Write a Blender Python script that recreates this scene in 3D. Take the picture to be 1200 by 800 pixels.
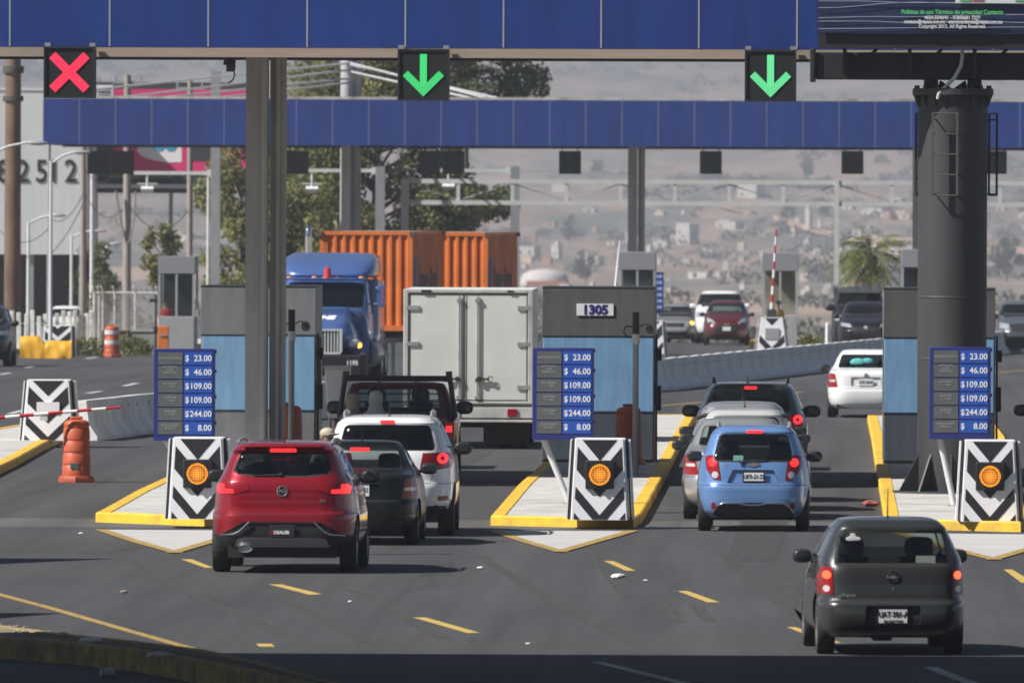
import bpy, bmesh, math, random
from mathutils import Vector, Matrix
from mathutils.geometry import tessellate_polygon
R = math.radians
random.seed(7)
for o in list(bpy.data.objects):
    bpy.data.objects.remove(o)
S = bpy.context.scene
COL = S.collection

# ------------------------------------------------------------------ camera, sky, sun, exposure
F = 16000.0                       # focal length in pixels of a 1200 px wide frame
CAMZ = 4.7
cam_d = bpy.data.cameras.new('camera')
cam_d.sensor_width = 36.0
cam_d.lens = F / 1200 * 36.0
cam_d.dof.use_dof = True         # a long lens: what lies far behind the booths softens
cam_d.dof.focus_distance = 188.0
cam_d.dof.aperture_fstop = 9.6
cam_d.clip_start = 1.0
cam_d.clip_end = 16000.0
cam = bpy.data.objects.new('camera', cam_d)
COL.objects.link(cam)
YAW, PITCH, ROLL = math.atan(360 / F), math.atan(171.0 / F), R(0.22)
cam.matrix_world = (Matrix.Translation((0, 0, CAMZ)) @ Matrix.Rotation(YAW, 4, 'Z')
                    @ Matrix.Rotation(R(90) - PITCH, 4, 'X') @ Matrix.Rotation(ROLL, 4, 'Z'))
S.camera = cam
CAMR = cam.matrix_world.to_3x3()

SUN_EL, SUN_BACK = R(44), R(22)   # the sun is high on the left and a little behind the camera
w = bpy.data.worlds.new('World')
S.world = w
w.use_nodes = True
nt = w.node_tree
bg = nt.nodes['Background']
sky = nt.nodes.new('ShaderNodeTexSky')
sky.sky_type = 'NISHITA'
sky.sun_disc = False
sky.sun_elevation = SUN_EL
sky.sun_rotation = R(270) - SUN_BACK
sky.altitude = 1900
sky.dust_density = 2.0
nt.links.new(sky.outputs[0], bg.inputs[0])
bg.inputs[1].default_value = 0.036
sd = bpy.data.lights.new('sun', 'SUN')
sd.energy = 5.0
sd.angle = R(0.5)
sd.color = (1.0, 0.965, 0.915)
sun = bpy.data.objects.new('sun', sd)
COL.objects.link(sun)
SUNV = Vector((-math.cos(SUN_EL) * math.cos(SUN_BACK), -math.cos(SUN_EL) * math.sin(SUN_BACK), math.sin(SUN_EL)))
sun.rotation_euler = SUNV.to_track_quat('Z', 'Y').to_euler()
sun.location = (-30, 150, 60)
S.view_settings.view_transform = 'Standard'
S.view_settings.look = 'None'
S.view_settings.exposure = 0.69
S.view_settings.gamma = 1.0
S.render.film_transparent = False
S.cycles.max_bounces = 8
S.cycles.transparent_max_bounces = 12
S.cycles.filter_width = 1.7


# ------------------------------------------------------------------ measuring helpers
def gz(y):
    """height of the carriageway at distance y: level, then a slight fall beyond the near plaza"""
    if y < 330: return 0.0
    if y < 520: return -0.0046 * (y - 330)
    return -.874 - .0155 * (min(y, 720) - 520)


def ray(px, py):
    return (CAMR @ Vector(((px - 600) / F, (400 - py) / F, -1.0)))


def W(px, py, d):
    """the point at distance Y = d seen at a photograph pixel"""
    r = ray(px, py)
    return Vector((0, 0, CAMZ)) + r * (d / r.y)


def G(px, py, z=0.0):
    """the point of the ground (plus z) seen at a photograph pixel"""
    r = ray(px, py)
    d = 200.0
    for _ in range(40):
        d = d * 0.5 + 0.5 * (CAMZ - gz(d) - z) / (-r.z / r.y)
    p = Vector((0, 0, CAMZ)) + r * (d / r.y)
    return p


def GX(px, d):
    """ground point at distance d in the pixel column px (taken near the horizon line)"""
    p = W(px, 229 + 4.7 * F / d, d)
    return Vector((p.x, d, gz(d)))


# ------------------------------------------------------------------ materials
MATS = {}


def mat(name, col=(.5, .5, .5), rough=.6, metal=0.0, var=0.0, scale=8.0, bump=0.0, coat=0.0, emit=None, es=0.0, spec=.5, var2=None, stretch=None, dirt=None):
    if name in MATS: return MATS[name]
    m = bpy.data.materials.new(name)
    m.use_nodes = True
    n = m.node_tree
    b = n.nodes['Principled BSDF']
    b.inputs['Base Color'].default_value = (*col, 1)
    b.inputs['Roughness'].default_value = rough
    b.inputs['Metallic'].default_value = metal
    b.inputs['Specular IOR Level'].default_value = spec
    if coat:
        b.inputs['Coat Weight'].default_value = coat
        b.inputs['Coat Roughness'].default_value = 0.036
    if emit:
        b.inputs['Emission Color'].default_value = (*emit, 1)
        b.inputs['Emission Strength'].default_value = es
    if var or bump:
        tc = n.nodes.new('ShaderNodeTexCoord')
        mp = n.nodes.new('ShaderNodeMapping')
        n.links.new(tc.outputs['Object'], mp.inputs[0])
        if stretch: mp.inputs['Scale'].default_value = stretch
        nz = n.nodes.new('ShaderNodeTexNoise')
        nz.inputs['Scale'].default_value = scale
        nz.inputs['Detail'].default_value = 6
        nz.inputs['Roughness'].default_value = .62
        n.links.new(mp.outputs[0], nz.inputs['Vector'])
        if var:
            rmp = n.nodes.new('ShaderNodeValToRGB')
            lo = tuple(max(0, c * (1 - var)) for c in col)
            hi = var2 or tuple(min(1, c * (1 + var)) for c in col)
            rmp.color_ramp.elements[0].position = .33
            rmp.color_ramp.elements[1].position = .68
            rmp.color_ramp.elements[0].color = (*lo, 1)
            rmp.color_ramp.elements[1].color = (*hi, 1)
            n.links.new(nz.outputs['Fac'], rmp.inputs[0])
            out = rmp.outputs[0]
            if dirt:
                n2 = n.nodes.new('ShaderNodeTexNoise')
                n2.inputs['Scale'].default_value = scale * .35
                n2.inputs['Detail'].default_value = 8
                n.links.new(mp.outputs[0], n2.inputs['Vector'])
                r2 = n.nodes.new('ShaderNodeValToRGB')
                r2.color_ramp.elements[0].position = .5
                r2.color_ramp.elements[1].position = .72
                n.links.new(n2.outputs['Fac'], r2.inputs[0])
                mx = n.nodes.new('ShaderNodeMixRGB')
                mx.inputs[2].default_value = (*dirt, 1)
                n.links.new(r2.outputs[0], mx.inputs[0])
                n.links.new(out, mx.inputs[1])
                out = mx.outputs[0]
            n.links.new(out, b.inputs['Base Color'])
        if bump:
            bp = n.nodes.new('ShaderNodeBump')
            bp.inputs['Strength'].default_value = bump
            bp.inputs['Distance'].default_value = .02
            n.links.new(nz.outputs['Fac'], bp.inputs['Height'])
            n.links.new(bp.outputs[0], b.inputs['Normal'])
    MATS[name] = m
    return m


def paint(name, col, metal=.25, rough=.38):
    """car paint: pigment under clear coat, dust towards the sills"""
    if name in MATS: return MATS[name]
    m = mat(name, col, rough, metal, coat=.9 if max(col) > .04 else .35, spec=.5 if max(col) > .04 else .3)
    n = m.node_tree
    b = n.nodes['Principled BSDF']
    tc = n.nodes.new('ShaderNodeTexCoord')
    nz = n.nodes.new('ShaderNodeTexNoise')
    nz.inputs['Scale'].default_value = 3.5
    nz.inputs['Detail'].default_value = 7
    n.links.new(tc.outputs['Object'], nz.inputs['Vector'])
    sx = n.nodes.new('ShaderNodeSeparateXYZ')
    n.links.new(tc.outputs['Object'], sx.inputs[0])
    mr = n.nodes.new('ShaderNodeMapRange')
    mr.inputs[1].default_value = .75
    mr.inputs[2].default_value = .15
    mr.inputs[3].default_value = .015
    mr.inputs[4].default_value = .17
    n.links.new(sx.outputs['Z'], mr.inputs[0])
    mu = n.nodes.new('ShaderNodeMath')
    mu.operation = 'MULTIPLY'
    n.links.new(mr.outputs[0], mu.inputs[0])
    n.links.new(nz.outputs['Fac'], mu.inputs[1])
    mx = n.nodes.new('ShaderNodeMixRGB')
    mx.inputs[1].default_value = (*col, 1)
    mx.inputs[2].default_value = (.2, .17, .14, 1)
    n.links.new(mu.outputs[0], mx.inputs[0])
    n.links.new(mx.outputs[0], b.inputs['Base Color'])
    ar = n.nodes.new('ShaderNodeMath')
    ar.operation = 'MULTIPLY_ADD'
    ar.inputs[1].default_value = .5
    ar.inputs[2].default_value = .04
    n.links.new(mu.outputs[0], ar.inputs[0])
    n.links.new(ar.outputs[0], b.inputs['Coat Roughness'])
    return m


def glass(name, tint, gloss=.55, fac=None):
    """thin tinted pane: one sees through it, with a sharp reflection at grazing angles"""
    if name in MATS: return MATS[name]
    m = bpy.data.materials.new(name)
    m.use_nodes = True
    n = m.node_tree
    n.nodes.remove(n.nodes['Principled BSDF'])
    out = n.nodes['Material Output']
    tr = n.nodes.new('ShaderNodeBsdfTransparent')
    tr.inputs[0].default_value = (*tint, 1)
    gl = n.nodes.new('ShaderNodeBsdfGlossy')
    gl.inputs['Roughness'].default_value = .03
    gl.inputs[0].default_value = (.9, .93, .95, 1)
    ge = n.nodes.new('ShaderNodeNewGeometry')
    dt = n.nodes.new('ShaderNodeVectorMath')
    dt.operation = 'DOT_PRODUCT'
    n.links.new(ge.outputs['Normal'], dt.inputs[0])
    n.links.new(ge.outputs['Incoming'], dt.inputs[1])

    def mth(op, a, v=None):
        k = n.nodes.new('ShaderNodeMath')
        k.operation = op
        if op == 'SUBTRACT':
            k.inputs[0].default_value = v
            n.links.new(a, k.inputs[1])
        else:
            n.links.new(a, k.inputs[0])
            if v is not None: k.inputs[1].default_value = v
        return k
    sch = mth('POWER', mth('SUBTRACT', mth('ABSOLUTE', dt.outputs['Value']).outputs[0], 1.0).outputs[0], 5.0)
    fr = n.nodes.new('ShaderNodeMath')
    fr.operation = 'MULTIPLY_ADD'
    fr.inputs[1].default_value = .95
    fr.inputs[2].default_value = .05
    n.links.new(sch.outputs[0], fr.inputs[0])
    mx = n.nodes.new('ShaderNodeMixShader')
    n.links.new(fr.outputs[0], mx.inputs[0])
    n.links.new(tr.outputs[0], mx.inputs[1])
    n.links.new(gl.outputs[0], mx.inputs[2])
    n.links.new(mx.outputs[0], out.inputs[0])
    MATS[name] = m
    return m


def leafmat(name, col):
    """thin leaf: part of the light comes through it"""
    if name in MATS: return MATS[name]
    m = mat(name, col, .6, var=.3, scale=3)
    n = m.node_tree
    b = n.nodes['Principled BSDF']
    tl = n.nodes.new('ShaderNodeBsdfTranslucent')
    tl.inputs[0].default_value = (*[min(1, c * 1.5) for c in col], 1)
    mx = n.nodes.new('ShaderNodeMixShader')
    mx.inputs[0].default_value = .42
    n.links.new(b.outputs[0], mx.inputs[1])
    n.links.new(tl.outputs[0], mx.inputs[2])
    n.links.new(mx.outputs[0], n.nodes['Material Output'].inputs[0])
    return m


def lamp(name, col, es):
    return mat(name, tuple(c * .5 for c in col), .25, emit=col, es=es, spec=.3)


M_ = dict(
    black=mat('black_plastic', (.018, .018, .02), .45, var=.3, scale=20),
    dark=mat('dark_metal', (.03, .032, .036), .5, .2, var=.3, scale=6),
    under=mat('underbody', (.012, .012, .013), .8),
    seat=mat('seat_fabric', (.03, .03, .034), .85, var=.3, scale=30),
    seat2=mat('seat_fabric_light', (.16, .15, .14), .85, var=.2, scale=30),
    tyre=mat('tyre_rubber', (.022, .021, .021), .85, var=.3, scale=18),
    rim=mat('alloy', (.45, .45, .46), .35, .9),
    steel=mat('galvanised', (.42, .43, .44), .45, .6, var=.2, scale=4),
    chrome=mat('chrome', (.8, .8, .82), .12, 1.0),
    plate=mat('number_plate', (.72, .73, .74), .5, var=.08, scale=40),
    plateink=mat('plate_ink', (.03, .03, .06), .6),
    red=mat('red_lens', (.24, .004, .008), .25, coat=.2, spec=.4),
    redon=lamp('brake_lamp_lit', (1.0, .025, .03), 1.15),
    orangeon=lamp('tail_bulb_lit', (1.0, .07, .025), 2.2),
    clear=mat('clear_lens', (.62, .62, .62), .2, .3, coat=.5),
    mirror=mat('mirror_glass_dark', (.05, .055, .06), .1, .6),
    head=mat('headlamp_glass', (.55, .57, .6), .12, .5, coat=1),
    white=mat('white_paint', (.74, .74, .72), .5, var=.08, scale=5, dirt=(.5, .48, .44)),
    conc=mat('concrete', (.44, .43, .41), .9, var=.22, scale=3, bump=.3, dirt=(.22, .21, .19)),
    yel=mat('kerb_yellow', (.74, .44, .03), .65, var=.18, scale=5, dirt=(.36, .24, .06)),
    g_dark=glass('glass_dark_tint', (.10, .105, .11)),
    g_mid=glass('glass_mid_tint', (.42, .46, .45)),
    g_light=glass('glass_light_tint', (.72, .77, .75)),
)


# ------------------------------------------------------------------ object helpers
def tag(o, label=None, cat=None, group=None, kind=None):
    if label: o['label'] = label
    if cat: o['category'] = cat
    if group: o['group'] = group
    if kind: o['kind'] = kind
    return o


def thing(name, label, cat, loc=(0, 0, 0), rz=0.0, group=None, parent=None):
    o = bpy.data.objects.new(name, None)
    COL.objects.link(o)
    o.empty_display_size = .3
    o.location = loc
    o.rotation_euler = (0, 0, rz)
    return tag(o, label, cat, group)


def dup(o, loc=None, rz=None, label=None, group=None, parent=None):
    c = o.copy()
    COL.objects.link(c)
    if parent is not None: c.parent = parent
    if loc is not None: c.location = loc
    if rz is not None: c.rotation_euler = (0, 0, rz)
    if label: c['label'] = label
    if group: c['group'] = group
    for ch in list(o.children):
        dup(ch, parent=c)
    return c


class MB:
    """collects primitives into one mesh; several materials by slot"""

    def __init__(self):
        self.bm = bmesh.new()
        self.mi = 0

    def _f(self, vs):
        try:
            f = self.bm.faces.new(vs)
            f.material_index = self.mi
            return f
        except ValueError:
            return None

    def poly(self, pts):
        return self._f([self.bm.verts.new(p) for p in pts])

    def box(self, c, s, rz=0.0, rx=0.0, ry=0.0, taper=1.0):
        m = Matrix.Translation(c) @ Matrix.Rotation(rz, 4, 'Z') @ Matrix.Rotation(ry, 4, 'Y') @ Matrix.Rotation(rx, 4, 'X')
        v = []
        for z in (-.5, .5):
            k = taper if z > 0 else 1.0
            for x, y in ((-.5, -.5), (.5, -.5), (.5, .5), (-.5, .5)):
                v.append(self.bm.verts.new(m @ Vector((x * s[0] * k, y * s[1] * k, z * s[2]))))
        for q in ((3, 2, 1, 0), (4, 5, 6, 7), (0, 1, 5, 4), (1, 2, 6, 5), (2, 3, 7, 6), (3, 0, 4, 7)):
            self._f([v[i] for i in q])
        return self

    def box2(self, a, b):
        a, b = Vector(a), Vector(b)
        return self.box((a + b) / 2, b - a)

    def cyl(self, p0, p1, r0, r1=None, n=14, cap=True):
        p0, p1 = Vector(p0), Vector(p1)
        r1 = r0 if r1 is None else r1
        q = (p1 - p0).to_track_quat('Z', 'Y').to_matrix()
        a, b = [], []
        for i in range(n):
            t = 2 * math.pi * i / n
            d = q @ Vector((math.cos(t), math.sin(t), 0))
            a.append(self.bm.verts.new(p0 + d * r0))
            b.append(self.bm.verts.new(p1 + d * r1))
        for i in range(n):
            j = (i + 1) % n
            self._f([a[i], a[j], b[j], b[i]])
        if cap:
            self._f(a[::-1])
            self._f(b)
        return self

    def tube(self, pts, r, n=8, rr=None):
        pts = [Vector(p) for p in pts]
        rings = []
        for i, p in enumerate(pts):
            d = (pts[min(i + 1, len(pts) - 1)] - pts[max(i - 1, 0)])
            q = d.to_track_quat('Z', 'Y').to_matrix()
            k = rr[i] if rr else r
            rings.append([self.bm.verts.new(p + q @ Vector((math.cos(2 * math.pi * j / n) * k, math.sin(2 * math.pi * j / n) * k, 0))) for j in range(n)])
        for a, b in zip(rings, rings[1:]):
            best = min(range(n), key=lambda s: sum((a[j].co - b[(j + s) % n].co).length for j in range(n)))
            for j in range(n):
                self._f([a[j], a[(j + 1) % n], b[(j + 1 + best) % n], b[(j + best) % n]])
        self._f(rings[0][::-1])
        self._f(rings[-1])
        return self

    def lathe(self, prof, c=(0, 0, 0), axis='Z', n=28):
        """prof: (radius, height) pairs; turned about the axis"""
        c = Vector(c)
        rings = []
        for r, h in prof:
            ring = []
            for i in range(n):
                t = 2 * math.pi * i / n
                x, y = r * math.cos(t), r * math.sin(t)
                p = {'Z': (x, y, h), 'X': (h, x, y), 'Y': (x, h, -y)}[axis]
                ring.append(self.bm.verts.new(c + Vector(p)))
            rings.append(ring)
        for a, b in zip(rings, rings[1:]):
            for i in range(n):
                j = (i + 1) % n
                self._f([a[i], a[j], b[j], b[i]])
        self._f(rings[0][::-1])
        self._f(rings[-1])
        return self

    def prism(self, pts, v):
        """polygon extruded by vector v"""
        v = Vector(v)
        a = [self.bm.verts.new(p) for p in pts]
        b = [self.bm.verts.new(Vector(p) + v) for p in pts]
        n = len(pts)
        self._f(a)
        self._f(b[::-1])
        for i in range(n):
            j = (i + 1) % n
            self._f([a[i], b[i], b[j], a[j]])
        return self

    def ball(self, c, r, s=(1, 1, 1), u=14, v=9, k=1.0):
        """ellipsoid; k < 1 squares it off"""
        c = Vector(c)
        sg = lambda t: math.copysign(abs(t) ** k, t)
        top = self.bm.verts.new(c + Vector((0, 0, r * s[2])))
        bot = self.bm.verts.new(c - Vector((0, 0, r * s[2])))
        rings = []
        for i in range(1, v):
            ph = math.pi * i / v
            rings.append([self.bm.verts.new(c + Vector((sg(math.sin(ph)) * sg(math.cos(2 * math.pi * j / u)) * r * s[0],
                                                        sg(math.sin(ph)) * sg(math.sin(2 * math.pi * j / u)) * r * s[1], sg(math.cos(ph)) * r * s[2]))) for j in range(u)])
        for j in range(u):
            self._f([top, rings[0][j], rings[0][(j + 1) % u]])
            self._f([bot, rings[-1][(j + 1) % u], rings[-1][j]])
        for a, b in zip(rings, rings[1:]):
            for j in range(u):
                self._f([a[j], b[j], b[(j + 1) % u], a[(j + 1) % u]])
        return self

    def build(self, name, m, parent=None, smooth=35, bevel=0.0, loc=None, fix=True):
        if fix: bmesh.ops.recalc_face_normals(self.bm, faces=self.bm.faces)
        return finish(self.bm, name, m, parent, smooth, bevel, loc)


def finish(bm, name, m, parent=None, smooth=35, bevel=0.0, loc=None):
    me = bpy.data.meshes.new(name)
    bm.to_mesh(me)
    bm.free()
    for mm in (m if isinstance(m, (list, tuple)) else [m]):
        me.materials.append(mm)
    if smooth:
        me.shade_smooth()
        me.set_sharp_from_angle(angle=R(smooth))
    o = bpy.data.objects.new(name, me)
    COL.objects.link(o)
    if parent is not None: o.parent = parent
    if loc is not None: o.location = loc
    if bevel:
        b = o.modifiers.new('bevel', 'BEVEL')
        b.width = bevel
        b.segments = 2
        b.limit_method = 'ANGLE'
        b.angle_limit = R(50)
    return o


def text(s, size, m, parent=None, loc=(0, 0, 0), rot=(R(90), 0, 0), ax='CENTER', bold=0.0, sx=1.0, shear=0.0, name='lettering', ext=.002, space=1.0):
    c = bpy.data.curves.new('t', 'FONT')
    c.body = s
    c.size = size
    c.align_x = ax
    c.align_y = 'CENTER'
    c.offset = bold
    c.extrude = ext
    c.shear = shear
    c.space_character = space
    c.resolution_u = 3
    t = bpy.data.objects.new('t', c)
    COL.objects.link(t)
    dg = bpy.context.evaluated_depsgraph_get()
    me = bpy.data.meshes.new_from_object(t.evaluated_get(dg))
    bpy.data.objects.remove(t)
    bpy.data.curves.remove(c)
    me.materials.clear()
    me.materials.append(m)
    o = bpy.data.objects.new(name, me)
    COL.objects.link(o)
    o.location = loc
    o.rotation_euler = rot
    o.scale = (sx, 1, 1)
    if parent is not None: o.parent = parent
    return o


def clip_poly(pts, n, d):
    """part of a 2D polygon where n.p <= d"""
    out = []
    for i in range(len(pts)):
        a, b = pts[i], pts[(i + 1) % len(pts)]
        da, db = a[0] * n[0] + a[1] * n[1] - d, b[0] * n[0] + b[1] * n[1] - d
        if da <= 0: out.append(a)
        if da * db < 0:
            t = da / (da - db)
            out.append((a[0] + (b[0] - a[0]) * t, a[1] + (b[1] - a[1]) * t))
    return out


# ------------------------------------------------------------------ car bodies
def pchip(xs, ys, x):
    n = len(xs)
    if x <= xs[0]: return ys[0]
    if x >= xs[-1]: return ys[-1]
    h = [xs[i + 1] - xs[i] for i in range(n - 1)]
    dl = [(ys[i + 1] - ys[i]) / h[i] for i in range(n - 1)]
    d = [0.0] * n
    d[0], d[-1] = dl[0], dl[-1]
    for i in range(1, n - 1):
        if dl[i - 1] * dl[i] > 0:
            w1, w2 = 2 * h[i] + h[i - 1], h[i] + 2 * h[i - 1]
            d[i] = (w1 + w2) / (w1 / dl[i - 1] + w2 / dl[i])
    for i in range(n - 1):
        if x <= xs[i + 1]:
            t = (x - xs[i]) / h[i]
            return ((1 + 2 * t) * (1 - t) ** 2 * ys[i] + t * (1 - t) ** 2 * h[i] * d[i]
                    + t * t * (3 - 2 * t) * ys[i + 1] + t * t * (t - 1) * h[i] * d[i + 1])


def loft(levels, N=96, dz=.035, nr=5.0, nf=5.0, crown=.06, base_mat=0):
    """a body stacked from plan outlines: levels are (z, half width, y of the tail, y of the nose)"""
    bm = bmesh.new()
    zs = [l[0] for l in levels]
    cols = [[l[k] for l in levels] for k in (1, 2, 3)]
    fine = []
    for a, b in zip(zs, zs[1:]):
        k = max(1, round((b - a) / dz))
        fine += [a + (b - a) * i / k for i in range(k)]
    fine.append(zs[-1])
    rows = [(z,) + tuple(pchip(zs, c, z) for c in cols) for z in fine]
    z, wd, yr, yf = rows[-1]
    yc = (yr + yf) / 2
    for s, dzc in ((.97, .32), (.9, .58), (.78, .78), (.55, .93), (.28, .99)):
        rows.append((z + crown * dzc, wd * s, yc + (yr - yc) * s, yc + (yf - yc) * s))
    rings = []
    for z, wd, yr, yf in rows:
        yc, hl = (yr + yf) / 2, (yf - yr) / 2
        ring = []
        for i in range(N):
            t = 2 * math.pi * (i + .5) / N
            c, s = math.cos(t), math.sin(t)
            e = 2 / (nr if s < 0 else nf)
            ring.append(bm.verts.new((math.copysign(abs(c) ** e, c) * wd, yc + math.copysign(abs(s) ** e, s) * hl, z)))
        rings.append(ring)
    for a, b in zip(rings, rings[1:]):
        for i in range(N):
            j = (i + 1) % N
            bm.faces.new((a[i], a[j], b[j], b[i]))
    f = bm.faces.new(rings[0][::-1])
    f.material_index = 1
    bm.faces.new(rings[-1])
    bm.normal_update()
    return bm


def carve(bm, poly, axis, sign, ok=None, mindot=.12):
    """cut the outline poly out of the faces of bm that look along sign*axis and return them as a new bmesh.
    axis 'y': poly in (x, z), axis 'x': poly in (y, z), axis 'z': poly in (x, y)."""
    ia, ib, ic = {'y': (0, 2, 1), 'x': (1, 2, 0), 'z': (0, 1, 2)}[axis]
    area = sum(poly[i][0] * poly[(i + 1) % len(poly)][1] - poly[(i + 1) % len(poly)][0] * poly[i][1] for i in range(len(poly)))
    if area < 0: poly = poly[::-1]
    lo = [min(p[k] for p in poly) for k in (0, 1)]
    hi = [max(p[k] for p in poly) for k in (0, 1)]
    faces = []
    for f in bm.faces:
        if f.normal[ic] * sign < mindot: continue
        us = [v.co[ia] for v in f.verts]
        vs = [v.co[ib] for v in f.verts]
        if max(us) < lo[0] or min(us) > hi[0] or max(vs) < lo[1] or min(vs) > hi[1]: continue
        if ok and not ok(f.calc_center_median()): continue
        faces.append(f)
    for i in range(len(poly)):
        a, b = poly[i], poly[(i + 1) % len(poly)]
        n2 = (b[1] - a[1], -(b[0] - a[0]))
        l = math.hypot(*n2)
        if l < 1e-7 or not faces: continue
        no = Vector((0, 0, 0))
        no[ia], no[ib] = n2[0] / l, n2[1] / l
        co = Vector((0, 0, 0))
        co[ia], co[ib] = a
        g = set(faces)
        for f in faces:
            g.update(f.edges)
            g.update(f.verts)
        r = bmesh.ops.bisect_plane(bm, geom=list(g), plane_co=co, plane_no=no, dist=1e-6)
        faces = [f for f in r['geom'] if isinstance(f, bmesh.types.BMFace) and f.is_valid and (f.calc_center_median() - co).dot(no) <= 0]
    out = bmesh.new()
    mp = {}
    for f in faces:
        vs = []
        for v in f.verts:
            if v not in mp: mp[v] = out.verts.new(v.co)
            vs.append(mp[v])
        try:
            nf = out.faces.new(vs)
            nf.material_index = 0
        except ValueError:
            pass
    bmesh.ops.delete(bm, geom=faces, context='FACES')
    bmesh.ops.remove_doubles(out, verts=out.verts, dist=1e-5)
    out.normal_update()
    return out


def rim(bm, axis, sign, push=.0, depth=.02, seam=0.0, seam_mat=1):
    """move a carved piece out by push and give its edge a return of the given depth; seam: a dark line along its edge"""
    ic = {'y': 1, 'x': 0, 'z': 2}[axis]
    d = Vector((0, 0, 0))
    d[ic] = sign
    if seam:
        r = bmesh.ops.inset_region(bm, faces=list(bm.faces), thickness=seam, use_boundary=True)
        for f in r['faces']: f.material_index = seam_mat
    if push:
        for v in bm.verts: v.co += d * push
    if depth:
        ed = [e for e in bm.edges if e.is_boundary]
        r = bmesh.ops.extrude_edge_only(bm, edges=ed)
        for v in r['geom']:
            if isinstance(v, bmesh.types.BMVert): v.co -= d * depth
        if seam:
            for f in r['geom']:
                if isinstance(f, bmesh.types.BMFace): f.material_index = seam_mat
    return bm


def rounded(x0, x1, z0, z1, r=.05, k=3, tx=0.0):
    """rounded rectangle; tx: how much narrower the top is on each side"""
    pts = []
    for cx, cz, a0 in ((x1 - r, z0 + r, -90), (x1 - r, z1 - r, 0), (x0 + r, z1 - r, 90), (x0 + r, z0 + r, 180)):
        for i in range(k + 1):
            a = R(a0 + 90 * i / k)
            x, z = cx + r * math.cos(a), cz + r * math.sin(a)
            t = (z - z0) / (z1 - z0)
            mid = (x0 + x1) / 2
            pts.append((x - math.copysign(tx * t, x - mid), z))
    return pts


def mirror_poly(p): return [(-x, z) for x, z in p][::-1]


WHEELS = {}


def wheel(parent, x, y, r, wd, side, spokes=5, rimk=.66, rimmat=None):
    key = (r, wd, spokes, rimk, rimmat.name if rimmat else '')
    if key not in WHEELS:
        b = MB()
        h = wd / 2
        b.lathe([(r * rimk, -h * .8), (r * .82, -h), (r * .94, -h * .96), (r * .99, -h * .72), (r, -h * .3), (r, h * .3), (r * .99, h * .72),
                 (r * .94, h * .96), (r * .82, h), (r * rimk, h * .8)], axis='X', n=30)
        t = b.build('tyre', M_['tyre'])
        b = MB()
        rr = r * rimk
        b.lathe([(rr * 1.02, h * .80), (rr * 1.03, h * .92), (rr * .93, h * .94), (rr * .9, h * .5), (rr * .9, h * .42)], axis='X', n=30)
        for i in range(spokes):
            a = 2 * math.pi * i / spokes
            b.box((h * .78, math.cos(a) * rr * .5, math.sin(a) * rr * .5), (h * .16, rr * .95, rr * .26), rx=a)
        b.cyl((h * .5, 0, 0), (h * .9, 0, 0), rr * .22)
        k = b.build('rim', rimmat or M_['rim'])
        for o in (t, k): COL.objects.unlink(o)
        WHEELS[key] = (t, k)
    t, k = WHEELS[key]
    t2 = t.copy()
    k2 = k.copy()
    COL.objects.link(t2)
    COL.objects.link(k2)
    t2.name = 'wheel'
    t2.parent = parent
    t2.location = (x, y, r)
    t2.rotation_euler = (0, 0, 0 if side > 0 else math.pi)
    k2.parent = t2
    return t2


def wing_mirror(parent, x, y, z, side, m, s=(.13, .09, .085)):
    b = MB()
    b.ball((side * (x + .09), y, z), 1, (s[0] * .86, s[1], s[2] * .9), k=.72)
    b.box((side * (x - .02), y, z - .035), (.14, .05, .04))
    o = b.build('wing_mirror', m, parent)
    g = MB()
    g.ball((side * (x + .09), y - s[1] * .97, z), 1, (s[0] * .66, .012, s[2] * .66), k=.7)
    g.build('mirror_glass', M_['mirror'], o)
    return o


def seats(parent, rows, seatw=.46, m=None, rear=None, wd=.6):
    """front seats with headrests at rows = (y, floor height), and a rear bench"""
    m = m or M_['seat']
    y, z = rows
    for s in (-1, 1):
        b = MB()
        b.box((s * .36, y + .28, z + .12), (seatw, .5, .16))
        b.box((s * .36, y, z + .45), (seatw * 1.04, .14, .62), rx=R(12), taper=.82)
        b.ball((s * .36, y - .1, z + .86), 1, (.15, .06, .11), k=.55)
        b.box((s * .36, y - .08, z + .76), (.1, .02, .12))
        b.build('seat', m, parent, bevel=.03)
    if rear is not None:
        b = MB()
        b.box((0, rear + .02, z + .38), (wd * 2 - .1, .14, .52), rx=R(14))
        for s in (-1, 1): b.ball((s * .34, rear - .07, z + .68), 1, (.13, .05, .075), k=.55)
        b.build('rear_seat', m, parent, bevel=.03)


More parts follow.
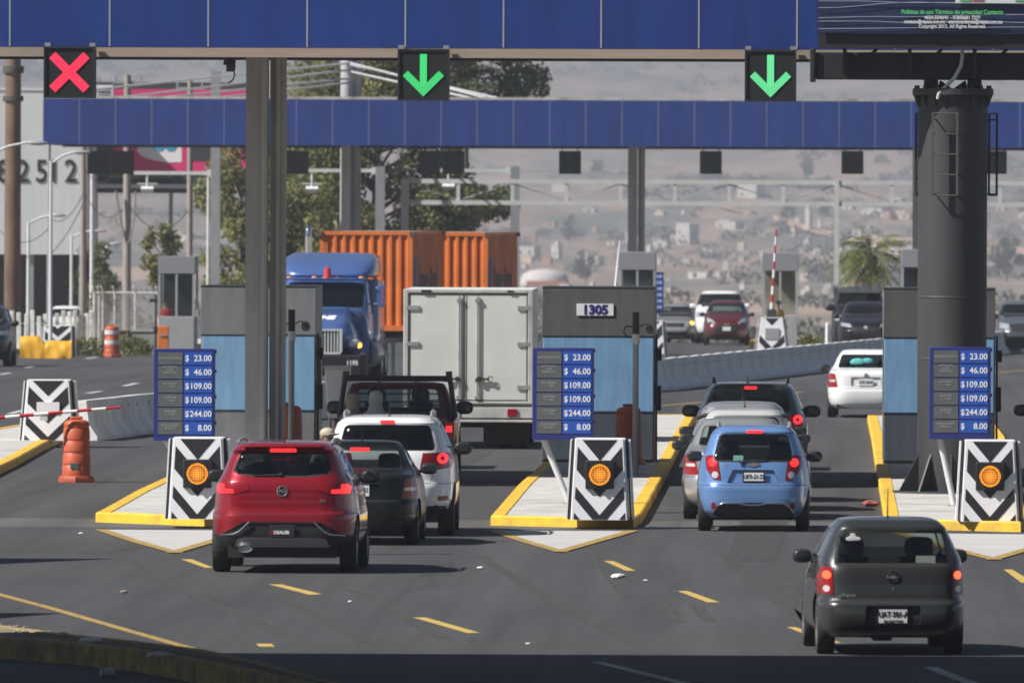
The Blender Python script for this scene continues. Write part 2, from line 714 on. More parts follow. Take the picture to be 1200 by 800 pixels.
def car(name, label, cat, sp, pm, loc, rz=0.0, group=None):
    """sp: the figures of one body. Local frame: tail at y = 0, nose at y = L, x across, wheels on z = 0."""
    root = thing(name, label, cat, loc, rz, group)
    L, lv = sp['L'], sp['lv']
    bm = loft(lv, nr=sp.get('nr', 5), nf=sp.get('nf', 4.5), crown=sp.get('crown', .05))
    ymid = L * .5
    back = lambda c: c.y < ymid
    front = lambda c: c.y > ymid
    parts = {}
    # wheel arches
    r = sp['r']
    for ya in (sp['yr'], sp['yf']):
        ra = r * 1.17
        arch = [(ya + ra * math.cos(2 * math.pi * i / 18), max(lv[0][0] - .01, r + ra * math.sin(2 * math.pi * i / 18))) for i in range(18)]
        for s in (-1, 1): carve(bm, arch, 'x', s).free()
    gl = lambda k, d: sp.get(k, d)
    # panes, lamps, seams: (name, axis, sign, outline, material, push, depth, seam, both sides)
    for p in sp['cut']:
        nm, ax, sg, poly, m, push, depth, seam = p[:8]
        opt = p[8] if len(p) > 8 else {}
        todo = []
        if ax == 'x': todo = [(1, poly), (-1, poly)]
        elif opt.get('mirror'): todo = [(sg, poly), (sg, mirror_poly(poly))]
        else: todo = [(sg, poly)]
        for s, pl in todo:
            okf = None if ax == 'x' else (back if sg < 0 else front)
            src = bm
            piece = carve(src, pl, ax, s, okf, opt.get('dot', .12))
            if not piece.faces:
                piece.free()
                continue
            rim(piece, ax, s, push, depth, seam)
            mm = m if m != 'paint' else pm
            o = finish(piece, nm, [mm, M_['under']], root, 40)
            parts.setdefault(nm, []).append(o)
    body = finish(bm, 'body', [pm, M_['under']], root, 38)
    # inside and underside
    b = MB()
    zf = sp.get('zfloor', .3)
    wi = max(l[1] for l in lv) - .24
    zb = sp['belt']
    b.box2((-wi, .12, .2), (wi, L - .2, zf))
    b.box2((-wi, sp['yf'] - .45, zf), (wi, sp['yf'] + .5, zb - .28))
    b.box2((-wi, sp['yr'] - .4, zf), (wi, sp['yr'] + .45, zb - .38))
    b.build('floor_pan', M_['under'], root, smooth=0)
    if sp.get('seats'):
        y, z, rear = sp['seats']
        seats(root, (y, z), m=sp.get('seatmat'), rear=rear, wd=lv[-1][1])
        b = MB()
        b.box((0, y + .98, zb - .02), (wi * 1.9, .36, .22), rx=R(-8))
        b.ball((-.36, y + .66, zb - .02), 1, (.18, .03, .18))
        b.build('dashboard', M_['seat'], root, bevel=.04)
    tw = sp.get('tw', .2)
    xw = sp.get('track', lv[2][1] - .02) - tw / 2
    for ya in (sp['yr'], sp['yf']):
        for s in (-1, 1): wheel(root, s * xw, ya, r, tw, s, sp.get('spokes', 5), sp.get('rimk', .64), sp.get('rimmat'))
    mx = sp.get('mirror')
    if mx:
        for s in (-1, 1): wing_mirror(root, mx[0], mx[1], mx[2], s, pm if sp.get('mirror_paint') else M_['black'], sp.get('mirror_s', (.13, .09, .085)))
    return root, parts


def surf_y(levels, x, z, nr=5.0, nf=4.5, tail=True):
    """y of the body's tail (or nose) at x, z"""
    zs = [l[0] for l in levels]
    wd, yr, yf = (pchip(zs, [l[k] for l in levels], z) for k in (1, 2, 3))
    yc, hl = (yr + yf) / 2, (yf - yr) / 2
    n = nr if tail else nf
    k = max(0, 1 - abs(x / wd) ** n) ** (1 / n)
    return yc - hl * k if tail else yc + hl * k


def on_tail(root, sp, name, x, z, mb_fn, m, off=.0, tail=True, smooth=35):
    """a small piece fixed to the tail (or nose) at x, z: mb_fn draws it about the origin, facing -y"""
    y = surf_y(sp['lv'], x, z, sp.get('nr', 5), sp.get('nf', 4.5), tail)
    b = MB()
    mb_fn(b)
    o = b.build(name, m, root, smooth)
    o.location = (x, y - off if tail else y + off, z)
    if not tail: o.rotation_euler = (0, 0, math.pi)
    return o


def number_plate(root, sp, x, z, s=None, sub=None, tail=True, off=.012, wd=.3, h=.15, m=None, y=None, ink=None, size=.085):
    o = on_tail(root, sp, 'number_plate', x, z, lambda b: b.box((0, 0, 0), (wd, .012, h)), m or M_['plate'], off, tail)
    if y is not None: o.location.y = y
    if s: text(s, size, ink or M_['plateink'], o, (0, -.009, .014 if sub else 0), bold=.0005, sx=.74)
    if sub: text(sub, .034, ink or M_['plateink'], o, (0, -.009, -.054), bold=0)
    return o


def aerial(root, x, y, z, l=.25, lean=-.35):
    b = MB()
    b.cyl((x, y, z), (x, y + lean * l, z + l), .007, .004, 6)
    b.ball((x, y, z), .022, (1, 1.4, .8), 8, 5)
    return b.build('aerial', M_['black'], root)


def roof_rails(root, x, y0, y1, z, m, h=.05):
    for s in (-1, 1):
        b = MB()
        b.tube([(s * x, y0, z - h), (s * x, y0 + .12, z), (s * x, (y0 + y1) / 2, z + .015), (s * x, y1 - .15, z - .01), (s * x, y1, z - h - .02)], .02, 8)
        b.build('roof_rail', m, root)


def wiper(root, p0, p1):
    b = MB()
    b.cyl(p0, p1, .013, .008, 6)
    b.ball(p0, .03, (1, .6, 1), 8, 5)
    return b.build('wiper', M_['black'], root)


# ------------------------------------------------------------------ the figures of the car bodies
def disc(x, z, r, n=12): return [(x + r * math.cos(2 * math.pi * i / n), z + r * math.sin(2 * math.pi * i / n)) for i in range(n)]


def scaled(sp, L, wd, H, **kw):
    """another car of the same build: stretched to length L, half width wd, height H"""
    l0, w0, h0 = sp['L'], max(l[1] for l in sp['lv']), sp['lv'][-1][0] + sp.get('crown', .05)
    kl, kx, kz = L / l0, wd / w0, H / h0
    s = dict(sp)
    s['L'] = L
    s['lv'] = [(z * kz, x * kx, a * kl, b * kl) for z, x, a, b in sp['lv']]
    cuts = []
    for c in sp['cut']:
        k = (kl, kz) if c[1] == 'x' else (kx, kz)
        cuts.append(c[:3] + ([(p[0] * k[0], p[1] * k[1]) for p in c[3]],) + c[4:])
    s['cut'] = cuts
    s['yr'], s['yf'] = sp['yr'] * kl, sp['yf'] * kl
    s['belt'] = sp['belt'] * kz
    s['track'] = sp['track'] * kx
    y, z, b = sp['seats']
    s['seats'] = (y * kl, z, b * kl if b is not None else None)
    s['mirror'] = (sp['mirror'][0] * kx, sp['mirror'][1] * kl, sp['mirror'][2] * kz)
    s.update(kw)
    return s


def small_hatch():
    """the compact hatchback, rear hatch upright, lamps high on the corners"""
    P = M_
    lamp = [(.455, .73), (.55, .735), (.655, .88), (.675, 1.05), (.575, 1.075), (.49, .985)]
    return dict(L=3.64, r=.285, yr=.62, yf=2.98, belt=1.03, track=.775, tw=.18, nr=5.4, nf=4.2, crown=.05, spokes=7,
                lv=[(.2, .69, .12, 3.5), (.3, .77, .03, 3.6), (.48, .80, 0, 3.64), (.62, .805, .0, 3.62), (.68, .80, .03, 3.58), (.85, .785, .06, 3.42),
                    (.98, .755, .09, 3.05), (1.06, .725, .12, 2.8), (1.2, .665, .19, 2.45), (1.36, .60, .27, 2.05), (1.40, .57, .27, 1.92), (1.44, .52, .36, 1.8)],
                cut=[('rear_window', 'y', -1, rounded(-.565, .565, .985, 1.365, .06, 3, .085), P['g_mid'], -.004, .015, .022),
                     ('tail_bulb', 'y', -1, disc(.575, .975, .062), P['redon'], .014, .02, 0, dict(mirror=1, dot=.03)),
                     ('tail_bulb', 'y', -1, disc(.535, .80, .048), P['clear'], .014, .02, 0, dict(mirror=1, dot=.03)),
                     ('tail_light', 'y', -1, lamp, P['red'], .008, .02, 0, dict(mirror=1, dot=.03)),
                     ('plate_recess', 'y', -1, [(-.36, .69), (.36, .69), (.28, .865), (-.28, .865)], 'paint', -.03, -.03, 0),
                     ('rear_diffuser', 'y', -1, [(-.56, .2), (.56, .2), (.52, .36), (.42, .405), (-.42, .405), (-.52, .36)], P['black'], -.008, -.02, 0),
                     ('reflector', 'y', -1, [(.52, .30), (.585, .34), (.57, .41), (.535, .40)], P['red'], .004, .01, 0, dict(mirror=1)),
                     ('rear_bumper', 'y', -1, [(-.79, .2), (.79, .2), (.79, .655), (-.79, .655)], 'paint', .0, .0, .007),
                     ('tailgate', 'y', -1, [(-.66, .66), (.66, .66), (.70, 1.0), (.60, 1.385), (-.60, 1.385), (-.70, 1.0)], 'paint', .0, .0, .007),
                     ('windscreen', 'y', 1, rounded(-.65, .65, 1.09, 1.375, .05, 2, .12), P['g_mid'], -.003, .01, .02),
                     ('headlight', 'y', 1, [(.36, .72), (.66, .76), (.70, .93), (.52, .88)], P['head'], .006, .02, 0, dict(mirror=1, dot=.05)),
                     ('grille', 'y', 1, [(-.36, .44), (.36, .44), (.42, .66), (-.42, .66)], P['black'], -.01, -.02, 0),
                     ('lower_grille', 'y', 1, [(-.5, .24), (.5, .24), (.46, .36), (-.46, .36)], P['black'], -.01, -.02, 0),
                     ('bonnet', 'z', 1, [(-.62, 2.78), (.62, 2.78), (.6, 3.4), (-.6, 3.4)], 'paint', 0, 0, .008),
                     ('side_window', 'x', 1, [(1.33, 1.07), (2.42, 1.07), (2.0, 1.36), (1.33, 1.37)], P['g_mid'], -.003, .01, .015),
                     ('side_window', 'x', 1, [(.55, 1.12), (1.27, 1.08), (1.27, 1.37), (.62, 1.33)], P['g_dark'], -.003, .01, .015),
                     ('door', 'x', 1, [(1.30, .33), (2.42, .33), (2.48, 1.05), (1.30, 1.05)], 'paint', 0, 0, .007),
                     ('door', 'x', 1, [(.86, .62), (1.02, .33), (1.29, .33), (1.29, 1.05), (.62, 1.08), (.70, .75)], 'paint', 0, 0, .007)],
                seats=(1.62, .28, .62), mirror=(.76, 2.15, 1.02), zfloor=.34)


def old_hatch():
    """the grey hatchback: square tailgate, tall outer lamps, body-coloured bumper"""
    P = M_
    lamp = [(.61, .635), (.75, .64), (.758, .80), (.715, .915), (.62, .905)]
    return dict(L=3.82, r=.295, yr=.70, yf=3.14, belt=.95, track=.75, tw=.185, nr=7.5, nf=4.2, crown=.045, spokes=9,
                lv=[(.19, .67, .12, 3.66), (.27, .74, .03, 3.77), (.40, .765, 0, 3.82), (.53, .77, .005, 3.81), (.575, .765, .05, 3.78), (.75, .76, .075, 3.62),
                    (.88, .745, .10, 3.0), (.95, .74, .14, 2.72), (1.10, .675, .24, 2.42), (1.25, .605, .345, 2.08), (1.31, .575, .36, 1.95), (1.36, .52, .44, 1.8)],
                cut=[('rear_window', 'y', -1, rounded(-.605, .605, .93, 1.285, .05, 3, .075), P['g_mid'], -.004, .015, .03),
                     ('tail_bulb', 'y', -1, disc(.672, .83, .042), P['orangeon'], .012, .02, 0, dict(mirror=1, dot=.03)),
                     ('tail_bulb', 'y', -1, disc(.677, .69, .034), P['clear'], .012, .02, 0, dict(mirror=1, dot=.03)),
                     ('tail_light', 'y', -1, lamp, P['red'], .008, .02, 0, dict(mirror=1, dot=.02)),
                     ('plate_recess', 'y', -1, rounded(-.285, .285, .325, .515, .02, 2, -.01), P['dark'], -.035, -.035, 0),
                     ('rear_bumper', 'y', -1, [(-.80, .19), (.80, .19), (.80, .555), (-.80, .555)], 'paint', .0, .0, .008, dict(dot=.05)),
                     ('tailgate', 'y', -1, [(-.605, .565), (.605, .565), (.605, .91), (.545, 1.30), (-.545, 1.30), (-.605, .91)], 'paint', .0, .0, .008),
                     ('windscreen', 'y', 1, rounded(-.66, .66, .97, 1.30, .05, 2, .13), P['g_light'], -.003, .01, .02),
                     ('headlight', 'y', 1, [(.42, .60), (.72, .62), (.72, .80), (.45, .76)], P['head'], .006, .02, 0, dict(mirror=1, dot=.05)),
                     ('grille', 'y', 1, [(-.36, .58), (.36, .58), (.38, .70), (-.38, .70)], P['black'], -.01, -.02, 0),
                     ('bonnet', 'z', 1, [(-.62, 2.75), (.62, 2.75), (.6, 3.55), (-.6, 3.55)], 'paint', 0, 0, .008),
                     ('side_window', 'x', 1, [(1.36, .97), (2.40, .97), (2.02, 1.275), (1.36, 1.29)], P['g_light'], -.003, .01, .015),
                     ('side_window', 'x', 1, [(.52, 1.0), (1.29, .97), (1.29, 1.29), (.68, 1.26)], P['g_light'], -.003, .01, .015),
                     ('door', 'x', 1, [(1.32, .30), (2.5, .30), (2.5, .95), (1.32, .95)], 'paint', 0, 0, .007),
                     ('door', 'x', 1, [(1.0, .62), (1.1, .30), (1.31, .30), (1.31, .95), (.62, .97), (.80, .72)], 'paint', 0, 0, .007)],
                seats=(1.62, .22, .60), mirror=(.72, 2.22, .97), mirror_s=(.115, .08, .08), zfloor=.30)


def crossover():
    """the red sport utility: rounded hips, a raked rear window under a spoiler, thin lamps"""
    P = M_
    return dict(L=4.45, r=.345, yr=.86, yf=3.5, belt=1.17, track=.90, tw=.215, nr=6.2, nf=4.2, crown=.05, spokes=5,
                lv=[(.27, .76, .14, 4.3), (.36, .86, .05, 4.4), (.5, .905, 0, 4.45), (.70, .915, .0, 4.45), (.745, .91, .015, 4.42), (.775, .90, .07, 4.38), (.93, .885, .085, 4.25),
                    (1.06, .865, .095, 3.85), (1.13, .845, .115, 3.4), (1.2, .80, .16, 3.2), (1.35, .735, .25, 2.85), (1.48, .68, .32, 2.5), (1.53, .655, .24, 2.35), (1.585, .59, .30, 2.2)],
                cut=[('brake_light', 'y', -1, rounded(-.165, .165, 1.505, 1.55, .01, 1), P['redon'], .004, .01, 0),
                     ('rear_window', 'y', -1, [(-.3, 1.2), (.3, 1.2), (.56, 1.235), (.615, 1.27), (.59, 1.35), (.535, 1.475), (.48, 1.49), (-.48, 1.49), (-.535, 1.475), (-.59, 1.35), (-.615, 1.27), (-.56, 1.235)], P['g_dark'], -.004, .015, .02),
                     ('tail_bulb', 'y', -1, [(.725, .995), (.825, .995), (.845, 1.075), (.80, 1.115), (.725, 1.11)], P['redon'], .012, .02, 0, dict(mirror=1, dot=.02)),
                     ('tail_bulb', 'y', -1, [(.61, .997), (.7245, .997), (.7245, 1.05), (.61, 1.045)], P['redon'], .012, .02, 0, dict(mirror=1, dot=.02)),
                     ('tail_light', 'y', -1, [(.41, 1.04), (.60, .985), (.84, .985), (.86, 1.08), (.80, 1.13), (.43, 1.115)], P['red'], .008, .02, 0, dict(mirror=1, dot=.02)),
                     ('skid_plate', 'y', -1, [(-.60, .33), (.60, .33), (.55, .43), (.47, .45), (-.47, .45), (-.55, .43)], mat('skid_silver', (.28, .28, .29), .4, .6), .02, .02, 0),
                     ('lower_panel', 'y', -1, [(-.78, .47), (.78, .47), (.48, .635), (-.48, .635)], P['black'], -.012, -.02, 0),
                     ('lower_panel', 'y', -1, [(-.86, .27), (.86, .27), (.88, .475), (-.88, .475)], P['black'], .004, .0, 0, dict(dot=.05)),
                     ('rear_bumper', 'y', -1, [(-.90, .47), (.90, .47), (.90, .745), (-.90, .745)], 'paint', .0, .0, .007, dict(dot=.05)),
                     ('tailgate', 'y', -1, [(-.62, .75), (.62, .75), (.68, 1.18), (.57, 1.5), (-.57, 1.5), (-.68, 1.18)], 'paint', .0, .0, .007),
                     ('windscreen', 'y', 1, rounded(-.74, .74, 1.22, 1.52, .05, 2, .14), P['g_mid'], -.003, .01, .02),
                     ('headlight', 'y', 1, [(.45, .82), (.80, .86), (.82, .98), (.5, .93)], P['head'], .006, .02, 0, dict(mirror=1, dot=.05)),
                     ('grille', 'y', 1, [(-.4, .55), (.4, .55), (.5, .86), (-.5, .86)], P['black'], -.01, -.02, 0),
                     ('bonnet', 'z', 1, [(-.7, 3.2), (.7, 3.2), (.66, 4.15), (-.66, 4.15)], 'paint', 0, 0, .008),
                     ('side_window', 'x', 1, [(1.75, 1.2), (3.0, 1.2), (2.5, 1.5), (1.75, 1.52)], P['g_dark'], -.003, .01, .02),
                     ('side_window', 'x', 1, [(.62, 1.27), (1.68, 1.2), (1.68, 1.52), (.80, 1.47)], P['g_dark'], -.003, .01, .02),
                     ('door', 'x', 1, [(1.71, .40), (2.95, .40), (3.0, 1.18), (1.71, 1.18)], 'paint', 0, 0, .007),
                     ('door', 'x', 1, [(1.2, .75), (1.3, .40), (1.70, .40), (1.70, 1.18), (.85, 1.22), (.95, .9)], 'paint', 0, 0, .007),
                     ('sill_trim', 'x', 1, [(1.2, .27), (3.1, .27), (3.1, .39), (1.2, .39)], P['black'], .004, .01, 0)],
                seats=(2.05, .38, .9), mirror=(.88, 2.72, 1.16), mirror_s=(.14, .09, .09), zfloor=.42)


def family_utility():
    """the white sport utility: flat tall tail, wide wrap lamps, roof rails"""
    P = M_
    return dict(L=4.86, r=.35, yr=.98, yf=3.86, belt=1.18, track=.915, tw=.225, nr=5.2, nf=4.4, crown=.05, spokes=5,
                lv=[(.28, .78, .14, 4.68), (.38, .89, .05, 4.78), (.55, .93, 0, 4.85), (.70, .935, .01, 4.85), (.76, .93, .05, 4.8), (.95, .92, .07, 4.55),
                    (1.08, .905, .09, 3.95), (1.17, .87, .12, 3.55), (1.35, .80, .22, 3.12), (1.5, .735, .31, 2.75), (1.56, .70, .31, 2.6), (1.61, .64, .38, 2.4)],
                cut=[('brake_light', 'y', -1, rounded(-.10, .10, 1.555, 1.60, .01, 1), P['redon'], .01, .01, 0),
                     ('rear_window', 'y', -1, rounded(-.665, .665, 1.19, 1.53, .06, 3, .08), P['g_dark'], -.004, .015, .01),
                     ('tail_bulb', 'y', -1, disc(.765, 1.08, .030, 12), P['red'], .012, .02, 0, dict(mirror=1, dot=.02)),
                     ('tail_bulb', 'y', -1, disc(.765, 1.08, .075, 16), P['redon'], .014, .02, 0, dict(mirror=1, dot=.02)),
                     ('tail_light', 'y', -1, [(.46, .93), (.66, .92), (.885, .95), (.90, 1.07), (.86, 1.16), (.5, 1.145)], P['red'], .01, .02, 0, dict(mirror=1, dot=.02)),
                     ('reflector', 'y', -1, rounded(.70, .84, .50, .555, .02, 2), P['red'], .004, .01, 0, dict(mirror=1)),
                     ('lower_panel', 'y', -1, [(-.86, .28), (.86, .28), (.80, .42), (-.80, .42)], P['black'], -.005, -.02, 0, dict(dot=.05)),
                     ('rear_bumper', 'y', -1, [(-.92, .28), (.92, .28), (.92, .735), (-.92, .735)], 'paint', .0, .0, .007, dict(dot=.05)),
                     ('tailgate', 'y', -1, [(-.60, .74), (.60, .74), (.74, 1.17), (.64, 1.56), (-.64, 1.56), (-.74, 1.17)], 'paint', .0, .0, .007),
                     ('windscreen', 'y', 1, rounded(-.78, .78, 1.2, 1.55, .05, 2, .14), P['g_mid'], -.003, .01, .02),
                     ('headlight', 'y', 1, [(.5, .80), (.84, .82), (.84, .99), (.52, .96)], P['head'], .006, .02, 0, dict(mirror=1, dot=.05)),
                     ('grille', 'y', 1, [(-.44, .72), (.44, .72), (.48, .95), (-.48, .95)], P['black'], -.01, -.02, 0),
                     ('lower_grille', 'y', 1, [(-.6, .36), (.6, .36), (.55, .56), (-.55, .56)], P['black'], -.01, -.02, 0),
                     ('bonnet', 'z', 1, [(-.74, 3.58), (.74, 3.58), (.7, 4.5), (-.7, 4.5)], 'paint', 0, 0, .008),
                     ('side_window', 'x', 1, [(2.0, 1.2), (3.25, 1.2), (2.78, 1.53), (2.0, 1.55)], P['g_dark'], -.003, .01, .02),
                     ('side_window', 'x', 1, [(.6, 1.22), (1.93, 1.2), (1.93, 1.55), (.72, 1.52)], P['g_dark'], -.003, .01, .02),
                     ('door', 'x', 1, [(1.96, .42), (3.25, .42), (3.3, 1.17), (1.96, 1.17)], 'paint', 0, 0, .007),
                     ('door', 'x', 1, [(1.36, .75), (1.45, .42), (1.95, .42), (1.95, 1.17), (.95, 1.18), (1.05, .9)], 'paint', 0, 0, .007)],
                seats=(2.3, .42, 1.15), mirror=(.90, 3.0, 1.17), mirror_s=(.15, .1, .1), zfloor=.44)


def saloon():
    """a small four-door with a boot"""
    P = M_
    lamp = [(.585, .63), (.79, .62), (.815, .72), (.80, .88), (.73, .915), (.635, .905)]
    return dict(L=4.18, r=.295, yr=.80, yf=3.28, belt=.99, track=.80, tw=.19, nr=5.0, nf=4.2, crown=.045, spokes=6,
                lv=[(.19, .70, .12, 4.0), (.28, .79, .03, 4.12), (.45, .83, 0, 4.18), (.56, .83, .005, 4.16), (.62, .82, .045, 4.1), (.78, .81, .055, 3.9),
                    (.90, .785, .07, 3.35), (.95, .765, .13, 3.1), (.985, .745, .45, 2.98), (1.02, .72, .60, 2.88), (1.12, .67, .74, 2.6), (1.27, .59, .93, 2.2), (1.35, .52, 1.06, 1.98)],
                cut=[('rear_window', 'y', -1, rounded(-.595, .595, 1.02, 1.29, .05, 3, .08), P['g_mid'], -.004, .015, .02),
                     ('tail_bulb', 'y', -1, rounded(.63, .77, .735, .78, .012, 1), P['clear'], .012, .02, 0, dict(mirror=1, dot=.03)),
                     ('tail_light', 'y', -1, lamp, P['red'], .008, .02, 0, dict(mirror=1, dot=.02)),
                     ('plate_recess', 'y', -1, rounded(-.30, .30, .66, .83, .02, 2, 0), 'paint', -.025, -.025, 0),
                     ('rear_bumper', 'y', -1, [(-.82, .19), (.82, .19), (.82, .60), (-.82, .60)], 'paint', .0, .0, .007, dict(dot=.05)),
                     ('boot_lid', 'y', -1, [(-.575, .605), (.575, .605), (.60, .93), (-.60, .93)], 'paint', .0, .0, .007),
                     ('windscreen', 'y', 1, rounded(-.68, .68, 1.03, 1.31, .05, 2, .13), P['g_light'], -.003, .01, .02),
                     ('headlight', 'y', 1, [(.42, .62), (.74, .64), (.74, .80), (.45, .76)], P['head'], .006, .02, 0, dict(mirror=1, dot=.05)),
                     ('grille', 'y', 1, [(-.36, .58), (.36, .58), (.38, .72), (-.38, .72)], P['black'], -.01, -.02, 0),
                     ('lower_grille', 'y', 1, [(-.5, .26), (.5, .26), (.46, .40), (-.46, .40)], P['black'], -.01, -.02, 0),
                     ('bonnet', 'z', 1, [(-.64, 2.95), (.64, 2.95), (.6, 3.8), (-.6, 3.8)], 'paint', 0, 0, .008),
                     ('side_window', 'x', 1, [(1.72, 1.02), (2.62, 1.02), (2.15, 1.30), (1.72, 1.32)], P['g_mid'], -.003, .01, .015),
                     ('side_window', 'x', 1, [(.98, 1.05), (1.66, 1.02), (1.66, 1.32), (1.16, 1.29)], P['g_mid'], -.003, .01, .015),
                     ('door', 'x', 1, [(1.69, .33), (2.7, .33), (2.7, 1.0), (1.69, 1.0)], 'paint', 0, 0, .007),
                     ('door', 'x', 1, [(1.12, .7), (1.2, .33), (1.68, .33), (1.68, 1.0), (.95, 1.0), (1.0, .8)], 'paint', 0, 0, .007)],
                seats=(1.95, .24, .98), mirror=(.79, 2.42, .99), zfloor=.30)


# ------------------------------------------------------------------ ground, roads, markings
from mathutils import noise as mnoise
TY = [650, 720, 1000, 1500, 2000, 3000, 4000, 5500, 7000, 8500, 10000, 11000]
TZ = [-2.89, -3.97, -7.0, -11.0, -13.5, -16.0, -13.0, 3.0, 37.0, 88.0, 150.0, 190.0]


def terr(x, y):
    if y < 700: return gz(y) - .03 - max(0, abs(x + 3) - 40) * 0.0
    h = pchip(TY, TZ, y)
    k = min(1, max(0, (y - 1500) / 3000))
    n = mnoise.fractal(Vector((x * .0022, y * .0009, 3.1)), 1.0, 2.0, 5)
    n2 = mnoise.fractal(Vector((x * .011, y * .003, 8.4)), 1.0, 2.0, 4)
    return h + k * (n * 20.0 + n2 * 5.0) - .03


def ground_mesh():
    bm = bmesh.new()
    ys = [-120, -60, 0, 60, 120, 180, 240, 300, 330, 360, 420, 480, 505, 520, 535, 560, 600, 660, 690] + [700 + 40 * i for i in range(40)] + [2300 + 60 * i for i in range(146)]
    rows = []
    for y in ys:
        hw = 110 + max(0, y) * .11
        n = 90
        rows.append([bm.verts.new((-hw * 1.25 + 2.25 * hw * i / n, y, terr(-hw * 1.25 + 2.25 * hw * i / n, y))) for i in range(n + 1)])
    for a, b in zip(rows, rows[1:]):
        for i in range(len(a) - 1):
            bm.faces.new((a[i], a[i + 1], b[i + 1], b[i]))
    return bm


def ground_mat():
    m = bpy.data.materials.new('dry_earth_and_scrub')
    m.use_nodes = True
    n = m.node_tree
    b = n.nodes['Principled BSDF']
    b.inputs['Roughness'].default_value = .95
    tc = n.nodes.new('ShaderNodeTexCoord')

    def nz(scale, sc, det=7):
        mp = n.nodes.new('ShaderNodeMapping')
        mp.inputs['Scale'].default_value = sc
        n.links.new(tc.outputs['Object'], mp.inputs[0])
        t = n.nodes.new('ShaderNodeTexNoise')
        t.inputs['Scale'].default_value = scale
        t.inputs['Detail'].default_value = det
        t.inputs['Roughness'].default_value = .65
        n.links.new(mp.outputs[0], t.inputs['Vector'])
        return t

    def ramp(src, stops):
        r = n.nodes.new('ShaderNodeValToRGB')
        e = r.color_ramp.elements
        while len(e) < len(stops): e.new(.5)
        for k, (p, c) in zip(e, stops): k.position, k.color = p, (*c, 1)
        n.links.new(src.outputs['Fac'], r.inputs[0])
        return r
    a = ramp(nz(.0065, (1, .35, 1)), [(.30, (.19, .13, .10)), (.45, (.36, .255, .195)), (.6, (.18, .135, .105)), (.75, (.42, .30, .23))])
    s = ramp(nz(.024, (1, .22, 1), 9), [(.47, (0, 0, 0)), (.60, (1, 1, 1))])
    g = ramp(nz(.2, (1, .3, 1), 5), [(.3, (.085, .095, .085)), (.7, (.14, .14, .125))])
    mx = n.nodes.new('ShaderNodeMixRGB')
    n.links.new(s.outputs[0], mx.inputs[0])
    n.links.new(a.outputs[0], mx.inputs[1])
    n.links.new(g.outputs[0], mx.inputs[2])
    n.links.new(mx.outputs[0], b.inputs['Base Color'])
    return m


finish(ground_mesh(), 'ground', ground_mat(), None, 180)['kind'] = 'structure'


def asphalt(name, base, k=1.0):
    m = bpy.data.materials.new(name)
    m.use_nodes = True
    n = m.node_tree
    b = n.nodes['Principled BSDF']
    tc = n.nodes.new('ShaderNodeTexCoord')

    def nz(scale, sc, det, rough=.6):
        mp = n.nodes.new('ShaderNodeMapping')
        mp.inputs['Scale'].default_value = sc
        n.links.new(tc.outputs['Object'], mp.inputs[0])
        t = n.nodes.new('ShaderNodeTexNoise')
        t.inputs['Scale'].default_value = scale
        t.inputs['Detail'].default_value = det
        t.inputs['Roughness'].default_value = rough
        n.links.new(mp.outputs[0], t.inputs['Vector'])
        return t.outputs['Fac']

    def mrange(src, a, c, lo, hi):
        r = n.nodes.new('ShaderNodeMapRange')
        r.inputs[1].default_value, r.inputs[2].default_value, r.inputs[3].default_value, r.inputs[4].default_value = a, c, lo, hi
        n.links.new(src, r.inputs[0])
        return r.outputs[0]

    def mul(a, c):
        r = n.nodes.new('ShaderNodeMath')
        r.operation = 'MULTIPLY'
        n.links.new(a, r.inputs[0])
        n.links.new(c, r.inputs[1])
        return r.outputs[0]
    streak = mrange(nz(1.0, (1.1, .018, 1), 5), .35, .65, .70, 1.13)        # wheel tracks and drips run with the traffic
    blot = mrange(nz(.5, (1, .12, 1), 7, .7), .3, .7, .85, 1.12)
    tar = mrange(nz(1.0, (.9, .05, 1), 8, .7), .60, .70, 1.0, .62)
    grain = mrange(nz(60, (1, 1, 1), 3, .8), .2, .8, .82, 1.18)
    f = mul(mul(streak, blot), mul(tar, grain))
    c = n.nodes.new('ShaderNodeVectorMath')
    c.operation = 'SCALE'
    c.inputs[0].default_value = base
    n.links.new(f, c.inputs['Scale'])
    n.links.new(c.outputs[0], b.inputs['Base Color'])
    b.inputs['Roughness'].default_value = .82
    b.inputs['Specular IOR Level'].default_value = .35
    bp = n.nodes.new('ShaderNodeBump')
    bp.inputs['Strength'].default_value = .25
    bp.inputs['Distance'].default_value = .01
    n.links.new(nz(90, (1, 1, 1), 2), bp.inputs['Height'])
    n.links.new(bp.outputs[0], b.inputs['Normal'])
    return m


ASPH = asphalt('asphalt', (.0575, .0575, .060))


def strip_mesh(secs, dz=.004, my=6.0):
    """flat ribbon that follows the road: secs = (y, x left, x right)"""
    bm = bmesh.new()
    rows = []
    for (y0, a0, b0), (y1, a1, b1) in zip(secs, secs[1:]):
        k = max(1, int((y1 - y0) / my))
        for i in range(k): rows.append((y0 + (y1 - y0) * i / k, a0 + (a1 - a0) * i / k, b0 + (b1 - b0) * i / k))
    rows.append(secs[-1])
    v = [(bm.verts.new((a, y, gz(y) + dz)), bm.verts.new((b, y, gz(y) + dz))) for y, a, b in rows]
    for p, q in zip(v, v[1:]): bm.faces.new((p[0], p[1], q[1], q[0]))
    return bm


road = finish(strip_mesh([(-80, -60, 45), (300, -60, 45), (447, -46, 45), (455, -22, 40), (560, -20, 34), (700, -14, 24)]), 'road', ASPH, None, 0)
road['kind'] = 'structure'


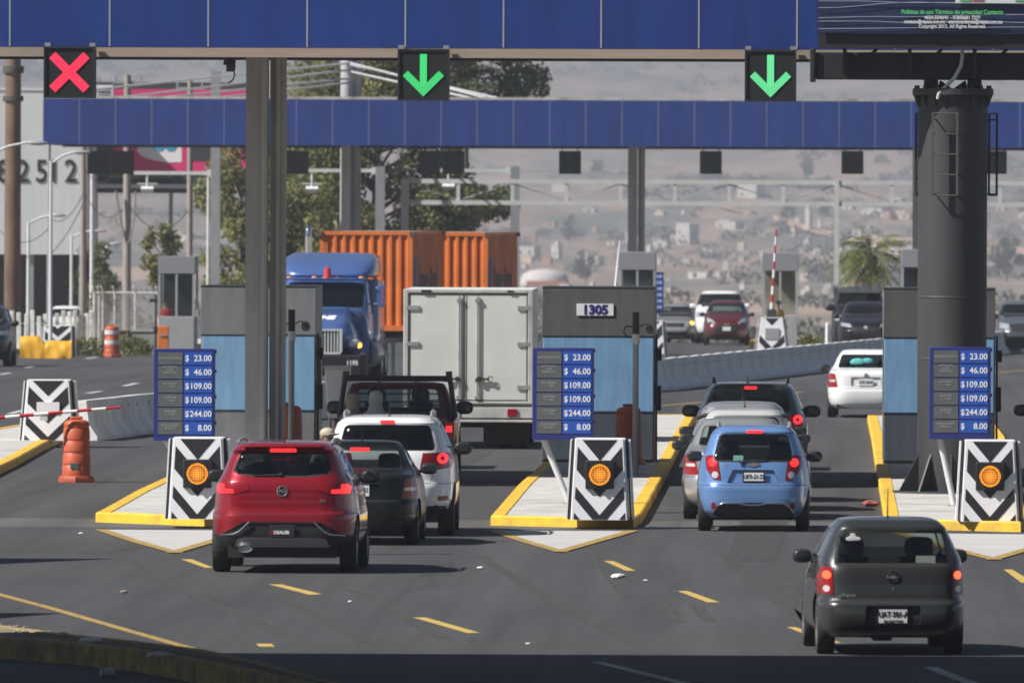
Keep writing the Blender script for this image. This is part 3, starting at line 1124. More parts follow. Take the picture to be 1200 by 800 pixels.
def mark_mat(name, col, wear=.5):
    m = mat(name, col, .7, var=.12, scale=3)
    n = m.node_tree
    b = n.nodes['Principled BSDF']
    tc = n.nodes.new('ShaderNodeTexCoord')
    nzn = n.nodes.new('ShaderNodeTexNoise')
    nzn.inputs['Scale'].default_value = 7
    nzn.inputs['Detail'].default_value = 8
    nzn.inputs['Roughness'].default_value = .75
    n.links.new(tc.outputs['Object'], nzn.inputs['Vector'])
    r = n.nodes.new('ShaderNodeMapRange')
    r.inputs[1].default_value, r.inputs[2].default_value = wear - .08, wear + .05
    r.inputs[3].default_value, r.inputs[4].default_value = .15, 1.0
    n.links.new(nzn.outputs['Fac'], r.inputs[0])
    mx = n.nodes.new('ShaderNodeMixRGB')
    mx.inputs[1].default_value = (.085, .075, .06, 1)
    src = b.inputs['Base Color'].links[0].from_socket
    n.links.new(r.outputs[0], mx.inputs[0])
    n.links.new(src, mx.inputs[2])
    n.links.new(mx.outputs[0], b.inputs['Base Color'])
    return m


MARKY = mark_mat('road_paint_yellow', (.50, .34, .08), .40)
MARKYW = mark_mat('road_paint_yellow_worn', (.40, .26, .06), .47)
MARKW = mark_mat('road_paint_white', (.5, .5, .48), .42)


def marking(polys, m, dz=.008, name='road_marking'):
    b = MB()
    for p in polys:
        b.poly([(q.x, q.y, gz(q.y) + dz) for q in (G(*c) if len(c) == 2 else Vector(c) for c in p)])
    o = b.build(name, m, None, 0, fix=False)
    for f in o.data.polygons:
        if f.normal.z < 0: f.flip()
    o['kind'] = 'structure'
    return o


for q in ([(707.5, 657.5), (718.5, 657.5), (745, 669), (733.5, 669)], [(793.7, 692.7), (806, 692.7), (843.5, 706), (828.7, 706)],
          [(315, 685), (330, 685), (377.5, 696.5), (362, 697)], [(483.7, 723.7), (499, 723.7), (562.5, 741.8), (547.5, 742)],
          [(300, 754.5), (318, 754.5), (322, 758), (304, 758)], [(212, 655.5), (225, 655.5), (250, 665.5), (240, 665.5)],
          [(1176, 667.5), (1186, 667.5), (1212, 683), (1197, 683)], [(922, 735), (932.5, 735), (986, 753.5), (969, 753.5)]):
    marking([q], MARKY)


def line_poly(pts, wd):
    """ribbon of world width wd along ground pixels"""
    P = [G(*p) for p in pts]
    L_, R_ = [], []
    for i, p in enumerate(P):
        d = (P[min(i + 1, len(P) - 1)] - P[max(i - 1, 0)])
        d.z = 0
        d.normalize()
        n = Vector((-d.y, d.x, 0)) * wd / 2
        L_.append(p + n)
        R_.append(p - n)
    return [[tuple(L_[i]), tuple(L_[i + 1]), tuple(R_[i + 1]), tuple(R_[i])] for i in range(len(P) - 1)]


marking(line_poly([(-30, 689), (60, 713), (150, 739), (245, 766), (300, 781)], .13), MARKYW)
marking(line_poly([(700, 776), (745, 787), (810, 803)], .12), MARKW)
marking(line_poly([(1090, 782), (1115, 792), (1150, 805)], .14), MARKW)
marking(line_poly([(700, 480), (780, 475), (828, 471), (935, 460), (1035, 448), (1110, 441), (1215, 433)], .16), MARKYW)
for q in ([(0, 439), (12, 437)], [(30, 431), (45, 429)], [(100, 420.5), (114, 418.5)], [(145, 452.5), (161, 449)], [(102, 461), (119, 458.5)], [(11, 485), (31, 480)], [(-30, 497), (-12, 493)]):
    marking(line_poly(q, .16), MARKW)

# lighter concrete band across the lanes at the noses of the islands
band = finish(strip_mesh([(192.2, -30, 22), (197.4, -30, 22)], .0065, 50), 'concrete_band', asphalt('old_concrete', (.10, .096, .09)), None, 0)
band['kind'] = 'structure'
patch = finish(strip_mesh([(178.5, -24, -9.3), (184.5, -24, -8.7)], .0065, 50), 'asphalt_patch', asphalt('new_asphalt', (.056, .053, .052)), None, 0)
patch['kind'] = 'structure'

# painted noses in front of the islands
APRON = mat('apron_concrete', (.44, .43, .42), .9, var=.16, scale=1.2, stretch=(.6, 6, 1), dirt=(.32, .31, .30))
for a, l, r in (((205, 648), (118, 621), (292, 622)), ((657, 647), (578, 622), (742, 622.5)), ((1165, 656), (1052, 625), (1262, 627))):
    marking([[l, r, a]], APRON, .010, 'road_apron')
    marking(line_poly([l, ((l[0] + a[0]) / 2 + (l[0] - a[0]) * .04, (l[1] + a[1]) / 2), (a[0] + 3, a[1] + .6)], .17), MARKYW, .014)
    marking(line_poly([(a[0] - 3, a[1] + .6), ((r[0] + a[0]) / 2, (r[1] + a[1]) / 2), r], .17), MARKYW, .018)


# ------------------------------------------------------------------ raised pavements with yellow kerbs
TOPC = mat('pavement_concrete', (.46, .445, .42), .9, var=.2, scale=2.5, bump=.2, dirt=(.34, .325, .30))


def pavement(outline, h=.15, kw=.2, kerb=None, top=None, name='pavement'):
    """outline: ground points, counter-clockwise; kerb blocks along the edge, a concrete top inside them"""
    n = len(outline)
    ins = []
    for i in range(n):
        a, p, c = outline[i - 1], outline[i], outline[(i + 1) % n]
        d0, d1 = (p - a), (c - p)
        d0.z = d1.z = 0
        d0.normalize()
        d1.normalize()
        n0, n1 = Vector((-d0.y, d0.x, 0)), Vector((-d1.y, d1.x, 0))
        m = n0 + n1
        m.normalize()
        ins.append(p + m * min(kw * 2.5, kw / max(.3, m.dot(n0))))
    b = MB()
    b.poly([(p.x, p.y, gz(p.y) + h - .012) for p in ins])
    top_o = b.build(name, top or TOPC, None, 0, fix=False)
    top_o['kind'] = 'structure'
    k = MB()
    for i in range(n):
        j = (i + 1) % n
        o0, o1, i0, i1 = outline[i], outline[j], ins[i], ins[j]
        z0, z1 = gz(o0.y), gz(o1.y)
        up = lambda p, z: Vector((p.x, p.y, z))
        ch = .02
        m0, m1 = o0.lerp(i0, .12), o1.lerp(i1, .12)
        k.poly([up(o0, z0 - .02), up(o1, z1 - .02), up(o1, z1 + h - ch), up(o0, z0 + h - ch)])
        k.poly([up(o0, z0 + h - ch), up(o1, z1 + h - ch), up(m1, z1 + h), up(m0, z0 + h)])
        k.poly([up(m0, z0 + h), up(m1, z1 + h), up(i1, z1 + h), up(i0, z0 + h)])
        k.poly([up(i0, z0 + h), up(i1, z1 + h), up(i1, z1), up(i0, z0)])
    bmesh.ops.remove_doubles(k.bm, verts=k.bm.verts, dist=1e-4)
    o = k.build('kerb', kerb or M_['yel'], top_o, 30)
    return top_o


def chain(pts): return [Vector(p) if len(p) == 3 else G(*p) for p in pts]


def island(left, right, yend):
    """an island between two kerb lines given as ground pixels from the nose inwards, run on parallel to the road to yend"""
    l, r = chain(left), chain(right)
    l.append(Vector((l[-1].x, yend, 0)))
    r.append(Vector((r[-1].x, yend, 0)))
    return pavement([p for p in r] + l[::-1])


island([(112, 612), (120, 608), (160, 585), (199, 567), (232, 551.5)], [(280, 618.5), (296, 613), (333, 566), (352, 545)], 262)
island([(575, 616), (579, 611), (608, 577), (634, 553)], [(742, 619.5), (752, 613), (778, 566), (801, 519)], 285)
island([(1037, 620), (1036, 613), (1031, 580), (1027, 557), (1021, 516)], [(1196, 623.5), (1206, 617), (1190, 575), (1178, 520)], 285)
# the island at the left with the barrier arm
pavement(chain([(-60, 580), (-20, 566), (20, 546), (55, 526), (76, 517), (84, 512), (80, 505), (40, 503), (-60, 520)]))
# kerbed refuge of the far booth at the left, and the far booth beyond the barrier
pavement(chain([(165, 413.5), (240, 411), (262, 407), (240, 404.5), (165, 406)]), .25)
pavement(chain([(878, 409.3), (924, 408.6), (960, 405.5), (957, 400), (890, 400.5)]), .3)
pavement(chain([(-20, 417), (22, 415), (92, 412.5), (92, 410), (-20, 411)]), .18)

# the verge in the foreground
SOIL = mat('verge_soil', (.20, .155, .10), .95, var=.35, scale=9, bump=.8, dirt=(.09, .085, .06))
WORN = mat('kerb_worn', (.36, .26, .08), .85, var=.3, scale=6, dirt=(.12, .11, .09), bump=.3)
bk = [G(x, y, .22) for x, y in ((-60, 727), (0, 731.5), (70, 741), (160, 750), (240, 760), (320, 778), (410, 802), (500, 830))]
fr = [G(x, y, .22) for x, y in ((-60, 741), (0, 746), (80, 752), (160, 761), (240, 775), (330, 794), (420, 818), (500, 842))]
for p in bk + fr: p.z = 0
pavement(fr + bk[::-1], .22, .14, WORN, SOIL, 'verge')

# road beams of shade come from these, above and beside the picture: the bridge over the road and two made-up roofs added only to cast shade
b = MB()
b.box2((-60, 112, 7.3), (45, 136.35, 8.0))
b.box2((-60, 136.1, 8.0), (45, 136.35, 8.9))
o = b.build('bridge_deck', M_['conc'], None, 0)
o['kind'] = 'structure'
for i, x in enumerate((-26, 17)):
    b = MB()
    b.box2((x - .6, 121, 0), (x + .6, 135, 7.3))
    o = b.build('bridge_pier', M_['conc'], None, 0)
    o['kind'] = 'structure'

for yn, yf_, xn, xf, lab in ((168.4, 173.4, -17.2, -14.8, 'shade-casting flat roof added beside the road, out of view at the left'), (145.9, 150.5, -15.6, -14.2, 'low shade-casting roof added near the verge, out of view at the left')):
    t = thing('shade_caster_roof', lab, 'roof', (-22, (yn + yf_) / 2, 0))
    O = t.location
    b = MB()
    b.prism([Vector((x, y, 5.8)) - O for x, y in ((-30, yn), (xn, yn), (xf, yf_), (-30, yf_))], (0, 0, .2))
    b.build('roof', M_['steel'], t, 0)
    for x, y in ((-29, yn + .3), (-18, yn + .3), (-29, yf_ - .3), (-18, yf_ - .3)):
        b = MB()
        b.cyl(Vector((x, y, 0)) - O, Vector((x, y, 5.8)) - O, .08)
        b.build('post', M_['steel'], t)

# rubber marks left by braking tyres, and the dark drip line in the middle of each lane
SKID = mark_mat('tyre_rubber_mark', (.026, .026, .028), .50)
for pts_ in ([(780, 708), (788, 719), (797, 729)], [(815, 709), (824, 719), (834, 729)], [(640, 560), (690, 640), (735, 700)], [(410, 690), (455, 712), (520, 748)], [(330, 700), (380, 726), (430, 752)],
             [(1010, 640), (1040, 690), (1090, 740)], [(900, 640), (925, 690), (955, 740)], [(120, 640), (210, 690), (330, 742)], [(560, 650), (640, 700), (740, 752)], [(850, 650), (905, 700), (975, 752)]):
    marking(line_poly(pts_, .17), SKID, .0055, 'tyre_mark')
DRIP = mark_mat('oil_drips', (.034, .034, .036), .46)
for x in (-6.4, -.85, 4.4):
    for y0, y1 in ((176, 230), (236, 262)):
        q = finish(strip_mesh([(y0, x - .35, x + .3), ((y0 + y1) / 2, x - .25, x + .45), (y1, x - .4, x + .3)], .0075, 4), 'oil_stain', DRIP, None, 0)
        q['kind'] = 'structure'
marking(line_poly([(596, 601), (662, 600)], .09), MARKYW, .147)
marking(line_poly([(1048, 601), (1112, 602)], .09), MARKYW, .147)


# ------------------------------------------------------------------ toll canopies
BLUE = mat('fascia_blue', (.014, .039, .195), .38, var=.16, scale=1.4, bump=.10, spec=.5, stretch=(1.6, 1, .25))
JOINT = mat('panel_joint', (.30, .32, .38), .5)
SOFFIT = mat('soffit_sheet', (.42, .36, .31), .7, var=.12, scale=2, stretch=(8, .6, 1))
COLG = mat('column_grey', (.44, .445, .445), .6, var=.12, scale=2.5, stretch=(2, 2, .5), dirt=(.34, .34, .335))
SOFFIT_LIT = mat('lit_soffit_tan', (.34, .27, .215), .6, var=.12, scale=2, stretch=(.5, 1, 6))
BOX = mat('signal_black', (.012, .014, .013), .5)
EDGE = mat('canopy_edge_dark', (.028, .028, .03), .6)


def canopy(label, xl, xr, y0, y1, zb, h, joints, cols, colw, steel):
    t = thing('toll_canopy', label, 'canopy', ((xl + xr) / 2, (y0 + y1) / 2, gz((y0 + y1) / 2)))
    off = t.location

    def put(b, n, m, smooth=0):
        o = b.build(n, m, t, smooth)
        o.location = -off
        return o
    b = MB()
    b.box2((xl, y0, zb), (xr, y0 + .12, zb + h))
    b.box2((xl, y0 + .12, zb), (xl + .12, y1, zb + h))
    b.box2((xr - .12, y0 + .12, zb), (xr, y1, zb + h))
    b.box2((xl + .12, y1 - .12, zb - (.095 if steel else .06)), (xr - .12, y1, zb + h))
    b.mi = 1
    for x in joints: b.box2((x - (.013 if steel else .009), y0 - .006, zb + .01), (x + (.013 if steel else .009), y0 + .01, zb + h - .01))
    put(b, 'fascia', [BLUE, JOINT])
    if steel:
        b = MB()
        b.box2((xl, y0 + .003, zb - .155), (xr, y0 + .28, zb - .002))  # tan strip added in place of the soffit lit by reflected light
        put(b, 'lit_soffit_band', SOFFIT_LIT)
    b = MB()
    b.box2((xl + .12, y0 + .12, zb + .10), (xr - .12, y1 - .12, zb + .16))
    put(b, 'soffit', SOFFIT)
    b = MB()
    b.box2((xl, y0, zb + h), (xr, y1, zb + h + .1))
    put(b, 'roof', M_['conc'])
    b = MB()
    b.box2((xl + .12, y1 - .5, zb - (.08 if steel else .05)), (xr - .12, y1 - .13, zb + .1))
    put(b, 'edge_beam', EDGE)
    for x, y in cols:
        g = gz(y)
        b = MB()
        b.box2((x - colw * .5, y - .3, g), (x + colw * .06, y + .1, zb + .1))
        b.box2((x + colw * .1, y - .02, g), (x + colw * .5, y + .35, zb + .1))
        b.cyl((x - colw * .02, y - .36, g), (x - colw * .02, y - .36, zb + .1), .055, n=10)
        b.cyl((x + colw * .3, y - .09, g), (x + colw * .3, y - .09, zb + .1), .045, n=10)
        put(b, 'column', COLG, 30)
    return t


zb = W(600, 57, 218.5).z
near = canopy('near blue canopy fascia across the top with the lit lane signals below it', W(-180, 57, 218.5).x, W(1420, 57, 218.5).x, 218.5, 229.6, zb, 1.75,
              [W(px, 30, 218.5).x for px in (-104, 11.5, 128.5, 244, 360, 475, 590, 704.5, 819, 934, 1049, 1164, 1279, 1394)],
              [(W(311.5, 300, 225).x, 225.0), (W(1392, 300, 225).x, 225.0)], 46 / 16000 * 225, True)
Y2 = 533.0
zb2 = W(640, 171.5, Y2).z
far = canopy('farther blue canopy seen beneath the near one, dark signal boxes under it', W(50.5, 140, Y2).x, W(1290, 140, Y2).x, Y2, Y2 + 12, zb2, 1.80,
             [W(50.5 + 42.4 * i, 140, Y2).x for i in range(1, 29)],
             [(W(745.5, 300, Y2 + 5).x, Y2 + 5), (W(410, 220, Y2 + 5).x, Y2 + 5), (W(1079, 300, Y2 + 5).x, Y2 + 5)], 20 / 16000 * Y2, None)

# stayed mast over the far canopy
MASTW = mat('mast_white', (.40, .41, .42), .5, var=.08, scale=3)
t = thing('stay_mast', 'pale round mast with slanting stay pipes above the farther canopy', 'mast', (W(410, 220, Y2 + 14).x, Y2 + 14, gz(Y2 + 14)))
b = MB()
mtop = W(410, 20, Y2 + 14).z - gz(Y2 + 14)
b.cyl((-.12, 0, 0), (-.12, 0, mtop), .27, n=20)
b.cyl((.3, .1, 0), (.3, .1, mtop), .14, n=14)
b.build('mast', MASTW, t)
for (ax, ay), (bx, by) in (((398, 92), (165, 117)), ((398, 82), (120, 117)), ((398, 74), (60, 110)), ((422, 76), (600, 119)), ((422, 74), (585, 119)), ((424, 84), (570, 119)), ((398, 97), (235, 117))):
    b = MB()
    p, q = W(ax, ay, Y2 + 13.8) - t.location, W(bx, by, Y2 + 6) - t.location
    p.x = 0
    b.cyl(p, q, .042, n=8)
    b.build('stay', MASTW, t)


def led(name, col, es, lo_hi=(.55, 1.2)):
    """a field of light-emitting dots"""
    m = bpy.data.materials.new(name)
    m.use_nodes = True
    n = m.node_tree
    b = n.nodes['Principled BSDF']
    b.inputs['Base Color'].default_value = (.02, .02, .02, 1)
    tc = n.nodes.new('ShaderNodeTexCoord')
    v = n.nodes.new('ShaderNodeTexVoronoi')
    v.inputs['Scale'].default_value = 42
    v.inputs['Randomness'].default_value = 0
    n.links.new(tc.outputs['Object'], v.inputs['Vector'])
    r = n.nodes.new('ShaderNodeMapRange')
    r.inputs[1].default_value, r.inputs[2].default_value = .2, .52
    r.inputs[3].default_value, r.inputs[4].default_value = es * lo_hi[1], es * lo_hi[0]
    n.links.new(v.outputs['Distance'], r.inputs[0])
    b.inputs['Emission Color'].default_value = (*col, 1)
    n.links.new(r.outputs[0], b.inputs['Emission Strength'])
    return m


LEDR = led('led_red', (1.0, .018, .085), .95)
LEDG = led('led_green', (.035, .68, .17), .92)
LEDG2 = led('led_green_bright', (.12, .75, .30), .95)


def lane_signal(px, py, kind, label, m):
    y = 218.2
    p = W(px, py, y)
    s = 60.5 / F * y / 2
    t = thing('lane_signal', label, 'lane signal', (p.x, y, p.z - s))
    b = MB()
    b.box2((-s, -.16, 0), (s, .2, 2 * s))
    b.build('housing', BOX, t, bevel=.012)
    b = MB()
    f = .03
    for x0, x1, z0, z1 in ((-s, s, 0, f), (-s, s, 2 * s - f, 2 * s), (-s, -s + f, f, 2 * s - f), (s - f, s, f, 2 * s - f)):
        b.box2((x0, -.185, z0), (x1, -.163, z1))
    b.build('bezel', M_['dark'], t)
    for sx in (-1, 1):
        b = MB()
        b.box2((sx * s * .87 - .045, -.03, 2 * s), (sx * s * .87 + .045, .25, 2 * s + .06))
        b.build('bracket', M_['steel'], t)
    b = MB()
    c = Vector((0, -.172, s))
    if kind == 'x':
        k = s * .80
        wd = .062
        for sg in (-1, 1):
            d = Vector((1, 0, sg)).normalized()
            n = Vector((-d.z, 0, d.x))
            yo = Vector((0, -.002 * (sg > 0), 0))
            L = k * 1.36 - wd
            b.poly([c + yo - d * L - n * wd * 1.15, c + yo + d * L - n * wd * 1.15, c + yo + d * L + n * wd * 1.15, c + yo - d * L + n * wd * 1.15])
        nm = 'lit_cross'
    else:
        wd = .055
        b.poly([c + Vector((x, 0, z)) for x, z in ((-wd, s * .80), (-wd, -s * .60), (wd, -s * .60), (wd, s * .80))])
        tip = c + Vector((0, -.002, -s * .84))
        for sg in (-1, 1):
            d = Vector((sg, 0, 1)).normalized()
            n = Vector((-sg * d.z, 0, d.x * sg)) * (wd * 2.1)
            L = s * 1.13
            pts = [tip, tip + d * L, tip + d * L + n, tip + n]
            e = tip + Vector((0, 0, wd * 2.1 * math.sqrt(2)))
            b.poly([tip, tip + d * L, tip + d * L + n, e])
        nm = 'lit_arrow'
    b.build(nm, m, t, 0)
    return t


lane_signal(82, 85, 'x', 'lane signal showing a red cross', LEDR)
lane_signal(496.5, 88, 'a', 'lane signal with a green arrow, middle of the three lit signals', LEDG)
lane_signal(903, 89, 'a', 'lane signal with a bright green arrow beside the hoarding on the grey pole', LEDG2)

# dark signal boxes under the far canopy, seen from behind
sig0 = None
for px, lab in ((115.5, 'dark signal box hanging under the left end of the farther canopy'), (144, 'dark signal box touching another at its left, in front of the pink hoarding'),
                (349, 'dark signal box hanging just right of the near column'), (503, 'dark signal box below the middle green arrow, left one of a pair'), (531.5, 'dark signal box, right one of the pair below the middle green arrow'),
                (668, 'dark signal box left of the thin middle column of the farther canopy'), (833, 'dark signal box right of the thin middle column of the farther canopy'),
                (999, 'dark signal box left of the thick grey pole'), (1167, 'dark signal box half hidden by the ladder at the thick grey pole')):
    p = W(px, 190.5, Y2 + 1.2)
    if sig0 is None:
        sig0 = thing('signal_box', lab, 'lane signal', (p.x, Y2 + 1.2, p.z), 0, 'signal boxes under the farther canopy')
        b = MB()
        b.box((0, 0, 0), (.86, .3, .9))
        b.build('housing', BOX, sig0, bevel=.02)
        for dz in (.24, -.26):
            b = MB()
            b.box((0, -.165, dz), (.2, .03, .16))
            b.build('hatch', M_['dark'], sig0)
        b = MB()
        for sx in (-.3, .3): b.box((sx, 0, .56), (.05, .06, .24))
        b.build('hanger', M_['dark'], sig0)
    else:
        dup(sig0, (p.x, Y2 + 1.2, p.z), 0, lab)

# surveillance camera under the near soffit
p = W(271, 58, 224)
t = thing('surveillance_camera', 'black dome-shaded camera hanging from the near canopy at the left', 'camera', tuple(p))
b = MB()
b.cyl((0, 0, .15), (0, 0, -.22), .014)
b.build('stem', M_['black'], t)
b = MB()
b.box((0, -.1, -.27), (.14, .36, .12), rx=R(14))
b.box((-.02, -.12, -.205), (.2, .42, .015), rx=R(14))
b.build('housing', M_['black'], t, bevel=.015)
b = MB()
b.tube([(.02, .04, -.3), (.06, .02, -.42), (.03, .0, -.5), (-.05, -.02, -.56)], .012)
b.build('cable', M_['black'], t)

# ------------------------------------------------------------------ booths
BG1 = mat('booth_grey_panel', (.10, .10, .102), .5, var=.16, scale=2.5, stretch=(2, 2, .4))
BG0 = mat('booth_light_grey_panel', (.17, .18, .19), .5, var=.16, scale=2.5, stretch=(2, 2, .4))
BBL = mat('booth_blue_panel', (.175, .335, .53), .45, var=.16, scale=2.5, stretch=(2, 2, .4))
BDK = mat('booth_dark_panel', (.06, .07, .09), .5, var=.16, scale=2.5, stretch=(2, 2, .4))
BGL = mat('booth_mid_panel', (.15, .165, .18), .5, var=.16, scale=2.5, stretch=(2, 2, .4))
BWIN = mat('booth_window', (.015, .018, .02), .08, spec=.6)
NUMW = mat('number_white', (.78, .78, .79), .5)
NAVY = mat('number_navy', (.02, .02, .16), .5)


def booth(px0, px1, label, number=None, low=None, top=None):
    d = 233.0
    x0, x1 = W(px0, 450, d).x, W(px1, 450, d).x
    cx, wd = (x0 + x1) / 2, x1 - x0
    t = thing('toll_booth', label, 'toll booth', (cx, d, .138))
    k = d / F
    zt, zm, zl = W(cx, 336, d).z - .138, 4.7 + (228.5 - 393) * k - .138, 4.7 + (228.5 - 482) * k - .138
    hw, dp = wd / 2, 3.0
    lip = .03
    b = MB()
    b.box2((-hw, 0, zm), (hw, .06, zt))
    b.build('top_panel', top or BG1, t, bevel=.008)
    b = MB()
    b.box2((-hw + .02, .012, zl + .012), (hw - .02, .06, zm - .012))
    b.build('blue_panel', BBL, t, bevel=.008)
    b = MB()
    b.box2((-hw + .02, .012, .06), (hw - .02, .06, zl))
    b.build('lower_panel', low or BDK, t, bevel=.008)
    b = MB()
    b.box2((-hw + .01, .03, 0), (hw - .01, dp, .06))
    b.build('plinth', M_['dark'], t)
    b = MB()
    for s in (-1, 1):
        b.box2((s * hw - .04 if s > 0 else -hw, .062, .06), (hw if s > 0 else -hw + .04, dp, zl + .1))
        b.box2((s * hw - .04 if s > 0 else -hw, .062, zm - .05), (hw if s > 0 else -hw + .04, dp, zt))
        for yy in (.062, dp - .5): b.box2((s * hw - .04 if s > 0 else -hw, yy, zl + .1), (hw if s > 0 else -hw + .04, yy + .5, zm - .05))
    b.box2((-hw + .04, dp - .05, .06), (hw - .04, dp, zt))
    b.build('side_wall', BGL, t)
    for s in (-1, 1):
        b = MB()
        b.box2((s * (hw - .03) - .008, .57, zl + .1), (s * (hw - .03) + .008, dp - .5, zm - .05))
        b.build('window', BWIN, t)
    b = MB()
    b.box2((-hw, -.0, zt), (hw, dp + .05, zt + .035))
    b.build('roof', M_['dark'], t)
    b = MB()
    b.box2((hw + .012, .3, .9), (hw + .11, .62, 1.32))
    b.box2((hw + .012, .2, 1.75), (hw + .12, .4, 1.95))
    b.box2((hw + .012, .1, .05), (hw + .05, .16, 2.2))
    b.build('ticket_device', M_['black'], t, bevel=.01)
    b = MB()
    for zz in (zm, zl): b.box2((-hw, .004, zz - .009), (hw, .012, zz + .009))
    b.build('trim', M_['dark'], t)
    if number:
        b = MB()
        p = W(697.5, 363, d - .02)
        b.box((p.x - cx, -.012, p.z - .138), (.63, .02, .2))
        s = b.build('number_sign', NUMW, t, bevel=.004)
        text(number, .215, NAVY, s, (p.x - cx, -.025, p.z - .142), bold=.011, sx=1.02)
    return t


booth(235, 370, 'toll booth behind the near column, light grey over blue', low=BGL, top=BG0)
booth(635, 767, 'toll booth with the number 1305 on its dark top panel', '1305')
booth(1035, 1166, 'toll booth mostly hidden behind the thick grey pole')

# ------------------------------------------------------------------ crash cushions with chevrons
CW = mat('chevron_white', (.80, .80, .81), .45, var=.06, scale=3)
CK = mat('chevron_black', (.02, .019, .022), .45, var=.1, scale=3)
AMB = led('amber_lamp', (1.0, .33, .025), 1.15, (.15, 1.5))


def cushion_mesh(hb, ht, h, lean, bands, dp):
    """front face with black V bands clipped to the trapezium; returns (white body MB, black MB)"""
    wb = MB()
    fb, ft = [(-hb, 0, 0), (hb, 0, 0)], [(ht, lean, h), (-ht, lean, h)]
    wb.prism([Vector(p) for p in fb + ft], (0, dp, 0))
    bb = MB()
    tr = [(-hb, 0), (hb, 0), (ht, h), (-ht, h)]
    tr = [(-hb + .02, .01), (hb - .02, .01), (ht - .02, h - .015), (-ht + .02, h - .015)]
    for c0, c1 in bands:
        for s in (-1, 1):
            q = clip_poly(tr, (-s, 0), 0.0)
            k = .4 * h / hb * s
            # band: c0*h <= z - k x <= c1*h
            q = clip_poly(q, (k, -1), -c0 * h)
            q = clip_poly(q, (-k, 1), c1 * h)
            if len(q) > 2: bb.poly([(x, lean * z / h - .004, z) for x, z in q])
    return wb, bb


def crash_cushion(px, py, label, lamp=True, hb=.385, ht=.325, h=1.14, dp=.95, rot=0.0, bands=((.73, 2), (.28, .58), (-.1, .06), (-.6, -.28)), loc=None):
    p = loc or G(px, py, .138)
    t = thing('crash_cushion', label, 'crash cushion', (p.x, p.y, gz(p.y) + (.138 if lamp or loc is None else .0)), rot)
    wb, bb = cushion_mesh(hb, ht, h, .10, bands, dp)
    wb.build('shell', CW, t)
    bb.build('chevron', CK, t, 0)
    for s in (-1, 1):
        for k in range(3):
            b = MB()
            o0 = hb + .004 + .035 * k
            b.prism([(s * o0, .05 + k * .1, 0), (s * (o0 + .022), .05 + k * .1, 0), (s * (o0 - hb + ht + .022), .14 + k * .1, h * (1 - .01 * k)), (s * (o0 - hb + ht), .14 + k * .1, h * (1 - .01 * k))], (0, .8, 0))
            b.build('side_fin', CW if k != 1 else CK, t, 0)
    if lamp:
        b = MB()
        zc = h * .56
        b.box((0, -.02 + .1 * .56, zc), (.40, .1, .40))
        b.build('lamp_box', CK, t, bevel=.01)
        b = MB()
        b.lathe([(.0, -.045), (.10, -.04), (.145, -.02), (.15, 0)], (0, 0, 0), 'Y', 28)
        b.build('amber_lamp', AMB, t, 60, loc=(0, -.018, zc))
        b = MB()
        for i in range(14):
            a0, a1 = R(-10 + 200 * i / 14), R(-10 + 200 * (i + 1) / 14)
            b.prism([(math.cos(a0) * .155, 0, math.sin(a0) * .155), (math.cos(a1) * .155, 0, math.sin(a1) * .155), (math.cos(a1) * .185, 0, math.sin(a1) * .185), (math.cos(a0) * .185, 0, math.sin(a0) * .185)], (0, -.09, 0))
        b.build('lamp_hood', M_['black'], t, loc=(0, -.012, zc))
    return t


crash_cushion(231, 608, 'chevron crash cushion with an amber lamp behind the red car')
crash_cushion(702.5, 609, 'chevron crash cushion with an amber lamp in front of booth 1305')
crash_cushion(1160, 611, 'chevron crash cushion with an amber lamp at the foot of the thick grey pole')
c = crash_cushion(56, 516, 'chevron crash cushion without a lamp behind the red and white barrier arm', False, .46, .37, 1.12)
b = MB()
b.box((0, .05, .60), (.42, .05, .22))
b.build('blank_plate', NUMW, c)

# ------------------------------------------------------------------ price boards
PF = mat('board_frame_navy', (.02, .028, .17), .4)
PB = mat('board_price_blue', (.018, .085, .42), .4, var=.05, scale=6)
PG = mat('board_label_grey', (.10, .11, .11), .5, var=.1, scale=6)
PT = mat('board_digits', (.78, .80, .82), .5)
PL = mat('board_faint_text', (.42, .44, .44), .5)
POST = mat('post_white', (.6, .6, .6), .45, var=.06)
ROWS = [('MOTOCICLETA', '23.00'), ('AUTOMOVIL\n2 EJES\nREMOLQUE', '46.00'), ('AUTOBUSES\n2 - 4 EJES', '109.00'), ('CAMIONES\n2 - 4 EJES', '109.00'), ('CAMIONES\n5 - 9 EJES', '244.00'), ('EJE EXCEDENTE\nSENCILLO', '8.00')]


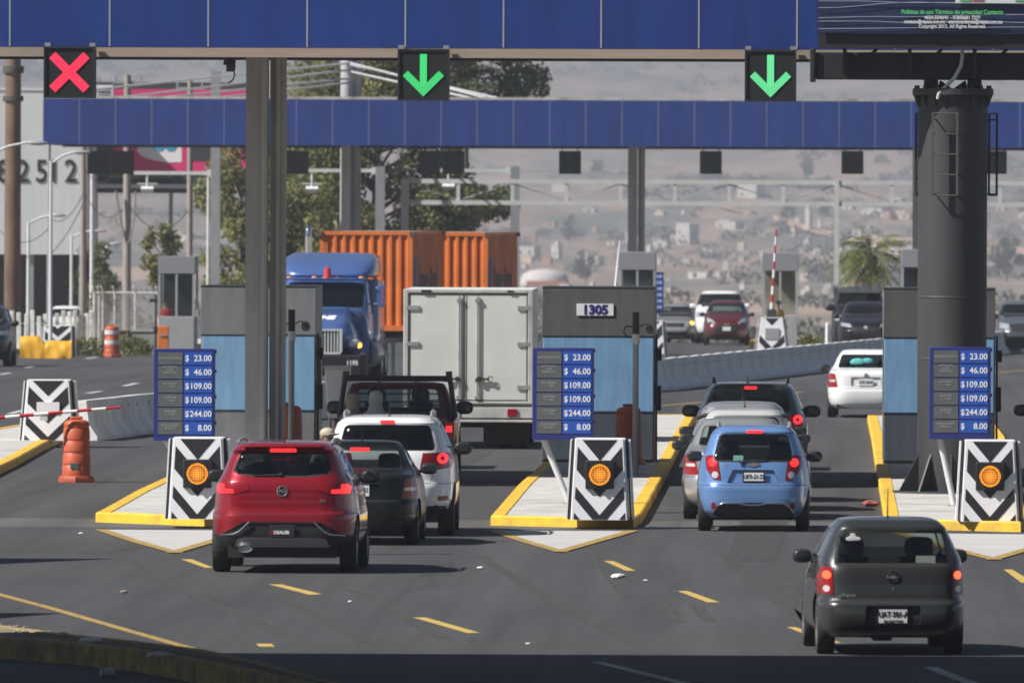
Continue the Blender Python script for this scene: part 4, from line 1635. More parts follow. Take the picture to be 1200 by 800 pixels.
def price_board():
    t = thing('price_board', 'blue toll price board left of the chevron cushion behind the red car', 'price board', (0, 0, 0), 0, 'toll price boards')
    k = 202.0 / F
    wd, h = 72 * k, 108 * k
    z0 = 0
    b = MB()
    b.box2((-wd / 2, 0, z0), (wd / 2, .13, z0 + h))
    b.build('board', PF, t, bevel=.008)
    rh = h * .905 / 6
    for i, (lab, pr) in enumerate(ROWS):
        zc = z0 + h - h * .03 - rh * (i + .5)
        b = MB()
        b.box2((-wd * .43, -.007, zc - rh * .45), (-wd * .03, .0, zc + rh * .45))
        lp = b.build('label_panel', PG, t)
        b = MB()
        b.box2((-wd * .005, -.007, zc - rh * .45), (wd * .455, .0, zc + rh * .45))
        pp = b.build('price_panel', PB, t)
        text('$', .126, PT, pp, (wd * .045, -.009, zc), bold=.002, sx=.9)
        text(pr, .126, PT, pp, (wd * .447, -.009, zc), ax='RIGHT', bold=.002, sx=.95)
        n = lab.count('\n')
        text(lab, .052 if n == 0 else .042, PL, lp, (-wd * .23, -.009, zc + (n * .5 * .036 if n else 0)), sx=.9)
    for zz in (.18, .46, .74, .95):
        b = MB()
        b.box2((wd / 2, .02, z0 + h * zz), (wd / 2 + .02, .07, z0 + h * zz + .05))
        b.build('hinge', M_['black'], t)
    return t


pb = price_board()
boards = [pb, dup(pb), dup(pb)]
far_board = dup(pb)
posts = {}
for i, (cx, cy, lab, q0, q1) in enumerate((
        (216, 462.5, None, (187, 505), (212, 604)),
        (660, 461.5, 'blue toll price board in front of the booth numbered 1305', (633, 505), (660, 600)),
        (1125, 460.5, 'blue toll price board in front of the thick grey pole', (1099, 503), (1120, 596)))):
    y = 202.0
    p = W(cx, cy, y)
    h = 108 * y / F
    o = boards[i]
    if lab: o['label'] = lab
    o.location = (p.x, y, p.z - h / 2)
    a, c = W(q0[0], q0[1], y + .17), G(q1[0], q1[1], .138)
    c = Vector((c.x, y + .15, .138))
    b = MB()
    b.cyl(c - Vector(o.location), a - Vector(o.location), .045, n=12)
    b.build('leaning_post', POST, o)
    b = MB()
    b.box2((c.x - o.location.x - .1, c.y - y - .1, .138 - o.location.z), (c.x - o.location.x + .1, c.y - y + .1, .15 - o.location.z))
    b.build('foot_plate', M_['steel'], o)

# ------------------------------------------------------------------ device posts, barrels, barrier arm
HORN = mat('horn_beige', (.38, .36, .31), .6)
for i, (px, py, lab) in enumerate(((339, 566, 'grey post with a loudspeaker horn in front of the blue booth beside the near column'), (744.5, 556, 'grey post with a loudspeaker horn in front of booth 1305'))):
    p = G(px, py, .138)
    if i == 0:
        p = Vector((W(341.5, 450, 226).x, 226.0, .138))
        t = thing('device_post', lab, 'post', tuple(p))
        b = MB()
        b.cyl((0, 0, 0), (0, 0, 2.2), .05, n=14)
        b.box((0, 0, .015), (.22, .22, .03))
        b.build('post', COLG, t)
        b = MB()
        b.cyl((0, 0, 2.2), (0, 0, 2.66), .058, n=14)
        b.build('dark_top', M_['black'], t)
        b = MB()
        b.cyl((0, 0, 2.14), (0, 0, 2.30), .066, n=14)
        b.build('white_band', NUMW, t)
        b = MB()
        b.lathe([(.03, 0), (.05, .08), (.09, .16), (.14, .22), (.135, .225), (.04, .1)], (0, 0, 0), 'Y', 18)
        o = b.build('horn', HORN, t)
        o.location = (.17, .05, 2.36)
        o.scale = (.62, .62, .62)
        o.rotation_euler = (R(10), 0, R(-150))
        b = MB()
        b.tube([(.06, 0, 2.42), (.14, 0, 2.47), (.22, -.02, 2.45), (.27, -.03, 2.36)], .01)
        b.build('bracket', M_['dark'], t)
        b = MB()
        b.tube([(-.05, 0, 2.42), (-.16, 0, 2.43), (-.2, 0, 2.34), (-.15, 0, 2.26), (-.05, 0, 2.24)], .012)
        b.build('cable_loop', M_['black'], t)
        d0 = t
    else:
        dup(d0, tuple(p), 0, lab)

ORG = mat('barrel_orange', (.44, .08, .03), .5, var=.15, scale=5, dirt=(.30, .07, .035))
ORW = mat('barrel_band_white', (.6, .6, .58), .4, var=.1)


def barrel(name, label, p, h=1.03, r=.245, bands=False, dents=True, base=True):
    t = thing(name, label, 'traffic barrel', tuple(p), 0, 'orange traffic barrels')
    prof = [(r * .99, .08)]
    for i in range(4):
        z0 = .1 + i * (h - .22) / 4
        z1 = z0 + (h - .22) / 4
        k0, k1 = 1 - .022 * i, 1 - .022 * (i + .9)
        prof += [(r * k0, z0), (r * k1, z1 - .03), (r * (k1 - .05), z1 - .015), (r * (k1 - .05), z1)]
    k = 1 - .022 * 4
    prof += [(r * k, h - .09), (r * k * .92, h - .03), (r * k * .62, h), (r * .2, h + .005)]
    b = MB()
    b.lathe(prof, n=26)
    b.build('drum', ORG, t, 50)
    b = MB()
    b.lathe([(r * 1.25, 0), (r * 1.27, .04), (r * 1.18, .1), (r * 1.0, .115)], n=8)
    b.build('base_ring', ORG, t, 30)
    b = MB()
    b.box((0, 0, h + .03), (.2, .05, .05))
    b.build('carry_grip', ORG, t, bevel=.015)
    if bands:
        for zz in (.42, .74):
            b = MB()
            b.lathe([(r * (1.0 - .08 * zz) + .004, h * zz), (r * (1.0 - .08 * zz) + .004, h * zz + .13)], n=26)
            b.build('white_band', ORW, t)
    else:
        b = MB()
        b.box((-.02, -r * .985, .27), (.13, .012, .09))
        b.build('sticker', mat('sticker_green', (.04, .10, .09), .6), t)
    return t


barrel('traffic_barrel', 'orange traffic barrel on the road at the tip of the barrier arm', G(89.5, 565), 1.02, .235)
barrel('traffic_barrel', 'dull orange barrel in the shade against the lower panel of booth 1305', Vector((W(736.5, 500, 231.8).x, 231.8, .138)), .98, .235)
barrel('traffic_barrel', 'dull orange barrel in the shade against the light grey booth', Vector((W(338, 500, 231.9).x, 231.9, .138)), .98, .25)

# barrier arm
ARMR = mat('arm_red', (.45, .02, .03), .4)
p0, p1 = W(-95, 497.5, 222), W(141, 477, 222)
t = thing('barrier_arm', 'red and white striped barrier arm in front of the lamp-less chevron cushion', 'barrier', (p0.x, 222, 0))
b = MB()
n = 14
for i in range(n):
    a, c = p0.lerp(p1, i / n), p0.lerp(p1, (i + 1) / n)
    b.mi = i % 2
    rr = .037 - .014 * i / n
    b.cyl(a - t.location, c - t.location, rr, rr - .0015, n=10)
b.build('arm', [NUMW, ARMR], t)
b = MB()
b.box2((-.25, -.2, 0), (.15, .25, p0.z + .12))
b.build('drive_cabinet', mat('cabinet_orange', (.55, .13, .03), .5), t, bevel=.02)
b = MB()
q = p0.lerp(p1, .62) - t.location
b.box((q.x, -.01, q.z - .075), (.12, .02, .07), rx=.1)
b.build('arm_clip', NUMW, t)

# ------------------------------------------------------------------ hoarding on the thick pole
POLE = mat('pole_charcoal', (.036, .037, .039), .55, var=.16, scale=1.5, stretch=(1, 1, .3))
BLK = mat('catwalk_black', (.012, .012, .014), .6)
VIN = mat('hoarding_vinyl_navy', (.018, .026, .072), .35, var=.2, scale=1.2, stretch=(.4, 1, 5), bump=.5)
yp = 211.0
pc = G(1117.5, 583, .138)
t = thing('hoarding', 'dark blue hoarding on a thick charcoal pole at the right', 'hoarding', (pc.x, yp, .138))
O = t.location.copy()
kp = yp / F
zf = W(1117, 108, yp).z - O.z
rp = 40.5 * kp
b = MB()
b.lathe([(rp, 0), (rp, 2.05), (rp + .006, 2.06), (rp + .006, 2.075), (rp, 2.085), (rp, 3.0), (rp + .006, 3.01), (rp + .006, 3.025), (rp, 3.035), (rp, zf)], n=48)
b.build('pole', POLE, t, 20)
b = MB()
b.lathe([(47 * kp, zf - .05), (47.5 * kp, zf - .045), (47.5 * kp, zf + .05), (46 * kp, zf + .055)], n=40)
for i in range(18):
    a = 2 * math.pi * i / 18
    b.cyl((math.cos(a) * 43.5 * kp, math.sin(a) * 43.5 * kp, zf + .05), (math.cos(a) * 43.5 * kp, math.sin(a) * 43.5 * kp, zf + .1), .022, n=6)
    b.prism([(math.cos(a) * rp, math.sin(a) * rp, zf - .05), (math.cos(a) * 46.5 * kp, math.sin(a) * 46.5 * kp, zf - .05), (math.cos(a) * rp, math.sin(a) * rp, zf - .26)], (.012 * math.sin(a), -.012 * math.cos(a), 0))
b.build('flange', POLE, t, 30)
b = MB()
for i in range(10):
    a = R(198 + 36 * i)
    c, s = math.cos(a), math.sin(a)
    b.prism([(c * rp, s * rp, 0), (c * (rp + .33), s * (rp + .33), 0), (c * rp, s * rp, .6)], (.03 * s, -.03 * c, 0))
b.lathe([(rp + .38, -.0), (rp + .38, .03), (rp, .032)], n=40)
b.build('base_gusset', POLE, t, 30)
zt = W(1117, 78, yp).z - O.z
xl = W(956, 78, yp).x - O.x
b = MB()
b.box2((xl, -.3, zt - .21), (xl + 9, .3, zt + .21))
for x in (W(1091, 100, yp).x - O.x, W(1142, 100, yp).x - O.x):
    b.box2((x - .11, -.28, zf + .055), (x + .11, .28, zt - .21))
    b.prism([(x - .14 * (1 if x > 0 else -1), 0, zt - .21), (x - .32 * (1 if x > 0 else -1), 0, zf + .06), (x - .1 * (1 if x > 0 else -1), 0, zf + .06)], (0, .04, 0))
b.box2((xl - .09, -.36, zt - .25), (xl, .36, zt + .27))
b.build('torsion_beam', BLK, t, 0, bevel=.02)
# catwalk with open struts, then the face
zc0, zc1 = W(1117, 57, yp - .9).z - O.z, W(1117, 40, yp - .9).z - O.z
fx0 = W(957.5, 30, yp - .9).x - O.x
b = MB()
b.box2((fx0 + .02, -.86, zc0), (fx0 + 9, -.55, zc1 - .004))
for i in range(9): b.box2((fx0 + .4 + i, -.62, zt - .2), (fx0 + .46 + i, -.3, zc0 + .02))
for i in range(9): b.box((fx0 + .75 + i, -.44, zt + .1), (.05, .05, .5), ry=R(48))
b.build('catwalk', BLK, t, 0)
b = MB()
# the vinyl is pulled tight over the frame: gentle ridges towards the lower edge
nx, nz_ = 60, 22
W0, H0 = 9.0, 3.6
grid = []
for j in range(nz_ + 1):
    row = []
    for i in range(nx + 1):
        u, v = i / nx, j / nz_
        wv = .018 * math.sin(9 * v + 3.0 * mnoise.noise(Vector((u * 3, v * 2, 1)))) * math.exp(-v * 3) + .02 * mnoise.noise(Vector((u * 4, v * 14, 5)))
        row.append(b.bm.verts.new((fx0 + u * W0, -.92 + wv, zc1 + v * H0)))
    grid.append(row)
for j in range(nz_):
    for i in range(nx): b._f([grid[j][i], grid[j][i + 1], grid[j + 1][i + 1], grid[j + 1][i]])
b.build('printed_face', VIN, t, 60)
b = MB()
b.box2((fx0, -.86, zc1), (fx0 + W0, -.55, zc1 + H0))
b.build('face_frame', BLK, t, 0)
b = MB()
for z, sl, am in ((.07, .012, .02), (.19, -.004, .035), (.24, .02, .02), (.42, .03, .05), (.5, -.01, .03)):
    pts = [(fx0 + .02 + i * .3, -.947 - .004 * (i % 2), zc1 + z + sl * i * .3 + am * mnoise.noise(Vector((i * .31, z * 30, 2)))) for i in range(30)]
    b.tube(pts, .0042, 5)
b.build('fold_line', mat('fold_line_grey', (.35, .38, .45), .6), t)  # pale tubes added to draw the wavy folds of the vinyl
HG = mat('hoarding_green', (.09, .50, .16), .5)
HW = mat('hoarding_white', (.62, .63, .66), .5)
HR = mat('hoarding_red', (.5, .04, .05), .5)


def htext(s, px, py, size, m, ax='CENTER', sx=.9, bold=.002):
    p = W(px, py, yp - .97)
    text(s, size, m, t, (p.x - O.x, -.965, p.z - O.z), ax=ax, sx=sx, bold=bold)


htext('Políticas de uso Término de privacidad Contacto', 1116, 14.5, .092, HG, sx=.86, bold=.003)
htext('4624-3540/41 - 01800681 7277', 1116, 21, .075, HW, bold=.003)
htext('contacto@viapass.com.mx - atencionaclientes@viapass.com.mx', 1117, 25.8, .075, HW, sx=.78, bold=.003)
htext('Copyright 2012. All Rights Reserved.', 1116, 31.2, .075, HW, sx=.92)
b = MB()
p, q = W(1119.5, 4, yp - .97), W(1225, -30, yp - .97)
b.box2((p.x - O.x, -.968, p.z - O.z), (q.x - O.x, -.95, q.z - O.z))
wp = b.build('white_box', HW, t)
for px, m in ((1131, HG), (1146, HR), (1196, HG)):
    b = MB()
    p = W(px, -.5, yp - .97)
    b.box((p.x - O.x, -.974, p.z - O.z), (.17, .01, .05))
    b.build('button', m, wp)
b = MB()
c = [W(1127, 59, yp - .45), W(1128, 66, yp - .5), W(1126, 78, yp - .5), W(1118, 92, yp - .52), W(1108, 102, yp - .56), W(1100, 110, yp - .58), W(1099, 116, yp - .56)]
b.tube([p - O for p in c], .03, 8)
b.build('white_conduit', mat('conduit_white', (.55, .54, .5), .5), t)


# ladders
def ladder(name, xa, xb, y, z0, z1, m, step=.31):
    b = MB()
    for x in (xa, xb): b.box((x, y, (z0 + z1) / 2), (.035, .03, z1 - z0))
    k = int((z1 - z0) / step)
    for i in range(k + 1): b.cyl((xa, y, z0 + i * (z1 - z0) / k), (xb, y, z0 + i * (z1 - z0) / k), .011, n=6)
    for z in (z0 + .02, z1 - .1):
        for x in (xa, xb): b.cyl((x, y, z), (x * .8, -rp * .8 if y < -.3 else 0, z), .014, n=6)
    return b.build(name, m, t)


zl0, zl1 = W(1117, 229, yp).z - O.z, W(1117, 133, yp).z - O.z
STL = mat('ladder_steel', (.10, .10, .10), .5, .3)
ladder('ladder', W(1092.5, 200, yp).x - O.x, W(1121, 200, yp).x - O.x, -rp - .12, zl0, zl1, STL)
ladder('cage_rail', W(1073.5, 200, yp).x - O.x, W(1080, 200, yp).x - O.x, 0.0, zl0, zl1, BLK, .25)
ladder('cage_rail', W(1159, 200, yp).x - O.x, W(1168, 200, yp).x - O.x, 0.0, zl0, zl1, BLK, .6)


# ------------------------------------------------------------------ vehicles
PREDc = paint('paint_red', (.31, .004, .016), .45, .3)
PGREY = paint('paint_graphite', (.042, .044, .047), .5, .36)
PBLUE = paint('paint_sky_blue', (.125, .25, .50), .25, .34)
PBLACK = paint('paint_black_green', (.005, .008, .0075), .3, .3)
PWHITE = paint('paint_white', (.74, .74, .73), 0, .35)
PSILV = paint('paint_silver', (.40, .41, .41), .6, .35)
PCREAM = paint('paint_pale_silver', (.56, .555, .53), .2, .35)
PNAVY = paint('paint_dark_blue', (.035, .048, .066), .4, .32)
PMAROON = paint('paint_maroon', (.055, .008, .012), .3, .32)
PMAROON2 = paint('paint_wine', (.10, .010, .016), .3, .32)
PBLK = paint('paint_black', (.012, .013, .015), .3, .3)


def heading(rz): return Vector((-math.sin(rz), math.cos(rz), 0))


def at_wheel(px, py, sp, rz=0.0):
    """the place of a car whose rear wheels stand at that pixel"""
    p = G(px, py)
    return p - heading(rz) * sp['yr']


def at_y(px, y): return GX(px, y)


def frame_plate(root, sp, x, z, col, s, sub, y=None, size=.085):
    o = number_plate(root, sp, x, z, s, sub, y=y, size=size)
    return o


# grey hatchback in front at the right
sp = old_hatch()
rz = R(3.3)
k, parts = car('car', 'dark grey hatchback nearest to the camera at the lower right', 'car', sp, PGREY, at_wheel(1041.5, 766, sp, rz), rz)
number_plate(k, sp, 0, .415, 'UAT-981-A', 'KAVAK.COM', y=.022, wd=.29, h=.145)
on_tail(k, sp, 'badge', 0, .81, lambda b: (b.tube([(.056 * math.cos(R(20 * i)), -.012, .056 * math.sin(R(20 * i))) for i in range(19)], .0085, 6), b.box((0, -.01, 0), (.075, .014, .022)), b.box((0, -.011, 0), (.03, .016, .036))), M_['chrome'], .0)
text('chevy', .062, M_['steel'], k, (-.47, surf_y(sp['lv'], -.55, .625, 7.5) - .022, .625), bold=.001, sx=1.25, shear=.15, name='badge_lettering')
aerial(k, 0, 1.0, 1.40, .30, -.2)
b = MB()
for (x, z, r) in ((-.43, 1.195, .04), (-.40, 1.20, .05), (-.36, 1.195, .04)): b.ball((x, 0, z), r, (1.1, .04, .55), 12, 6)
b.ball((-.40, 0, 1.235), .03, (1, .05, .6), 10, 5)
o = b.build('window_sticker', NUMW, k)
o.location = (0, surf_y(sp['lv'], -.4, 1.2, 7.5) - .012, 0)
b = MB()
b.box((.34, 0, .985), (.20, .006, .085))
o = b.build('window_sticker', mat('sticker_pale', (.25, .3, .28), .5), k)
o.location = (0, surf_y(sp['lv'], .34, .985, 7.5) - .012, 0)
b = MB()
b.box((.02, .35, .24), (.6, .3, .07))
b.box((-.1, .3, .19), (.2, .3, .07))
b.build('exhaust_silencer', M_['under'], k, bevel=.02)
on_tail(k, sp, 'lock', 0, .69, lambda b: b.cyl((0, 0, 0), (0, -.008, 0), .012), M_['chrome'], 0)

# red sport utility
sp = crossover()
rz = R(-1.0)
k, parts = car('car', 'metallic red sport utility car with lit brake lamps', 'car', sp, PREDc, at_wheel(334.5, 670, sp, rz), rz)
number_plate(k, sp, 0, .54, None, None, m=mat('plate_dark', (.03, .03, .035), .3), wd=.31, h=.15, off=.02)
y0 = surf_y(sp['lv'], 0, .54, 6.2) - .03
text('DEALER', .055, NUMW, k, (.0, y0, .515), bold=.002, name='plate_lettering')
b = MB()
b.box((-.11, y0 + .004, .515), (.05, .006, .05))
b.build('plate_mark', PREDc, k)
bd = on_tail(k, sp, 'badge', 0, 1.025, lambda b: b.tube([(.064 * math.cos(R(22.5 + 45 * i)), -.012, .064 * math.sin(R(22.5 + 45 * i))) for i in range(9)], .008, 6), M_['chrome'], .0)
text('MG', .062, M_['chrome'], bd, (0, -.012, 0), bold=.002, sx=.9)
b = MB()
b.cyl((0, 0, 0), (0, -.008, 0), .058, n=8)
b.build('badge_field', M_['black'], bd, 0)
text('ZS', .045, M_['chrome'], k, (.50, surf_y(sp['lv'], .5, .905, 6.2) - .006, .905), bold=.001, sx=1.5, name='badge_lettering')
for s in (-1, 1):
    b = MB()
    pts = [(s * .40, .645), (s * .46, .59), (s * .53, .525), (s * .60, .49), (s * .78, .478)]
    b.tube([(x, surf_y(sp['lv'], x, z, 6.2) - .018, z) for x, z in pts], .012, 8)
    b.build('chrome_trim', M_['chrome'], k)
b = MB()
b.lathe([(.05, -.02), (.058, -.05), (.06, .15)], axis='Y', n=20)
o = b.build('exhaust_tip', M_['steel'], k)
o.location = (-.46, .05, .31)
o.scale = (1.6, 1, .75)
roof_rails(k, .585, .75, 2.5, 1.635, M_['steel'], .035)
aerial(k, 0.0, .62, 1.615, .10, -.8)
wiper(k, (-.02, surf_y(sp['lv'], 0, 1.23, 6.2) - .02, 1.225), (-.36, surf_y(sp['lv'], -.36, 1.215, 6.2) - .014, 1.215))
b = MB()
b.box((0, .30, 1.575), (1.0, .16, .03))
b.build('spoiler', PREDc, k, bevel=.012)

# black four-door behind the red car
sp = saloon()
rz = R(-.4)
k, parts = car('car', 'black four-door car between the red and the white sport utility cars', 'car', sp, PBLACK, at_wheel(421, 637.5, sp, rz), rz)
number_plate(k, sp, .0, .745, 'UME-42-51', None, y=.075, wd=.32, h=.16)
b = MB()
b.box((0, 0, 0), (.26, .04, .05))
o = b.build('brake_light', M_['redon'], k, bevel=.01, loc=(0, .93, 1.275))
aerial(k, .02, 1.15, 1.385, .14, -.5)
for s in (-1, 1):
    on_tail(k, sp, 'bumper_marker', s * .79, .42, lambda b: b.box((0, 0, 0), (.02, .05, .09)), mat('amber_plastic', (.55, .24, .03), .3), .02)

# white sport utility
sp = family_utility()
rz = R(.3)
k, parts = car('car', 'white sport utility car with dark rear window and roof rails', 'car', sp, PWHITE, at_wheel(455, 626.8, sp, rz), rz)
number_plate(k, sp, 0, .86, 'ULC-307-B', None, off=.015)
roof_rails(k, .60, .65, 2.7, 1.70, M_['steel'], .06)
aerial(k, .02, .68, 1.655, .17, -.3)

# sky-blue hatchback
sp = small_hatch()
rz = R(-.3)
k, parts = car('car', 'sky blue compact hatchback with black mirrors', 'car', sp, PBLUE, at_wheel(882.8, 622, sp, rz), rz)
number_plate(k, sp, .01, .775, None, None, m=mat('plate_frame', (.02, .02, .025), .4), wd=.31, h=.165, y=.048)
number_plate(k, sp, .01, .775, 'UKR-21-52', None, y=.036, wd=.275, h=.115, size=.085)
on_tail(k, sp, 'badge', 0, .945, lambda b: (b.box((0, -.006, 0), (.17, .014, .034)), b.box((0, -.008, 0), (.07, .016, .06))), M_['chrome'], .004)
b = MB()
b.box((0, 0, 0), (.23, .03, .042))
b.build('brake_light', M_['redon'], k, bevel=.008, loc=(.02, .255, 1.40))
wiper(k, (-.17, .075, .985), (.22, .09, 1.0))
b = MB()
b.ball((-.155, .07, .965), .045, (.5, .5, 1.1), 8, 6)
b.build('wiper_arm', M_['black'], k)
roof_rails(k, .50, .62, 2.1, 1.50, M_['steel'], .05)
b = MB()
pts = [(-.56, .27), (-.50, .36), (-.42, .40), (-.2, .40), (-.08, .375), (.08, .375), (.2, .40), (.42, .40), (.50, .36), (.56, .27)]
b.tube([(x, surf_y(sp['lv'], x, z, 5.4) - .006, z + .006) for x, z in pts], .012, 6)
b.build('bumper_trim', M_['chrome'], k)
b = MB()
b.box((-.21, 0, 1.035), (.14, .006, .075))
o = b.build('window_sticker', mat('sticker_teal', (.2, .42, .38), .5), k, loc=(0, .105, 0))
on_tail(k, sp, 'badge', -.39, .925, lambda b: b.cyl((0, 0, 0), (0, -.006, 0), .025), M_['steel'], 0)

# the cars ahead of it
s1 = scaled(saloon(), 4.25, .84, 1.47)
k, parts = car('car', 'silver four-door car just ahead of the sky blue hatchback', 'car', s1, PSILV, at_wheel(866, 608, s1), 0)
number_plate(k, s1, 0, .77, 'UNA-14-20', None)
s2 = scaled(small_hatch(), 3.9, .83, 1.53, mirror_paint=False)
k, parts = car('car', 'pale car with a dark roof bar, second ahead of the sky blue hatchback', 'car', s2, PCREAM, at_y(872, 203.6), 0)
number_plate(k, s2, 0, .8, 'UPJ-60-33', None)
aerial(k, 0, .65, 1.56, .12, -.3)
b = MB()
b.tube([(-.72, .5, 1.38), (-.60, .5, 1.425), (.60, .5, 1.425), (.66, .5, 1.40)], .03, 8)
b.build('roof_bar', M_['black'], k)
s3 = scaled(small_hatch(), 3.85, .84, 1.54)
k, parts = car('car', 'silver hatchback with a roof aerial behind the dark blue utility car', 'car', s3, PSILV, at_y(869.5, 209.8), 0)
number_plate(k, s3, 0, .8, 'UEB-77-19', None)
aerial(k, 0, .6, 1.57, .2, -.1)
s4 = scaled(family_utility(), 4.7, .93, 1.70, mirror_s=(.17, .1, .11))
darkcar, parts = car('car', 'dark blue utility car at the booth, first in the right queue', 'car', s4, PNAVY, at_wheel(879.5, 570.5, s4), 0)
number_plate(darkcar, s4, 0, .86, 'UKC-55-02', None)
roof_rails(darkcar, .60, .65, 2.6, 1.74, M_['black'], .05)
aerial(darkcar, -.05, .7, 1.69, .1, -.5)
dup(darkcar, at_y(1272, 222), 0, 'dark car beyond the right edge of the view, only its mirror showing')

# white four-door on the way out
s5 = scaled(saloon(), 4.4, .86, 1.45, belt=1.02)
k, parts = car('car', 'white four-door car driving off beyond the booths', 'car', s5, PWHITE, at_wheel(1014.5, 489, s5), R(-1))
number_plate(k, s5, 0, .76, 'UTK-30-07', None)
on_tail(k, s5, 'badge', 0, .90, lambda b: (b.lathe([(.038, -.01), (.05, -.012), (.052, 0)], axis='Y', n=20), b.box((0, -.008, 0), (.05, .01, .015), ry=R(60)), b.box((0, -.008, 0), (.05, .01, .015), ry=R(-60))), M_['chrome'], .004)
aerial(k, 0.05, 1.2, 1.42, .25, -.2)
b = MB()
for x, z, r, in ((-.18, 1.16, .15), (.02, 1.2, .1)): b.ball((x, .80, z), r, (1.2, .3, .7), 12, 7)
b.build('window_plush', mat('plush_turquoise', (.10, .42, .42), .9), k)

# ------------------------------------------------------------------ pickup with a black rack
DARKRED = paint('paint_dark_red', (.10, .012, .018), .3, .32)
TUBEB = mat('rack_black', (.014, .014, .016), .4)
p = G(464.5, 566)
k = thing('pickup_truck', 'dark red pickup truck with a black rack behind its cab', 'pickup', (p.x, p.y - 1.25, 0), R(.3))
lv = [(.42, .86, 2.2, 5.35), (.55, .96, 2.12, 5.5), (.9, .99, 2.1, 5.5), (1.03, .97, 2.1, 5.3), (1.10, .95, 2.11, 4.05), (1.18, .92, 2.12, 3.85), (1.45, .84, 2.16, 3.45), (1.6, .77, 2.2, 3.15)]
bm = loft(lv, nr=14, nf=4.4, crown=.05)
for s in (-1, 1): carve(bm, disc(4.55, .4, .48, 18), 'x', s).free()
for nm, ax, sg, poly, m in (('rear_window', 'y', -1, rounded(-.70, .70, 1.14, 1.52, .05, 2, .06), M_['g_mid']), ('windscreen', 'y', 1, rounded(-.78, .78, 1.2, 1.54, .05, 2, .12), M_['g_light']),
                            ('side_window', 'x', 1, [(2.35, 1.14), (3.65, 1.14), (3.25, 1.5), (2.35, 1.52)], M_['g_mid']), ('headlight', 'y', 1, [(.55, .75), (.9, .75), (.9, .95), (.55, .95)], M_['head']),
                            ('headlight', 'y', 1, [(-.9, .75), (-.55, .75), (-.55, .95), (-.9, .95)], M_['head']), ('grille', 'y', 1, [(-.5, .7), (.5, .7), (.5, .95), (-.5, .95)], M_['black'])):
    for s in ((1, -1) if ax == 'x' else (sg,)):
        pc_ = carve(bm, poly, ax, s)
        rim(pc_, ax, s, -.004, .015, 0)
        finish(pc_, nm, m, k, 40)
finish(bm, 'cab', [DARKRED, M_['under']], k, 38)
b = MB()
b.box2((-.97, .06, .62), (-.90, 2.08, 1.03))
b.box2((.90, .06, .62), (.97, 2.08, 1.03))
b.box2((-.90, .08, .66), (.90, 2.08, .70))
b.box2((-.90, 2.0, .70), (.90, 2.06, 1.03))
for s in (-1, 1): b.box2((s * .935 - .05, .04, 1.03), (s * .935 + .05, 2.08, 1.06))
b.build('bed', DARKRED, k, 0, bevel=.02)
b = MB()
b.box2((-.80, 0, .64), (.80, .06, 1.05))
b.build('tailgate', DARKRED, k, 0, bevel=.015)
for s in (-1, 1):
    b = MB()
    b.box2((s * .89 - .08, .0, .72), (s * .89 + .08, .06, 1.03))
    t_ = b.build('tail_light', M_['red'], k, bevel=.01)
    b = MB()
    b.box2((s * .89 - .05, -.012, .86), (s * .89 + .05, .002, .96))
    b.build('tail_bulb', M_['redon'], t_, bevel=.01)
b = MB()
b.box2((-.92, -.12, .42), (.92, .05, .60))
b.build('rear_bumper', M_['steel'], k, bevel=.02)
b = MB()
b.box2((-.55, .2, .35), (.55, 5.2, .6))
b.build('chassis', M_['under'], k)
for y in (1.25, 4.55):
    for s in (-1, 1): wheel(k, s * .86, y, .38, .25, s, 6, .62)
for s in (-1, 1): wing_mirror(k, .98, 3.6, 1.20, s, M_['black'], (.16, .09, .12))
b = MB()
for s in (-1, 1):
    b.cyl((s * .95, 1.95, 1.06), (s * .85, 1.95, 1.76), .045, n=10)
    b.cyl((s * .85, 1.95, 1.70), (s * .84, 1.95, 1.82), .055, n=10)
    b.cyl((s * .90, 1.93, 1.05), (s * .78, 1.93, 1.45), .02, n=8)
b.cyl((-.86, 1.95, 1.70), (.86, 1.95, 1.70), .05, n=10)
for z in (1.12, 1.22, 1.32, 1.45): b.cyl((-.80, 1.95, z), (.80, 1.95, z), .013, n=6)
for x in (-.3, .3): b.cyl((x, 1.95, 1.06), (x, 1.95, 1.68), .014, n=6)
b.build('rack', TUBEB, k)
seats(k, (2.9, .55), rear=None)
PICK = k
b = MB()
random.seed(3)
for i in range(9):
    b.box((.05 + i * .085, .55 + random.uniform(-.2, .2), 1.02 + .05 * random.random()), (.10, .35, .07), rz=random.uniform(-.6, .6))
wood = b.build('wood_load', mat('raw_wood', (.46, .36, .22), .8, var=.25, scale=9), None, 0)
wood.location = k.location
tag(wood, 'heap of pale wood offcuts in the bed of the pickup truck', 'wood')
b = MB()
b.box((.4, .6, .85), (.9, .8, .30))
b.build('crate', M_['black'], wood)

# ------------------------------------------------------------------ box truck
TW = mat('truck_white', (.60, .61, .58), .5, var=.05, scale=1.6, dirt=(.50, .50, .47))
TWD = mat('truck_white_dirty', (.46, .46, .44), .55, var=.15, scale=3, dirt=(.26, .26, .25))
p = G(550, 525)
p.y -= 1.1
k = thing('box_truck', 'white box truck seen from behind with closed double doors', 'truck', (p.x, p.y, 0), R(.2))
hw, zb_, zt_ = 1.20, .84, 2.96
b = MB()
b.box2((-hw, .05, zb_), (hw, 5.4, zt_))
b.build('cargo_box', TW, k, 0, bevel=.02)
b = MB()
for x0, x1, z0, z1 in ((-hw, -hw + .09, zb_, zt_), (hw - .09, hw, zb_, zt_), (-hw + .09, hw - .09, zt_ - .07, zt_), (-hw + .09, hw - .09, zb_, zb_ + .05)):
    b.box2((x0, -.03, z0), (x1, .047, z1))
b.build('rear_frame', TWD, k, 0, bevel=.012)
